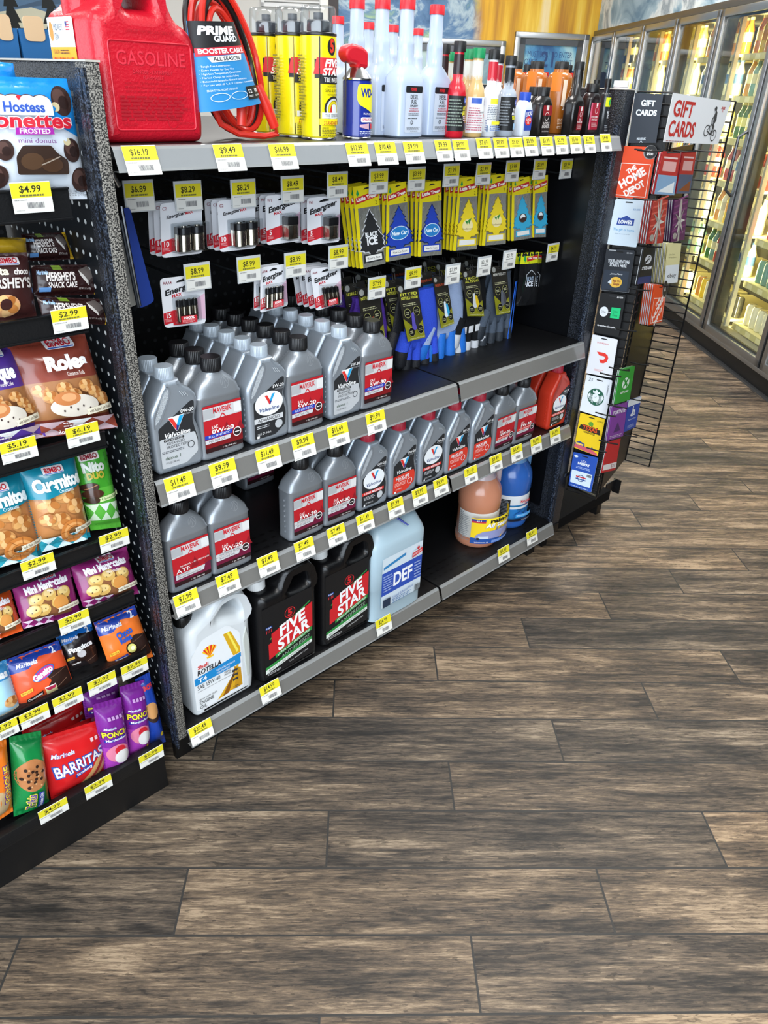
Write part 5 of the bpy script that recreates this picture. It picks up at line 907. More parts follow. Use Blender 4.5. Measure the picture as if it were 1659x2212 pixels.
for k, s_ in enumerate(['Tangle Free Construction', 'Extra Flexible for Easy Use', 'High/Low Temperature Construction', 'Marked Clamps for Added Safety', 'Extended Clamps for Better Connection', 'For use with all 4, 6, 8 Cylinder Automobiles']): A.text('• ' + s_, w * .05, h * (.51 - k * .042), h * .021, '#e6f2fa', w=w * (.02 * len(s_)), al='L')
A.text('FRONT-TO-FRONT HOOKUP', w * .34, h * .235, h * .024, '#e6f2fa', w=w * .46); A.ring(w * .28, h * .15, w * .14, h * .05, w * .008, '#e6f2fa'); A.ring(w * .58, h * .15, w * .14, h * .05, w * .008, '#e6f2fa'); A.rect(w * .72, h * .08, w * .99, h * .24, '#131416'); A.text('12', w * .79, h * .18, h * .045, '#f2f4f6', b=.03); A.text('10', w * .92, h * .18, h * .045, '#f2f4f6', b=.03); A.text('FEET', w * .79, h * .12, h * .022, '#f2f4f6'); A.text('GAUGE', w * .92, h * .12, h * .022, '#f2f4f6', w=w * .1)
obj('card_sleeve', shift(A.geo(f, sub=.006, eps=.0001, g=g), o), t, ang=80)
# spray cans, bottles: lathed bodies with wrapped labels
CHR = mt('#c8cacb', .2, m=1)
def infl():
    t = thing('tire_inflator', '', 'spray can'); r = .031; Y = mt('#ecdc12', .25, coat=.4)
    obj('can', G().cyl(0, 0, 0, .004, r, CHR, 36, .001).cyl(0, 0, .004, .156, r - .0005, Y, 36, .002).cyl(0, 0, .155, .160, r, mt('#151515', .3), 36, .001), t)
    obj('nozzle', G().cyl(0, 0, .16, .178, .019, mt('#33363c', .4), 24, .002).cyl(0, 0, .178, .188, .008, mt('#4a4d52', .4), 16), t)
    obj('clear_cap', G().loft([(.160, .030, .030), (.192, .0295, .0295), (.197, .027, .027), (.199, .0, .0)], CLEAR, 36, False), t)
    A = Art(); A.ell(.004, .140, .0095, .0125, '#17181a'); A.text('5', .004, .141, .017, '#d4341c', b=.05, w=.009); A.rect(-.028, .094, .03, .122, '#17181a'); A.poly([(-.030, .100), (.032, .100), (.032, .124), (-.024, .124)], '#c8242a'); A.text('FIVE', .006, .1165, .0105, '#f6f6f4', w=.034, b=.04, sh=.25, hi=True); A.text('STAR', .004, .1035, .0105, '#f6f6f4', w=.038, b=.04, sh=.25, hi=True)
    A.poly([(-.020, .086), (.036, .086), (.036, .0985), (-.018, .0985)], '#17181a'); A.text('TIRE INFLATOR', .010, .092, .0068, '#f6f6f4', w=.044, b=.01); A.text('NON-FLAMMABLE', .006, .0825, .0025, '#3a3810', w=.024); A.text('SEALS & INFLATES', .008, .0765, .005, '#3a3810', w=.036); A.text('NO TOOLS REQUIRED', .008, .070, .0028, '#3a3810', w=.028)
    A.ring(.008, .048, .020, .020, .0035, '#1c1d1e', 30); A.ring(.008, .048, .0165, .0165, .003, '#c9ccce', 30); A.ring(.008, .048, .012, .012, .003, '#d8c81c'); A.ell(.008, .048, .008, .008, '#dfe2e4'); A.poly([(-.004, .040), (.004, .040), (.002, .056)], '#c8342a'); A.rect(-.016, .034, .034, .043, '#dfe4e6'); A.text('TIRE SENSOR SAFE', .010, .0385, .0045, '#2a2c2e', w=.042); A.rect(-.02, .024, .032, .0335, '#ecdc12')
    A.text('STANDARD TIRE', .008, .0275, .0058, '#b8341c', w=.042, b=.02, sh=.15); A.text('DANGER:', -.010, .0195, .0032, '#3a3810', w=.012); A.bars(-.016, .007, .018, .0175, 4, '#6a661c')
    for k in range(22): A.rect(-.056, .03 + k * .0045, -.045 + .002 * (k % 3), .0325 + k * .0045, '#8f881c')
    obj('print', A.geo(cylf(r - .0004), sub=.0038, eps=.0001), t, ang=80); obj('seam', G().box(-.0195, -.0256, .006, -.0175, -.0246, .154, CHR), t); return t
KINDS['infl'] = infl
for k, (px, s_, lab) in enumerate([(689, .0, 'yellow tyre spray can with clear cap, nearest of three'), (637, .066, 'yellow tyre spray can with clear cap, middle of three'), (584, .135, 'yellow tyre spray can with clear cap, farthest of three')]):
    p = aty(px, 300, .045); d_ = ray(px, 300); p = p + V3(d_.x, d_.y, 0) / d_.y * s_; put('infl', (p.x, p.y, ZT), 0, lab, 'yellow tyre spray cans', 'spray can')
# blue and yellow lubricant can with a flip-up red straw nozzle
p = aty(770, 300, .045); t = thing('lubricant_can', 'small blue and yellow lubricant spray can with a red nozzle', 'spray can', (p.x, p.y, ZT), 0); r = .0268; BL = mt('#1c2f8e', .22, coat=.5)
obj('can', G().cyl(0, 0, 0, .004, r, CHR, 32, .001).cyl(0, 0, .004, .094, r - .0005, BL, 32, .002).loft([(.094, r, r), (.097, r, r), (.099, .025, .025), (.106, .019, .019), (.112, .014, .014), (.114, .012, .012)], CHR, 32), t)
obj('spray_top', G().slab(rnd([(.016, .112), (.016, .138), (.002, .146), (-.022, .149), (-.036, .142), (-.039, .130), (-.030, .120), (-.012, .118), (-.010, .112)], .006), [], .026, .006, mt('#c81c2c', .35), -.013), t)
obj('straw', G().tube([(-.030, -.002, .13), (-.030, -.002, .02)], .0013, mt('#3a3438', .4), 6), t)
A = Art(); A.poly(rnd([(-.018, .088), (.032, .088), (.032, .052), (.016, .042), (-.016, .056), (-.020, .066)], .006), '#ece41c'); A.text('WD-40', .008, .0745, .0125, '#1c2f8e', w=.042, b=.04, hi=True); A.text('MULTI-USE PRODUCT', .010, .041, .003, '#e8eaf2', w=.034, rot=-.05); A.rect(-.012, .028, .028, .036, '#e8e8f0', .003); A.text('SPRAYS 2 WAYS', .008, .032, .0042, '#c82838', w=.034, b=.02); A.poly([(-.014, .024), (.006, .026), (.006, .016), (-.014, .020)], '#c8a0b0'); A.poly([(.010, .026), (.026, .024), (.026, .016), (.010, .018)], '#c8283a'); A.bars(-.014, .0065, .026, .014, 3, '#c9d0e8')
obj('print', A.geo(cylf(r - .0004), sub=.0038, eps=.0001), t, ang=80)
# white diesel supplement bottles, square with a two-step neck
def dies():
    t = thing('supplement_bottle', '', 'bottle'); m = mt('#b4c2d8', .28, coat=.3, sss=.1); w, d = .0345, .026
    obj('body', G().loft([(0, w - .005, d - .005, 5), (.004, w, d, 6), (.085, w, d, 6), (.090, w - .0015, d - .001, 6), (.101, w - .0015, d - .001, 5), (.109, w - .007, d - .005, 4), (.119, .020, .018, 3), (.124, .0165, .016, 2), (.152, .0160, .0158, 2), (.161, .0158, .0156, 2), (.166, .0132, .0132, 2), (.210, .0128, .0128, 2)], m, 36), t, ang=50)
    obj('cap', ribs(.0145, .209, .225, mt('#d8222e', .35), 24), t)
    A = Art(); A.rect(-.021, .010, .024, .088, '#c4cedd', .003); A.rect(-.021, .077, .024, .0885, '#1a1b1e', .003); A.text('POWER', -.0, .0828, .0055, '#c8242c', w=.015, b=.04, sh=.2)
    for tx, y, h_, w_, c in (('DIESEL', .0705, .007, .021, '#1c1e20'), ('FUEL', .062, .007, .0145, '#1c1e20'), ('SUPPLEMENT', .0555, .0032, .021, '#1c1e20'), ('+CETANE BOOST', .051, .0026, .024, '#b03040'), ('WINTERIZER/ANTIGEL', .0465, .0026, .028, '#b03040')): A.text(tx, .0025, y, h_, c, w=w_, b=.02)
    A.bars(-.012, .039, .018, .044, 2, '#5a5e66'); A.bars(-.014, .033, .018, .0365, 1, '#33363a'); A.ring(-.003, .0275, .0035, .0035, .0012, '#1c1e20', 16); A.bars(-.017, .015, .02, .020, 3, '#5a5e66'); A.text('32 FL OZ - 0.94 LITER', .0025, .0125, .002, '#33363a', w=.02)
    obj('label', A.geo(front(-d)), t); return t
KINDS['dies'] = dies
for px, s_, lab in [(868, 0, 'white diesel supplement bottle with red cap, nearest'), (928, .02, 'white diesel supplement bottle, right of the nearest'), (818, .045, 'white diesel supplement bottle directly behind the nearest one'), (767, .09, 'white diesel supplement bottle behind the blue and yellow can'), (892, .52, 'far white bottle between the two front diesel bottles'), (841, .50, 'far white bottle just behind the nearest diesel bottle'), (791, .50, 'far white bottle between the third and fourth diesel bottles'), (729, .44, 'far white bottle beside the yellow spray cans')]:
    p = aty(px, 300, .05); d_ = ray(px, 300); p = p + V3(d_.x, d_.y, 0) / d_.y * s_; put('dies', (p.x, p.y, ZT), 0, lab, 'white diesel supplement bottles', 'bottle')
# slim additive bottles
def slim(body, cap, h, r, rn, zb, zs, labels, cr=None, tint=None, name='additive_bottle', band=None, e=2, dd=None):
    def f():
        t = thing(name, '', 'bottle'); m = mt(body, .25, coat=.4); d = dd or r; hc = h - .016
        obj('body', G().loft([(0, r * .9, d * .9, e), (.003, r, d, e), (zb, r, d, e), ((zb + zs) / 2 + .003, r * .72 + rn * .25, d * .72 + rn * .25, e * .5 + 1), (zs, rn * 1.08, rn * 1.08), (hc, rn, rn)], m, 28), t, ang=50); obj('cap', ribs(cr or rn * 1.25, hc - .002, h, mt(cap, .35), 22), t)
        if band: obj('neck_band', G().loft([(hc - .04, rn * 1.07, rn * 1.07), (hc - .006, rn * 1.04, rn * 1.04)], mt(band, .3), 24, False), t)
        A = Art(); labels(A); obj('label', A.geo(front(-d) if e > 3 else cylf(r), sub=None if e > 3 else .0038, eps=.00005 if e > 3 else .0001), t, ang=80); return t
    return f
def lines(A, x0, x1, y0, y1, n, c): A.bars(x0, y0, x1, y1, n, c)
def l_oct(A): A.rect(-.034, .012, .012, .075, '#17181a'); A.rect(.012, .012, .034, .075, '#b81c28'); A.text('OCTANE', .012, .053, .007, '#f0e23a', w=.026, b=.03, sh=.2); A.text('BOOSTER', .012, .0445, .007, '#f0e23a', w=.028, b=.03, sh=.2); A.rect(0, .062, .03, .072, '#3a4fa8', .003); A.text('LUCAS', .014, .067, .005, '#f2f2f2', w=.02, b=.02); A.bars(.0, .030, .028, .040, 3, '#e8c8c8'); A.rect(.01, .014, .022, .027, '#9fc4e4'); A.bars(-.03, .02, -.006, .07, 9, '#7f8c80')
def l_inj(A): A.rect(-.034, .008, .034, .074, '#e6e8ea'); A.poly([(.008, .072), (.032, .072), (.032, .060), (.020, .052), (.008, .060)], '#3048a0'); A.text('LUCAS', .020, .065, .006, '#f2f2f6', w=.021, b=.02); A.rect(-.024, .062, -.002, .072, '#3a5fb8'); A.text('Injector Cleaner', .008, .047, .004, '#33363a', w=.03, sh=.2); A.rect(.008, .036, .028, .043, '#d02a30'); A.bars(-.028, .012, .0, .056, 10, '#b06070'); A.bars(.004, .012, .028, .033, 5, '#7f88b0'); A.rect(.012, .010, .022, .022, '#9fc4e4')
def l_w3(A): A.rect(-.03, .010, .03, .074, '#e8eaec'); A.rect(-.012, .062, .022, .072, '#e8e03a'); A.bars(-.016, .032, .022, .060, 9, '#77808c'); A.rect(-.008, .024, .014, .030, '#e8e03a'); A.bars(-.01, .012, .016, .022, 3, '#5f7fb8'); A.code(.018, .012, .024, .03)
def l_hm(A): A.rect(-.034, .012, .034, .076, '#17191c'); A.ell(.012, .066, .012, .008, '#3a4fa8'); A.text('LUCAS', .012, .066, .005, '#f2f2f6', w=.018); A.text('HIGH', .008, .052, .007, '#f2f2f4', w=.022, b=.02); A.text('MILEAGE', .008, .0445, .005, '#f2f2f4', w=.026, b=.02); A.bars(-.004, .033, .022, .041, 2, '#e0dc3a', .7); A.rect(.0, .014, .014, .026, '#9fc4e4'); A.bars(-.03, .02, -.012, .07, 9, '#777d84')
def l_l2(A): A.rect(-.014, .012, .016, .052, '#2f4aa8', .002); A.text('LUCAS', .001, .045, .008, '#f4f4f6', w=.026, b=.03, sh=.2, rot=.15); A.ell(.001, .031, .013, .009, '#d8342e'); A.text('2-CYCLE', .001, .0335, .0042, '#f6f6f6', w=.021, b=.02); A.text('OIL', .001, .0275, .004, '#f6f6f6', b=.02)
def l_2c(A): A.rect(-.018, .006, .018, .062, '#1d1413', .001); A.rect(-.018, .042, .018, .062, '#8e1c24', .001); A.ring(0, .040, .0085, .0085, .0012, '#e6dcd8'); A.rect(-.0045, .052, .0045, .062, '#e6dcd8'); A.text('2-CYCLE', 0, .026, .0052, '#eee8e4', w=.026, b=.01); A.text('ENGINE OIL', 0, .0195, .0052, '#eee8e4', w=.03, b=.01); A.text('8 FL OZ (236 mL)', 0, .010, .0028, '#cfc8c4', w=.026)
def l_sf(A): A.rect(.020, .090, .05, .130, '#d02a20'); A.rect(-.05, .09, -.026, .13, '#e07a1c'); A.text('STARTING', .006, .058, .012, '#f4eee4', w=.044, b=.02); A.text('FLUID', .006, .043, .012, '#f4eee4', w=.03, b=.02); A.ring(.010, .083, .012, .014, .002, '#e8d8c0'); A.bars(-.024, .012, .026, .034, 7, '#d8b898'); A.rect(-.022, .06, -.014, .115, '#e8d0b8')
def l_hs(A): A.rect(-.004, .012, .017, .062, '#7e1722'); A.ring(.008, .045, .0045, .0055, .001, '#e0c8c8'); A.rect(.0055, .052, .0105, .061, '#e8dcdc'); A.text('FUEL', .007, .034, .0038, '#efe0e0', w=.010, b=.01); A.text('STABILIZER', .007, .0285, .0038, '#efe0e0', w=.019, b=.01); A.bars(-.001, .014, .015, .024, 4, '#d0a8a8')
def l_bf(A): A.rect(-.018, .012, .018, .070, '#9a1a30'); A.rect(-.018, .012, -.012, .07, '#d05a78'); A.ring(.006, .054, .006, .0075, .001, '#e8d0d0'); A.rect(.003, .062, .009, .07, '#eadede'); A.text('MOTOR TREATMENT', .002, .040, .004, '#f2e4e4', w=.026, b=.01); A.text('BRAKE FLUID', .002, .034, .004, '#f2e4e4', w=.022, b=.01); A.bars(-.008, .018, .016, .028, 4, '#dab8b8')
def l_bi(A): A.rect(-.012, .062, .016, .082, '#d8dc1c'); A.poly([(.0, .064), (.004, .068), (-.004, .068), (.0, .080)], '#1f9a4a'); A.ell(.0, .072, .0035, .007, '#1f9a4a'); A.text('BLACK', .003, .050, .005, '#dfe4e8', w=.013, b=.02); A.text('ICE', .003, .041, .008, '#dfe4e8', w=.012, b=.03); A.bars(-.006, .008, .012, .022, 4, '#9aa0a8')
KINDS['oct'] = slim('#c4182a', '#151516', .168, .0195, .0098, .078, .102, l_oct, band='#2a1416'); KINDS['inj'] = slim('#cfae72', '#0f8a52', .160, .0195, .0105, .074, .100, l_inj, band='#d9dcd4')
KINDS['w3'] = slim('#dfe2e6', '#151516', .160, .0165, .0095, .074, .096, l_w3, band='#c42838'); KINDS['hm'] = slim('#9fa8b4', '#151516', .152, .0195, .0098, .076, .092, l_hm, band='#17191c')
KINDS['l2'] = slim('#dbe2ec', '#1f48b4', .086, .0205, .0098, .052, .072, l_l2, e=5, dd=.014, cr=.0125); KINDS['2c'] = slim('#171413', '#0e0e0f', .098, .0235, .0115, .062, .080, l_2c, e=5, dd=.016, cr=.0135)
KINDS['sf'] = slim('#a8601f', '#131314', .152, .029, .017, .118, .130, l_sf, cr=.0165); KINDS['hs'] = slim('#131010', '#0f0f10', .152, .0215, .0105, .066, .084, l_hs, e=5, dd=.017, cr=.0105)
KINDS['bf'] = slim('#1c1315', '#101011', .110, .0205, .012, .076, .092, l_bf, e=5, dd=.016, cr=.0155); KINDS['bi'] = slim('#23262a', '#0c0c0d', .122, .0135, .0065, .083, .092, l_bi, cr=.0075)
KINDS['wj'] = slim('#dccfd2', '#dfe4ea', .13, .05, .022, .075, .108, lambda A: A.rect(-.03, .01, .03, .06, '#c9c0c4'), cr=.0245, name='white_jug')
def ontop(kd, px, y, s_, lab, grp='additive bottles on the top shelf', z=ZT):
    p = aty(px, 300, y); d_ = ray(px, 300); p = p + V3(d_.x, d_.y, 0) / d_.y * s_; return put(kd, (p.x, p.y, z), R.uniform(-.1, .1), lab, grp, 'bottle')
for a in [('oct', 979, .035, 0, 'red octane booster bottle with black cap at the front'), ('oct', 948, .045, .10, 'red octane booster bottle behind the white diesel bottles'), ('inj', 1019, .035, 0, 'green-capped amber injector bottle, nearest of three'), ('inj', 1001, .045, .05, 'green-capped amber bottle just behind the nearest green cap'), ('inj', 959, .05, .20, 'green-capped amber bottle behind the red octane bottle'), ('w3', 1051, .035, 0, 'slim white bottle with black cap and red neck patch'), ('w3', 1062, .05, .12, 'slim white bottle mostly hidden behind another like it'),
          ('hm', 1087, .035, 0, 'silver-necked black HIGH MILEAGE additive bottle'), ('l2', 1124, .03, 0, 'small white bottle with a bright blue cap'), ('2c', 1162, .033, 0, 'small flat black 2-CYCLE ENGINE OIL bottle at the front'), ('2c', 1143, .05, .06, 'small flat black bottle behind the blue-capped one'), ('sf', 1193, .07, .02, 'orange STARTING FLUID can with black cap, nearest of three'), ('sf', 1142, .07, .09, 'orange can with black cap, middle of three'), ('sf', 1098, .07, .17, 'orange can with black cap, farthest, behind the silver neck'),
          ('hs', 1230, .033, 0, 'tall long-necked black stabilizer bottle at the front'), ('hs', 1122, .07, .27, 'long-necked black bottle far behind the blue cap'), ('hs', 1207, .07, .14, 'long-necked black bottle behind the orange can'), ('bf', 1264, .033, 0, 'black bottle with a wide crimson label'), ('bi', 1294, .033, 0, 'slim black spray with a yellow neck tag by the right post'), ('bi', 1270, .06, .10, 'slim black spray behind the crimson label bottle')]: ontop(*a)
ontop('wj', 1322, .3, .1, 'white plastic jug behind the right end panel', 'white jugs'); p = atp(1421, 230, V3(2.3, .55, 0), V3(0, 1, 0)); put('wj', (p.x, p.y, 1.215), 0, 'white plastic jug above the dark GIFT CARDS panel', 'white jugs', 'bottle')
ontop('inj', 1003, .05, .35, 'amber bottle far behind the red and green caps')
# ---------------------------------------------------------------- goods on the pegs
def tl(P, w, h, n): return qmap(P, w, h, n)
def battery_pack(px, Y, kind, k):
    P, n = qy(px, Y + .004, Y); c = (P[0] + P[1]) / 2; o = V3(c.x, Y, c.z); t = thing('battery_pack', '', 'battery pack', o)
    w, h = (P[1] - P[0]).length, (P[0] - P[3]).length; obj('card', shift(qslab(G(), P, n, .0008, ink('#e6e7ec'), w * .09), o), t)
    A = Art(); A.poly([(0, h * .06), (w * .55, h * .15), (w * .55, h * .40), (0, h * .30)], '#c8202e'); A.poly(rnd([(w * .34, h * .885), (w * .66, h * .905), (w * .64, h * .93), (w * .52, h * .955), (w * .38, h * .92)], w * .02), '#17181a')
    if kind[0] == 'C': A.text('Energizer', w * .36, h * .765, h * .06, '#1c1c20', w=w * .46, b=.03, sh=.2, rot=.14, hi=True); A.text('MAX', w * .68, h * .79, h * .045, '#c8202e', w=w * .18, b=.03, rot=.1)
    else: A.text('Energizer', w * .48, h * .78, h * .105, '#1c1c20', w=w * .84, b=.035, sh=.2, rot=.2, hi=True); A.text('MAX', w * .34, h * .64, h * .055, '#c8202e', w=w * .24, b=.03, sh=.1, rot=.12)
    A.text(kind, w * .05, h * .90, h * .055, '#8a2a3c', al='L', b=.01); yr = {'C': '10', '9': '5', 'A': '15'}[kind[0]]; A.text(yr, w * .12, h * .25, h * .095, '#f6f2f2', b=.02); A.bars(w * .03, h * .12, w * .2, h * .185, 3, '#e8b0b4')
    if kind[0] == 'A': A.rect(w * .2, h * .04, w * .6, h * .2, '#c8202e')
    A.ell(w * .86, h * .40, w * .07, h * .12, '#e8a0c0', 16) if kind[0] == 'C' else A.poly([(w * .72, h * .5), (w * .98, h * .62), (w * .98, h * .1), (w * .8, h * .12)], '#dfb6cc')
    obj('print', shift(A.geo(tl(P, w, h, n)), o), t)
    ax = (P[1] - P[0]).normalized(); az = (P[0] - P[3]).normalized(); sh_ = {'C': (2, .0125, .042, .60, .30), '9': (1, .0125, .042, .60, .30), 'A': (4, .0052, .040, .5, .30)}[kind[0]]
    fr = [(.5, .42), (.5, .42), (0, 0)]; nb, r, bh, cx, cz = sh_; BK = mt('#17171a', .25, m=.3); SV = mt('#b9b0a0', .2, m=1); GD = mt('#c9a24a', .25, m=1)
    for i in range(nb):
        bx = w * cx + (i - (nb - 1) / 2) * r * 2.15; m_ = BL_ = P[3] + ax * bx + az * (h * .10) + n * (r + .0015) - o; g = G()
        if kind[0] == '9': g.box(-.012, -.008, 0, .012, .008, .026, SV, .001).box(-.0122, -.0082, .026, .0122, .0082, .041, BK, .001); g.v = [p * 1 for p in g.v]
        else: g.cyl(0, 0, 0, bh * .68, r, SV, 18, .0008).cyl(0, 0, bh * .68, bh * .96, r, BK, 18, .0008).cyl(0, 0, bh * .96, bh, r * .4, SV, 10)
        g.v = [ax * p.x + az * p.z - n * p.y + m_ for p in g.v]; b_ = obj('battery', g, t)
        A = Art(); A.text('Energizer', 0, 0, r * .6, '#2a1c1c' if kind[0] != '9' else '#3a2a1c', w=bh * .52, b=.02, sh=.2, rot=PI / 2); yf = r if kind[0] != '9' else .0085; obj('print', A.geo(lambda x, y, l: m_ + ax * x + az * (bh * .33 + y) + n * (yf + .0006 + l)), b_)
    x0, x1 = w * cx - nb * r * 1.1 - .003, w * cx + nb * r * 1.1 + .003; z0, z1 = h * .08, h * .10 + bh + .004; g = G().box(x0, 0, z0, x1, r * 2 + .004, z1, CLEAR, .002); g.v = [P[3] + ax * p.x + az * p.z + n * p.y - o for p in g.v]; obj('blister', g, t)
    if kind[0] == 'A': A = Art(); A.rect(w * .30, h * .09, w * .68, h * .24, '#c8202e'); A.text('100%', w * .49, h * .20, h * .05, '#f6f2f2', w=w * .26, b=.03); A.bars(w * .33, h * .10, w * .65, h * .165, 3, '#e8b0b4'); f_ = tl(P, w, h, n); obj('wrap', shift(A.geo(lambda x, y, l: f_(x, y, l + r * 2 + .005)), o), t)
    out = [t]
    for i in range(k): c_ = dup(t); c_.location = o + V3(R.uniform(-.001, .001), .021 * (i + 1), -.001 * (i + 1)); out.append(c_)
    return out
nn = ['front', 'second', 'third', 'fourth']
for px, kind, k, lab in [([(345, 440), (436, 431), (437.5, 547), (350, 558)], 'C2', 2, 'two-cell C battery pack on the peg under $8.29, left peg'), ([(469, 434), (550, 427), (553.5, 536), (475, 545)], 'C2', 2, 'two-cell C battery pack on the second $8.29 peg'), ([(573, 423), (647.5, 417), (649, 520), (576, 530)], '9V1', 2, '9V battery pack on the left $8.49 peg'), ([(663, 428), (735, 421), (734, 522), (664, 530)], '9V1', 2, '9V battery pack on the right $8.49 peg'),
                         ([(345, 602), (441, 591), (445, 698), (356, 709)], 'AAA4', 0, 'lone AAA battery pack below the C packs'), ([(563, 578), (616, 570), (622, 660), (562, 676)], 'AA4', 1, 'AA battery pack below the left 9V peg'), ([(670, 581), (735, 573), (738.5, 655), (682.6, 671.7)], 'AA4', 3, 'AA battery pack below the right 9V peg')]:
    for i, o in enumerate(battery_pack(px, .138, kind, k)): tag(o, lab + (', %s of its row' % nn[i] if k else ''), 'battery pack', 'hanging battery packs')
TREE = [(0, 1.0), (.06, .90), (.11, .86), (.09, .83), (.15, .76), (.18, .73), (.14, .70), (.20, .62), (.24, .58), (.19, .55), (.26, .46), (.33, .40), (.29, .36), (.33, .30), (.30, .24), (.36, .17), (.26, .16), (.22, .12), (.12, .12), (.08, .06), (.08, -.06)]
def tree_poly(x, y, s, sx=1): R_ = [(x + a * s * sx, y + (b - .5) * s) for a, b in TREE]; L_ = [(x - a * s * sx, y + (b - .5) * s) for a, b in reversed(TREE[1:])]; return R_ + L_
def freshener(px, Y, c1, c2, txt, txt2, k, dkc='#14264a', blk=False):
    P, n = qy(px, Y + .006, Y); c = (P[0] + P[1]) / 2; o = V3(c.x, Y, c.z); t = thing('air_freshener', '', 'air freshener', o); w, h = (P[1] - P[0]).length, (P[0] - P[3]).length
    obj('card', shift(qslab(G(), P, n, .0008, ink('#e6d41a'), .003), o), t); f = tl(P, w, h, n)
    A = Art(); A.rect(w * .12, .0, w * .99, h * .745, mt('#a3a49b', .2, m=.5, coat=.6, bump=.9, bs=90)); s = h * .58; cx, cy = w * .56, h * .415
    A.poly(tree_poly(cx, cy, s * 1.06, 1.04), dkc); A.poly(tree_poly(cx, cy, s), c1)
    A.poly([(cx - s * .28, cy - s * .62), (cx + s * .28, cy - s * .62), (cx + s * .28, cy - s * .44), (cx - s * .28, cy - s * .44)], c1); A.rect(cx - s * .23, cy - s * .59, cx + s * .23, cy - s * .47, '#e8e8e4'); A.text(txt2, cx, cy - s * .53, s * .05, '#2a2c30', w=s * .36)
    if txt == 'V': A.ell(cx, cy - s * .12, s * .17, s * .15, c2, 20); A.poly([(cx, cy + s * .0), (cx + s * .12, cy + s * .06), (cx + s * .04, cy - s * .10)], '#2f8a3a'); A.poly([(cx, cy - s * .02), (cx - s * .10, cy + .0), (cx - s * .02, cy - s * .10)], '#2f8a3a'); A.text('Vanillaroma', cx, cy - s * .20, s * .045, '#7a5a1c', w=s * .34)
    elif txt == 'K': A.ell(cx, cy - s * .1, s * .16, s * .13, c2, 20); A.ell(cx, cy - s * .07, s * .10, s * .08, '#e8f0f2', 16); A.ell(cx + s * .02, cy - s * .14, s * .12, s * .06, '#3a2a26', 16)
    elif txt == 'BLACK': A.text('BLACK', cx, cy - s * .02, s * .10, '#eef0f2', w=s * .36, b=.04); A.text('ICE', cx, cy - s * .16, s * .15, '#eef0f2', w=s * .30, b=.05)
    else: A.ell(cx, cy - s * .10, s * .25, s * .16, '#d8ecf6', 24); A.ell(cx, cy - s * .10, s * .235, s * .145, c2, 24); A.text('New Car', cx, cy - s * .10, s * .085, '#e8f4fa', w=s * .42, b=.04, sh=.2)
    A.rect(0, h * .74, w, h, '#e6d41a'); A.poly([(w * .04, h * .79), (w * .97, h * .85), (w * .97, h * .925), (w * .04, h * .865)], '#c4262c'); A.text('Little Trees', w * .5, h * .857, h * .040, '#f6f2e8', w=w * .84, b=.06, rot=.10); A.text('2', w * .86, h * .785, h * .05, '#2a2a18'); A.poly(tree_poly(w * .15, h * .925, h * .075), '#1d9a52'); A.poly([(w * .4, h * .95), (w * .7, h * .96), (w * .6, h * .975), (w * .45, h * .97)], '#2a2a24')
    obj('print', shift(A.geo(f), o), t); out = [t]
    for i in range(k): c_ = dup(t); c_.location = o + V3(-.002 * (i + 1), .014 * (i + 1), -.001); c_.rotation_euler = (-.02 * (i + 1), 0, R.uniform(.02, .10)); out.append(c_)
    return out
for px, a, k, lab in [([(762, 404), (814.7, 396), (833, 569), (778, 581)], ('#26282a', '#26282a', 'BLACK', 'Black Ice', 0, '#c9ccd0'), 3, 'black tree air freshener on a yellow card'), ([(836, 399.6), (876.7, 391.7), (888.3, 556), (833.5, 566)], ('#2342b0', '#2a7fc4', 'N', 'New Car Scent', 0), 2, 'blue tree air freshener on the left of its two pegs'), ([(908, 395), (952.6, 390), (954.5, 550), (902.4, 554.7)], ('#2342b0', '#2a7fc4', 'N', 'New Car Scent', 0), 3, 'blue tree air freshener on the right of its two pegs'),
                      ([(992, 384), (1031, 381), (1030, 538), (978.6, 542)], ('#ecd22a', '#efe2a8', 'V', ' ', 0, '#8a7a1c'), 3, 'yellow tree air freshener on the left of its two pegs'), ([(1056, 379), (1094.6, 375), (1092.4, 526.5), (1041, 531)], ('#ecd22a', '#efe2a8', 'V', ' ', 0, '#8a7a1c'), 3, 'yellow tree air freshener on the right of its two pegs'), ([(1107, 387), (1143, 381), (1150, 514), (1104, 521)], ('#3aa8d0', '#4a3a34', 'K', ' ', 0, '#1f7fa8'), 3, 'pale blue tree air freshener, left peg'), ([(1152.6, 384), (1183, 377.6), (1179, 512), (1149.5, 513)], ('#3aa8d0', '#4a3a34', 'K', ' ', 0, '#1f7fa8'), 2, 'pale blue tree air freshener, rightmost peg in use')]:
    for i, o in enumerate(freshener(px, .138, a[0], a[1], a[2], a[3], k, a[5] if len(a) > 5 else '#14264a')): tag(o, lab + ', %s of its row' % nn[i], 'air freshener', 'hanging tree air fresheners')
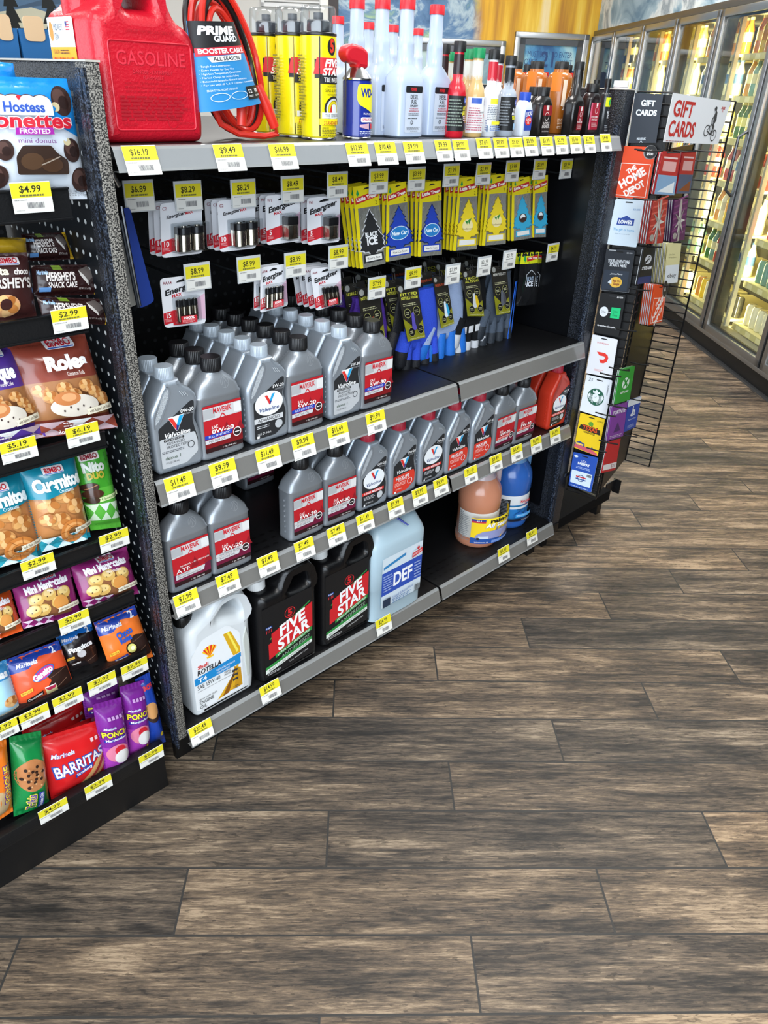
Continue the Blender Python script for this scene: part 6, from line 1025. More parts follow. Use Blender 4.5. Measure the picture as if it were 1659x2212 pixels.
for i, (dx, yy) in enumerate([(0, .138), (-11, .165), (9, .19)]):
    P, n = qy([(1126 + dx, 547), (1164 + dx, 544), (1154 + dx, 657), (1115 + dx, 661)], yy); g, f, w, h = pillow(P, n, .006, mt('#141517', .2, coat=.6, bump=.6, bs=40), 10, 16, .05, i * 3.1); o = base(P); t = thing('scent_stick_pack', 'black and yellow ice scent stick pouch on the $4.19 peg, %s of three' % nn[i], 'air freshener', o, 0, 'black scent stick pouches'); obj('pouch', shift(g, o), t, ang=75)
    A = Art(); A.rect(0, h * .80, w, h, '#cfd61c'); A.poly([(w * .30, h * .84), (w * .95, h * .88), (w * .95, h * .95), (w * .3, h * .91)], '#c4262c'); A.text('Little Trees', w * .63, h * .90, h * .03, '#f6f2e8', w=w * .55, b=.04); A.poly(tree_poly(w * .2, h * .9, h * .12), '#1d9a52'); A.text('BLACK', w * .55, h * .52, h * .07, '#9fb4cc', w=w * .4, b=.04); A.text('ICE', w * .55, h * .42, h * .09, '#dfe8f2', w=w * .36, b=.05); A.path([(w * .3, h * .4), (w * .3, h * .6), (w * .55, h * .68), (w * .85, h * .58), (w * .82, h * .36)], w * .02, '#c9d2da'); obj('print', shift(A.geo(f, sub=.005, eps=.00015), o), t, ang=80)
# work gloves: knit hand hanging fingers down with a card header
def hand(x0, x1, zt, zb, m1, m2, T, splay=.5, dy=0, full=False):
    """a glove hanging fingers down: cuff and palm in m1, finger dips in m2"""
    W = x1 - x0; H = zt - zb; cx = (x0 + x1) / 2; g = G(); g2 = G(); zp = zb + H * .42
    g.loft([(zp - .004, W * .40, T * .75, 3, cx, dy), (zp + .01, W * .46, T, 2.6, cx, dy), (zp + H * .18, W * .47, T, 2.4, cx, dy), (zt - H * .16, W * .38, T * .9, 2.3, cx, dy), (zt - .01, W * .32, T * .8, 2.2, cx, dy), (zt, W * .34, T * .8, 2.2, cx, dy)], m1, 20)
    for k in range(4):
        fx = cx + (k - 1.5) * W * .235; L_ = H * (.40, .47, .50, .42)[k]; sx = (k - 1.5) * W * .12 * splay; r = W * .098; z0 = zp + .014
        P = [(fx, dy, z0), (fx + sx * .4, dy - .002, z0 - L_ * .4), (fx + sx * .8, dy - .003, z0 - L_ * .8), (fx + sx, dy - .001, z0 - L_ * .98), (fx + sx, dy, z0 - L_ * 1.02)]; g.tube(P[:3], [r, r, r * .96], m1, 10); g2.tube(P[0 if full else 1:], ([r * 1.07] if full else []) + [r * 1.08, r * 1.06, r * .75, r * .3], m2, 10)
    P = [(cx - W * .40, dy, zp + H * .16), (cx - W * .56, dy - .004, zp), (cx - W * .60, dy - .004, zp - H * .14), (cx - W * .60, dy - .003, zp - H * .19)]; r = W * .13; g.tube(P[:3], [r, r, r * .9], m1, 10); g2.tube(P[1:], [r * 1.05, r * .98, r * .4], m2, 10)
    return g, g2
KN = lambda c: mt(c, .85, bump=.8, bs=700, spec=.2); DIP = lambda c: mt(c, .5, bump=.4, bs=500)
def gloves(lab, card, gb, Y, m1, m2, title, tc, k, extra=None, acc='#8a8a1c', hc=('#5a4fb0', '#2a2a2c'), m3=None, ox=.012, full=False):
    P, n = qy(card, Y + .004, Y - .004); c = (P[0] + P[1]) / 2; o = V3(c.x, Y, c.z); t = thing('work_gloves', lab, 'gloves', o, 0, 'hanging work gloves'); w, h = (P[1] - P[0]).length, (P[0] - P[3]).length
    a = aty(gb[0], (gb[1] + gb[3]) / 2, Y + .02); b = aty(gb[2], (gb[1] + gb[3]) / 2, Y + .02); zt, zb = aty((gb[0] + gb[2]) / 2, gb[1], Y + .02).z, aty((gb[0] + gb[2]) / 2, gb[3], Y + .02).z
    g, g2 = hand(a.x - o.x, b.x - o.x, zt - o.z, zb - o.z, m1, m2, .011, .6, .022, full); obj('glove', g, t, ang=80); obj('finger_dip', g2, t, ang=80)
    g, g2 = hand(a.x - o.x + ox, b.x - o.x + ox - .002, zt - o.z - .004, zb - o.z + .004, m3 or m1, m3 or m2, .010, .9, .046); obj('glove', g, t, ang=80); obj('finger_dip', g2, t, ang=80)
    obj('card', shift(qslab(G(), P, n, .001, ink('#232220'), .004), o), t); A = Art(); A.rect(0, 0, w, h, '#26241f', .003); A.poly([(0, 0), (w, 0), (w, h * .34), (w * .55, h * .20), (0, h * .42)], acc); A.ell(w * .16, h * .93, w * .11, w * .11, '#9a9c98'); A.ring(w * .5, h * .96, w * .09, w * .05, w * .02, '#4a4a48')
    for i, s_ in enumerate(title): A.text(s_, w * .5, h * (.83 - .065 * i), h * .05, tc, w=w * .82, b=.01)
    A.bars(w * .12, h * .62, w * .88, h * .68, 2, '#b9b890')
    for cx, cy in ((.26, .50), (.72, .52), (.28, .16), (.76, .18)): A.ell(w * cx, h * cy, w * .17, h * .085, '#151513', 20); A.ring(w * cx, h * cy, w * .17, h * .085, w * .012, '#c9c97a', 20); A.bars(w * (cx - .1), h * (cy - .03), w * (cx + .1), h * (cy + .03), 2, '#b9b890')
    A.poly(rnd([(w * .40, h * .50), (w * .52, h * .52), (w * .54, h * .36), (w * .60, h * .22), (w * .42, h * .18), (w * .32, h * .24)], w * .03), hc[0]); A.poly(rnd([(w * .52, h * .46), (w * .64, h * .46), (w * .72, h * .28), (w * .58, h * .18), (w * .52, h * .3)], w * .03), hc[1]); A.text('CONSTRUCTED TO LAST', w * .5, h * .04, h * .022, '#e8e8b8', w=w * .82)
    obj('print', shift(A.geo(tl(P, w, h, n)), o), t)
    obj('loop', G().tube([(-.004, .0, .0), (-.004, .003, .014), (.004, .003, .014), (.004, .0, .0)], .0014, BCAP, 6), t)
    if extra: extra(t, a - o, b - o, zt - o.z, zb - o.z)
    for i in range(k): c_ = dup(t); c_.location = o + V3(R.uniform(-.003, .003), .048 * (i + 1), R.uniform(-.003, .003)); c_['label'] = lab.split(' at the')[0] + ' hanging ' + ['just behind the front pair', 'two behind the front pair', 'three behind the front pair'][i]
    return t
def ex_white(t, a, b, zt, zb):
    g = G(); W = b.x - a.x; H = zt - zb; cx = (a.x + b.x) / 2; m = ink('#d8dade')
    for k in range(4): x = cx + (k - 1.5) * W * .225; g.box(x - W * .07, .0085, zb + H * .40, x + W * .07, .0105, zb + H * .48, m, .0006)
    obj('knuckle_patch', g, t)
gloves('purple nitrile foam work gloves at the front of the $7.99 yellow peg', [(772, 625), (818, 614), (833, 742), (790, 752)], (752, 640, 838, 822), .15, KN('#5a3aa6'), DIP('#161618'), ['NITRILE FOAM'], '#d8d84a', 3, hc=('#c23a2a', '#3a2a28'))
gloves('lime green work gloves at the side of the purple ones', [(830, 640), (852, 636), (862, 740), (840, 745)], (828, 640, 896, 826), .19, KN('#78ec1e'), DIP('#161618'), ['FOAM'], '#d8d84a', 2)
gloves('royal blue nitrile foam work gloves at the $9.99 peg', [(856, 617), (901, 611), (918.6, 728.5), (881, 738)], (872, 625, 946, 828), .135, KN('#3c5ce6'), DIP('#1a1c22'), ['FITTED', 'NITRILE FOAM'], '#d8d84a', 3, m3=DIP('#1b1c20'), ox=-.022)
gloves('pale blue work gloves with bright blue dips at the white $7.99 peg', [(934, 598), (964, 593.6), (981, 698.6), (953, 709.6)], (918, 612, 1004, 806), .145, KN('#aabfe6'), DIP('#1f6fd0'), ['IRON PAWS'], '#c8502a', 3, hc=('#d8e4ec', '#2f9fd0'), full=True, m3=DIP('#1f6fd0'), ox=-.014)
gloves('black work gloves with white knuckle patches at the first $21.99 peg', [(998.5, 587), (1033, 579.5), (1045.6, 683), (1009.5, 683)], (988, 605, 1050, 782), .145, KN('#17191c'), DIP('#c9ccd2'), ['TECH', 'ALL TRADES'], '#d8d84a', 3, ex_white, hc=('#c9ccd0', '#d8b81c'), m3=KN('#c9ccd2'), ox=-.012)
gloves('slate grey work gloves with blue piping at the second $21.99 peg', [(1060, 576), (1094, 571.7), (1102, 675), (1072, 681)], (1042, 590, 1104, 762), .145, KN('#525d6c'), DIP('#2a3038'), ['HEAVY DUTY'], '#e0e0d8', 3, lambda t, a, b, zt, zb: obj('piping', G().tube([(b.x - .012, .008, zt - .03), (b.x - .020, .007, zb + .05), (b.x - .014, .008, zb + .02)], .0012, mt('#2f6fe0', .4), 6).tube([(b.x - .002, .012, zt - .03), (b.x + .001, .012, zb + .05), (b.x - .010, .010, zb + .012)], .0012, mt('#2f6fe0', .4), 6), t), hc=('#5a5f6a', '#4a4a50'))
# tyre gauge on a blue card by the left post
P, n = qy([(262, 452), (280, 447), (334, 652), (300, 668)], .12); o = base(P); t = thing('tire_gauge', 'steel tyre gauge on a long blue card hanging by the left post', 'tool', o, 0); obj('card', shift(qslab(G(), P, n, .001, ink('#1c3a8e'), .006), o), t); Q = [p + V3(-.012, .03, -.006) for p in P]; obj('backing', shift(qslab(G(), Q, n, .001, ink('#c9c6bc'), .004), o), t)
ax = (P[0] - P[3]).normalized(); obj('gauge', G().tube([P[3] + ax * .20 - V3(.008, .02, 0) - o, P[3] + ax * .225 - V3(.018, .02, 0) - o], .0058, mt('#b9bcc0', .2, m=1), 14), t); obj('rod', G().tube([P[3] + ax * .01 - V3(.004, .014, 0) - o, P[3] + ax * .17 - V3(.006, .014, 0) - o], .003, mt('#8a8f96', .25, m=1), 8).tube([P[3] + ax * .008 - V3(.008, .016, 0) - o, P[3] + ax * .15 - V3(.012, .016, 0) - o], .003, mt('#3a3f46', .3, m=.6), 8), t)
# ---------------------------------------------------------------- gift card rack at the end of the gondola
GD_ = V3(.213, -.977, 0); GN = V3(.977, .213, 0); G0 = V3(1.948, -.004, 0)
def gp(x, s, z): return G0 + GN * x + GD_ * s + V3(0, 0, z)
WIRE = mt('#0d0d0e', .35)
t = thing('gift_card_rack', 'black wire gift card rack fixed beside the right end panel', 'display rack', G0)
rel = lambda p: p - G0
def wing(x, s0, s1, z0, z1, n, name):
    g = G(); g.tube([rel(gp(x, s1, z0)), rel(gp(x, s1, z1))], .0030, WIRE, 6).tube([rel(gp(x, s0, z0)), rel(gp(x, s0, z1))], .0030, WIRE, 6)
    for k in range(n + 1): z = z0 + (z1 - z0) * k / n; g.tube([rel(gp(x, s0, z)), rel(gp(x, s1, z))], .0021, WIRE, 5)
    obj(name, g, t)
wing(.004, -.0, .098, .245, 1.375, 44, 'left_grid'); wing(.37, .077, .163, .235, 1.362, 44, 'right_grid')
g = G()
for k in range(45): z = .25 + 1.12 * k / 44; g.tube([rel(gp(.004, .098, z)), rel(gp(.040, .096, z))], .0021, WIRE, 5)
g.tube([rel(gp(.04, .096, .25)), rel(gp(.04, .096, 1.37))], .0030, WIRE, 6); obj('corner_grid', g, t)
g = G(); a, b = gp(.045, .090, 0), gp(.37, .077, 0); vs = [rel(q + V3(0, 0, z)) for z in (.24, 1.25) for q in (a, b)] + [rel(q + V3(0, 0, z) - GD_ * .004) for z in (.24, 1.25) for q in (a, b)]
g.add(vs, [(0, 1, 3, 2), (5, 4, 6, 7), (0, 4, 5, 1), (2, 3, 7, 6), (1, 5, 7, 3), (0, 2, 6, 4)], SATIN); obj('back_panel', g, t)
g = G(); a = [rel(gp(.006, s, z)) for s, z in ((.0, .26), (.092, .26), (.092, 1.37), (.0, 1.37))]; g.add(a + [p + GN * .003 for p in a], [(0, 1, 2, 3), (7, 6, 5, 4), (0, 4, 5, 1), (1, 5, 6, 2), (2, 6, 7, 3), (3, 7, 4, 0)], SATIN); obj('side_panel', g, t)
obj('bottom_tray', G().add([rel(gp(-.006, s, z)) for s, z in ((.0, .255), (.1, .245))] + [rel(gp(.012, s, z)) for s, z in ((.0, .255), (.1, .245))] + [rel(gp(-.006, s, z)) for s, z in ((.0, .262), (.1, .252))] + [rel(gp(.012, s, z)) for s, z in ((.0, .262), (.1, .252))], [(0, 1, 3, 2), (4, 6, 7, 5), (0, 4, 5, 1), (1, 5, 7, 3), (3, 7, 6, 2), (2, 6, 4, 0)], WIRE), t)
obj('mounting_clip', G().box(-.028, .0, .30, -.004, .006, .312, DARKALU), t)
def gcard(px, p0, nrm, lab, col, draw, k=1, sp=.0016, name='gift_card', cat='gift card', grp='gift cards', r=.003, dirn=None):
    P = [atp(x, y, p0, nrm) for x, y in px]; n = nrm if (CP - p0).dot(nrm) > 0 else -nrm; o = base(P); t = thing(name, lab, cat, o, 0, grp); w, h = (P[1] - P[0]).length, (P[0] - P[3]).length
    obj('card', shift(qslab(G(), P, n, .0012, ink(col), r), o), t); A = Art(); draw(A, w, h); obj('print', shift(A.geo(qmap(P, w, h, n)), o), t)
    if k > 1:
        g = G()
        for i in range(1, k):
            Q = [p - n * sp * i + V3(R.uniform(-.0006, .0006), 0, -.0006 * (i % 3)) for p in P]; qslab(g, Q, n, .0009, ink(col if i % 2 else '#d8dde2'), r)
        obj('card_stack', shift(g, o), t); t.children[-1]['kind'] = 'stuff'
    return t
L0 = G0 - GN * .010; NL = -GN
def slot(A, w, h, c='#15171a', x=.5, y=.945): A.poly(rnd([(w * (x - .13), h * (y - .015)), (w * (x + .13), h * (y - .015)), (w * (x + .10), h * (y + .012)), (w * (x - .13), h * (y + .015))], w * .02), c)
def c_hd(A, w, h):
    slot(A, w, h); A.ell(w * .86, h * .90, w * .2, w * .19, '#8f8f8f'); A.ell(w * .87, h * .905, w * .185, w * .175, '#1d1f22'); A.text('$25-', w * .86, h * .93, h * .045, '#f2f2f2', b=.02); A.text('$500', w * .86, h * .87, h * .045, '#f2f2f2', b=.02); q = w * .06
    A.rect(q, h * .04, w - q, h * .68, '#f0e4dc'); A.rect(q + w * .02, h * .04 + w * .02, w - q - w * .02, h * .68 - w * .02, '#e0491c')
    for s_, y, x, sz, ww in (('THE', .56, .40, .085, .30), ('HOME', .40, .47, .15, .80), ('DEPOT', .20, .58, .12, .62)): A.text(s_, w * x, h * y, h * sz, '#f4ece6', w=w * ww, b=.05, rot=.62)
def c_lw(A, w, h): slot(A, w, h); A.poly([(w * .20, h * .45), (w * .22, h * .60), (w * .32, h * .60), (w * .5, h * .66), (w * .66, h * .60), (w * .78, h * .60), (w * .78, h * .45)], '#23449a'); A.text("LOWE'S", w * .49, h * .52, h * .075, '#eef2f6', w=w * .46, b=.05); A.text('The gift of home', w * .48, h * .35, h * .055, '#3f9fd0', w=w * .72); A.text('$25-$500', w * .80, h * .80, h * .035, '#3f7fb8', w=w * .24); A.bars(w * .2, h * .24, w * .8, h * .27, 1, '#a9bccc')
def c_bp(A, w, h): slot(A, w, h, '#000000'); A.rect(w * .1, h * .965, w * .35, h * .98, '#c9ccd0'); A.text('$25-$500', w * .84, h * .93, h * .03, '#c9ccd0', w=w * .2); A.text('YOUR ADVENTURE', w * .5, h * .72, h * .075, '#dde1e6', w=w * .76, b=.02); A.text('STARTS HERE', w * .5, h * .63, h * .075, '#dde1e6', w=w * .6, b=.02); A.rect(w * .04, h * .03, w * .92, h * .50, '#26303e'); A.ell(w * .50, h * .22, w * .22, h * .13, '#ddb040'); A.text('Bass Pro', w * .53, h * .255, h * .055, '#7a2a20', w=w * .28, b=.04); A.text('Shops', w * .53, h * .18, h * .055, '#7a2a20', w=w * .22, b=.04); A.text('Johnny Morris', w * .48, h * .42, h * .04, '#e8ecf0', w=w * .44, sh=.4); A.poly([(w * .22, h * .2), (w * .34, h * .3), (w * .36, h * .16)], '#c9d2d8')
def c_ub(A, w, h): slot(A, w, h, '#2a2c30'); A.text('$15-$200', w * .80, h * .93, h * .035, '#e8e8e8', w=w * .24, b=.02); A.ell(w * .26, h * .55, w * .17, h * .125, '#dfe4ea', 30); A.text('Uber', w * .26, h * .55, h * .055, '#33363a', w=w * .2); A.line(w * .43, h * .55, w * .54, h * .55, h * .012, '#dfe4ea'); A.rect(w * .54, h * .42, w * .90, h * .68, '#16c47a'); A.text('Uber', w * .72, h * .59, h * .055, '#0d5a3a', w=w * .2); A.text('Eats', w * .72, h * .50, h * .055, '#0d5a3a', w=w * .19); A.text('Go anywhere. Get anything.', w * .48, h * .20, h * .038, '#f2f4f6', w=w * .76, b=.02)
def c_dd(A, w, h): slot(A, w, h); A.text('DOORDASH', w * .46, h * .83, h * .04, '#d05a58', w=w * .44); A.poly([(w * .28, h * .60), (w * .60, h * .60), (w * .72, h * .55), (w * .76, h * .48), (w * .72, h * .38), (w * .60, h * .33), (w * .48, h * .33), (w * .42, h * .41), (w * .58, h * .42), (w * .64, h * .46), (w * .60, h * .51), (w * .40, h * .515)], '#e2362a'); A.bars(w * .3, h * .10, w * .66, h * .16, 2, '#e0a0a0')
def c_sb(A, w, h):
    slot(A, w, h, x=.55, y=.93); A.text('25', w * .2, h * .90, h * .08, '#4a545c', sh=.2); A.ell(w * .5, h * .48, w * .31, h * .225, '#1d5c46', 34); A.ell(w * .5, h * .46, w * .12, h * .12, '#e4ecf0', 20)
    for s_ in (-1, 1):
        for k in range(4): A.path([(w * (.5 + s_ * (.10 + .035 * k)), h * .54), (w * (.5 + s_ * (.14 + .035 * k)), h * .44), (w * (.5 + s_ * (.08 + .045 * k)), h * (.34 + .02 * k)), (w * (.5 + s_ * (.10 + .04 * k)), h * (.29 + .025 * k))], w * .014, '#e4ecf0')
        A.poly([(w * (.5 + s_ * .22), h * .58), (w * (.5 + s_ * .30), h * .50), (w * (.5 + s_ * .24), h * .40)], '#e4ecf0')
    A.poly([(w * .38, h * .58), (w * .36, h * .65), (w * .44, h * .62), (w * .5, h * .69), (w * .56, h * .62), (w * .64, h * .65), (w * .62, h * .58)], '#e4ecf0'); A.line(w * .47, h * .47, w * .53, h * .47, h * .006, '#1d5c46'); A.ell(w * .47, h * .50, w * .01, h * .006, '#1d5c46', 8); A.ell(w * .53, h * .50, w * .01, h * .006, '#1d5c46', 8); A.text('STARBUCKS', w * .90, h * .74, w * .05, '#3a444c', w=h * .28, rot=PI / 2)
def c_tx(A, w, h): slot(A, w, h, '#3a3410'); A.text('$25-$100', w * .84, h * .90, h * .04, '#4a4210', w=w * .24, sh=.2); A.ell(w * .5, h * .78, w * .10, h * .06, '#5f9a34', 18); A.poly([(w * .05, h * .58), (w * .95, h * .55), (w * .90, h * .68), (w * .1, h * .70)], '#2a2418'); A.text('TEXAS', w * .5, h * .645, h * .12, '#2a2418', w=w * .64, b=.09); A.text('TEXAS', w * .5, h * .645, h * .11, '#e2521c', w=w * .60, b=.04); A.text('ROADHOUSE', w * .5, h * .53, h * .05, '#3a2a14', w=w * .46, b=.02); A.poly([(0, h * .03), (w, h * .0), (w * .95, h * .06), (w * .6, h * .14), (0, h * .12)], '#cf5a6a'); A.poly([(0, h * .16), (w * .18, h * .24), (w * .40, h * .20), (w * .42, h * .12), (0, h * .12)], '#2a4a8a'); A.rect(w * .04, h * .13, w * .36, h * .18, '#f0c860'); A.poly([(w * .62, h * .12), (w * .72, h * .18), (w * .86, h * .12)], '#2a4a8a')
def c_ut(A, w, h): slot(A, w, h); A.ell(w * .14, h * .90, w * .08, h * .035, '#dfe8f2', 16); A.text('UTA', w * .48, h * .80, h * .055, '#e8eef6', b=.01); A.text('FAREPAY', w * .5, h * .72, h * .07, '#f2f6fa', w=w * .5, b=.04); A.bars(w * .2, h * .57, w * .8, h * .64, 2, '#a9c0e8', .5, .05); A.rect(w * .05, h * .12, w * .92, h * .50, '#d6e6f2', w * .04); A.ring(w * .48, h * .31, w * .15, h * .10, w * .03, '#33508a', 26); A.rect(w * .26, h * .325, w * .70, h * .36, '#c82a3a'); A.rect(w * .26, h * .265, w * .70, h * .295, '#2f4f9a'); A.code(w * .70, h * .40, w * .90, h * .47); A.bars(w * .1, h * .03, w * .88, h * .07, 1, '#a9c0e8', .6, 0)
for px, col, dr, lab, k in [([(1345, 315), (1417, 318), (1398, 432), (1323, 425)], '#e0491c', c_hd, 'orange home-store gift card at the top of the left column', 3), ([(1330, 430), (1392, 433), (1374.5, 534), (1310.6, 527)], '#d3e2ee', c_lw, 'pale blue gift card reading The gift of home', 4), ([(1310, 537), (1371, 541), (1358, 632), (1297, 626)], '#1f242c', c_bp, 'dark gift card reading YOUR ADVENTURE STARTS HERE', 3), ([(1297.6, 632), (1351.7, 637.6), (1336.4, 727), (1282, 717.6)], '#101113', c_ub, 'black gift card with a white circle and a green square', 2),
                            ([(1280, 722), (1334.5, 733.6), (1321, 816), (1266, 805.7)], '#e2e4ea', c_dd, 'white gift card with a red curved arrow-like emblem', 3), ([(1267, 809), (1322.7, 822), (1308.6, 904.5), (1251.7, 887)], '#e2e8ef', c_sb, 'white gift card with a round dark green emblem', 3), ([(1253.6, 891.6), (1307, 905.7), (1290.5, 985.6), (1240, 966.8)], '#efcb1c', c_tx, 'yellow gift card with orange TEXAS lettering', 2), ([(1238.8, 976), (1291.7, 989), (1276.4, 1064), (1228, 1048)], '#2350b0', c_ut, 'blue transit fare card at the bottom of the left column', 3)]:
    gcard(px, L0, NL, lab, col, dr, k)
gcard([(1372, 200.6), (1433, 204), (1417, 308.7), (1357, 308.7)], L0, NL, 'dark slate GIFT CARDS header sign on the left side of the rack', '#2c333d', lambda A, w, h: (A.text('GIFT', w * .52, h * .81, h * .11, '#dce6ee', w=w * .50, b=.04, hi=True), A.text('CARDS', w * .50, h * .62, h * .11, '#dce6ee', w=w * .74, b=.04, hi=True), maverik(A, w * .46, h * .09, h * .05, '#c8d2da')), 1, name='sign', cat='sign', grp='gift card signs', r=.001)
a, b = gp(.0, .104, 0), gp(.37, .168, 0); sn_ = (b - a).cross(V3(0, 0, 1)).normalized()
def c_sign(A, w, h):
    A.text('GIFT', w * .22, h * .71, h * .31, '#b8322c', w=w * .33, b=.03, hi=True); A.text('CARDS', w * .26, h * .29, h * .31, '#b8322c', w=w * .44, b=.03, hi=True); maverik(A, w * .89, h * .84, h * .06, '#b8322c'); c = '#3f4042'
    for x, y in ((.70, .30), (.85, .20)): A.ring(w * x, h * y, w * .05, h * .135, w * .008, c, 30)
    A.path([(w * .70, h * .30), (w * .75, h * .44), (w * .81, h * .42), (w * .85, h * .20)], w * .008, c); A.path([(w * .70, h * .30), (w * .78, h * .22), (w * .81, h * .42)], w * .008, c); A.path([(w * .75, h * .44), (w * .78, h * .22), (w * .85, h * .20)], w * .006, c)
    A.poly([(w * .77, h * .78), (w * .80, h * .72), (w * .82, h * .55), (w * .80, h * .46), (w * .77, h * .50), (w * .76, h * .66)], c); A.ell(w * .755, h * .80, w * .022, h * .05, c, 14); A.path([(w * .78, h * .48), (w * .80, h * .34), (w * .78, h * .22)], w * .02, c); A.path([(w * .77, h * .68), (w * .74, h * .56), (w * .76, h * .44)], w * .012, c); A.bars(w * .03, h * .015, w * .36, h * .045, 1, '#8a5a58')
gcard([(1454.5, 200.6), (1579.5, 220), (1551, 312), (1433, 306.8)], a, sn_, 'white GIFT CARDS header sign with a cyclist silhouette', '#dadcdf', c_sign, 1, name='sign', cat='sign', grp='gift card signs', r=.001)
F = lambda s: (G0 + GD_ * s, GD_)
def c_hol(c): return lambda A, w, h: (A.rect(0, 0, w, h * .46, '#7fa4c8' if c else '#4a5a78'), A.rect(0, h * .46, w, h, '#b4252c'), A.rect(w * .15, h * .55, w * .85, h * .78, '#dca8a8'), A.poly([(w * .1, h * .06), (w * .9, h * .32), (w * .9, h * .05)], '#dfe6ea' if c else '#8a4a2a'), A.rect(w * .12, h * .84, w * .88, h * .88, '#e8c8c8'))
def c_bow(c):
    def f(A, w, h):
        A.rect(0, 0, w, h, c)
        for k in range(7): A.poly([(0, h * (.1 + k * .14)), (w, h * (.22 + k * .14)), (w, h * (.26 + k * .14)), (0, h * (.14 + k * .14))], '#c85a50' if c[1] == 'a' else '#7a3a72')
        A.rect(w * .44, 0, w * .56, h, '#a9a59f'); 
        for k in range(9): a = k * 2 * PI / 9; A.poly([(w * .5 + w * .06 * math.cos(a - 1), h * .5 + w * .06 * math.sin(a - 1)), (w * .5 + w * .42 * math.cos(a), h * .5 + w * .46 * math.sin(a)), (w * .5 + w * .06 * math.cos(a + 1), h * .5 + w * .06 * math.sin(a + 1))], ['#c9c6c0', '#8a8680', '#b0aca6'][k % 3])
        A.ell(w * .2, h * .14, w * .14, h * .08, '#9a968f', 12)
    return f
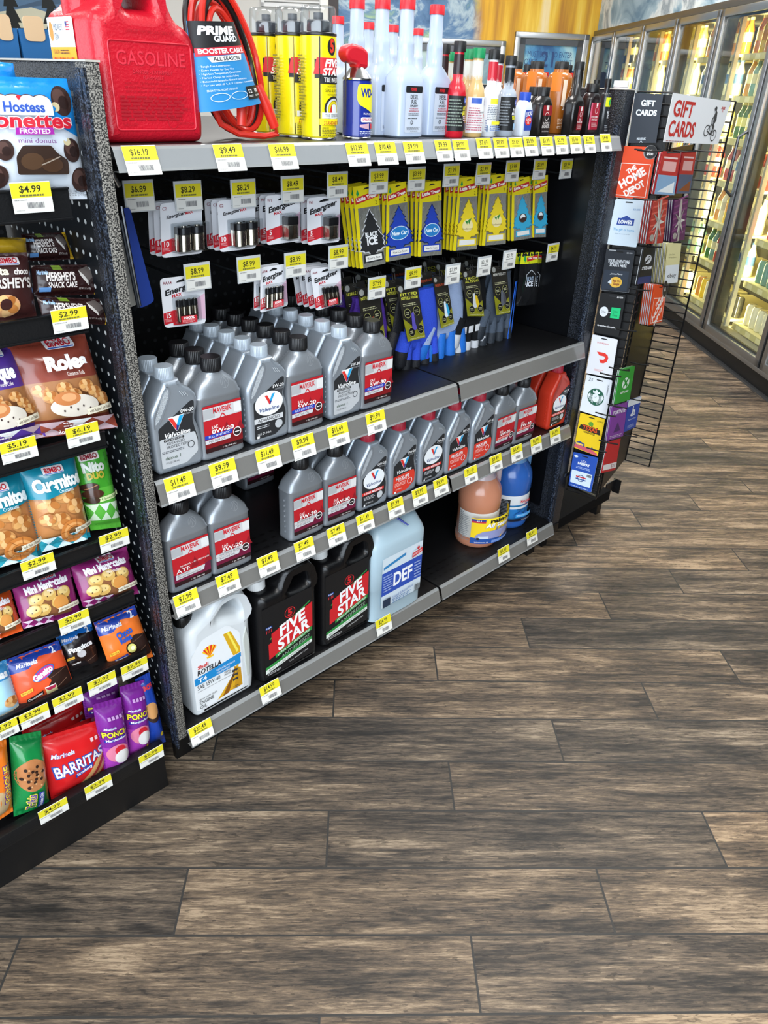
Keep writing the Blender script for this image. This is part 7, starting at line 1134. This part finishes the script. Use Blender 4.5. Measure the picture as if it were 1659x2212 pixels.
for px, s, col, dr, lab, k, sp in [([(1432, 326), (1470, 330), (1456, 422), (1413, 419)], .118, '#b4252c', c_hol(1), 'red and blue ski scene gift card under the white sign', 4, .003), ([(1476, 326), (1504, 328), (1490, 418), (1460, 418)], .110, '#b4252c', c_hol(0), 'red and dark blue gift card beside the ski scene card', 4, .003),
                                   ([(1413, 431), (1443, 431), (1431, 525), (1398, 527)], .124, '#a8322c', c_bow('#a8322c'), 'red striped gift card with a silver bow', 9, .003), ([(1457, 431), (1486, 430), (1478, 518), (1449, 523)], .120, '#5a2458', c_bow('#5a2458'), 'purple gift card with a silver bow', 9, .003),
                                   ([(1391, 537), (1417, 534), (1405, 610), (1376, 614)], .104, '#1e2022', lambda A, w, h: (A.rect(0, 0, w, h * .2, '#2a3a6a'), A.ell(w * .5, h * .68, w * .26, h * .13, '#dfe2e6'), A.ring(w * .56, h * .72, w * .11, h * .055, w * .03, '#1e2022', 16), A.line(w * .3, h * .6, w * .5, h * .66, w * .05, '#1e2022'), A.text('STEAM', w * .5, h * .44, h * .08, '#eef0f2', w=w * .74, b=.04)), 'black and navy gift card with a white disc emblem', 3, .002),
                                   ([(1443, 525), (1472, 523), (1463, 610), (1434.5, 613)], .128, '#dcd6a0', lambda A, w, h: (A.rect(0, h * .44, w, h, '#dcd6a0'), A.rect(0, 0, w, h * .46, '#dde4ea'), A.text('ebay', w * .5, h * .2, h * .10, '#2a2c30', w=w * .66, b=.01), A.text('One Card', w * .36, h * .72, h * .04, '#8a8660', w=w * .4), A.text('So Many Options', w * .42, h * .65, h * .04, '#8a8660', w=w * .56)), 'pale yellow and white gift card fronting a thick stack', 14, .004),
                                   ([(1414.5, 614.6), (1441, 616.5), (1430, 695), (1402, 703)], .132, '#dc4a1c', c_hd, 'orange home-store gift card stack on the inner panel', 12, .0026),
                                   ([(1341, 798.7), (1372, 790), (1360, 863), (1328, 874)], .108, '#2f9a34', lambda A, w, h: (A.ell(w * .5, h * .56, w * .24, h * .16, '#e6f2e6'), A.line(w * .36, h * .46, w * .66, h * .68, w * .06, '#2f9a34'), A.line(w * .64, h * .46, w * .36, h * .68, w * .06, '#2f9a34'), A.text('GIFT CARD', w * .5, h * .30, h * .055, '#eef6ee', w=w * .56, b=.03), slot(A, w, h)), 'green gift card with a white X ball emblem', 5, .002),
                                   ([(1323.5, 878.6), (1356, 869), (1346, 942), (1312, 952.7)], .108, '#7f3a9a', lambda A, w, h: (A.text('FORTNITE', w * .5, h * .80, h * .10, '#e8e4f0', w=w * .8, b=.04), A.poly([(w * .3, h * .2), (w * .5, h * .5), (w * .72, h * .22)], '#4a2a66'), A.bars(w * .1, h * .05, w * .9, h * .13, 2, '#e0d0e8')), 'purple game gift card below the green one', 5, .002),
                                   ([(1357.6, 865.7), (1386, 856), (1373, 922), (1348, 934)], .104, '#2446a8', lambda A, w, h: (A.rect(0, h * .80, w, h, '#dfe4ea'), A.poly([(w * .42, h * .5), (w * .5, h * .5), (w * .5, h * .76), (w * .42, h * .78)], '#eef2f6'), A.poly([(w * .5, h * .66), (w * .66, h * .62), (w * .64, h * .54), (w * .52, h * .58)], '#eef2f6'), A.ring(w * .5, h * .50, w * .2, h * .05, w * .03, '#eef2f6', 18), A.text('PlayStation Store', w * .5, h * .36, h * .045, '#dfe8f6', w=w * .66), A.bars(w * .2, h * .08, w * .8, h * .18, 3, '#a9bce0')), 'blue game gift card with a white strip on top', 3, .002),
                                   ([(1314, 955), (1341, 947), (1329, 1015), (1300, 1022)], .106, '#c01c24', lambda A, w, h: (A.rect(0, h * .08, w, h * .26, '#e8e4e4'), A.text('$20', w * .74, h * .17, h * .10, '#8a2a30', w=w * .34)), 'red gift card with a white $20 band', 3, .002)]:
    p0, nn_ = F(s); gcard(px, p0, nn_, lab, col, dr, k, sp)
g = G()
for px in [(1432, 326), (1470, 329), (1504, 327), (1420, 432), (1466, 430), (1430, 534), (1472, 524), (1405, 628), (1445, 618), (1375, 716), (1425, 706), (1360, 801), (1402, 789), (1342, 814), (1355, 882), (1395, 867), (1330, 900), (1335, 960), (1376, 944), (1310, 977)]:
    p = atp(*px, G0 + GD_ * .15, GD_); obj('hook', G().tube([rel(p), rel(p - GD_ * .03 - V3(0, 0, .003)), rel(p - GD_ * .058 - V3(0, 0, .002))], .0020, WIRE, 6), t)
for o in list(bpy.data.objects):
    if o.get('label') == '': del o['label']
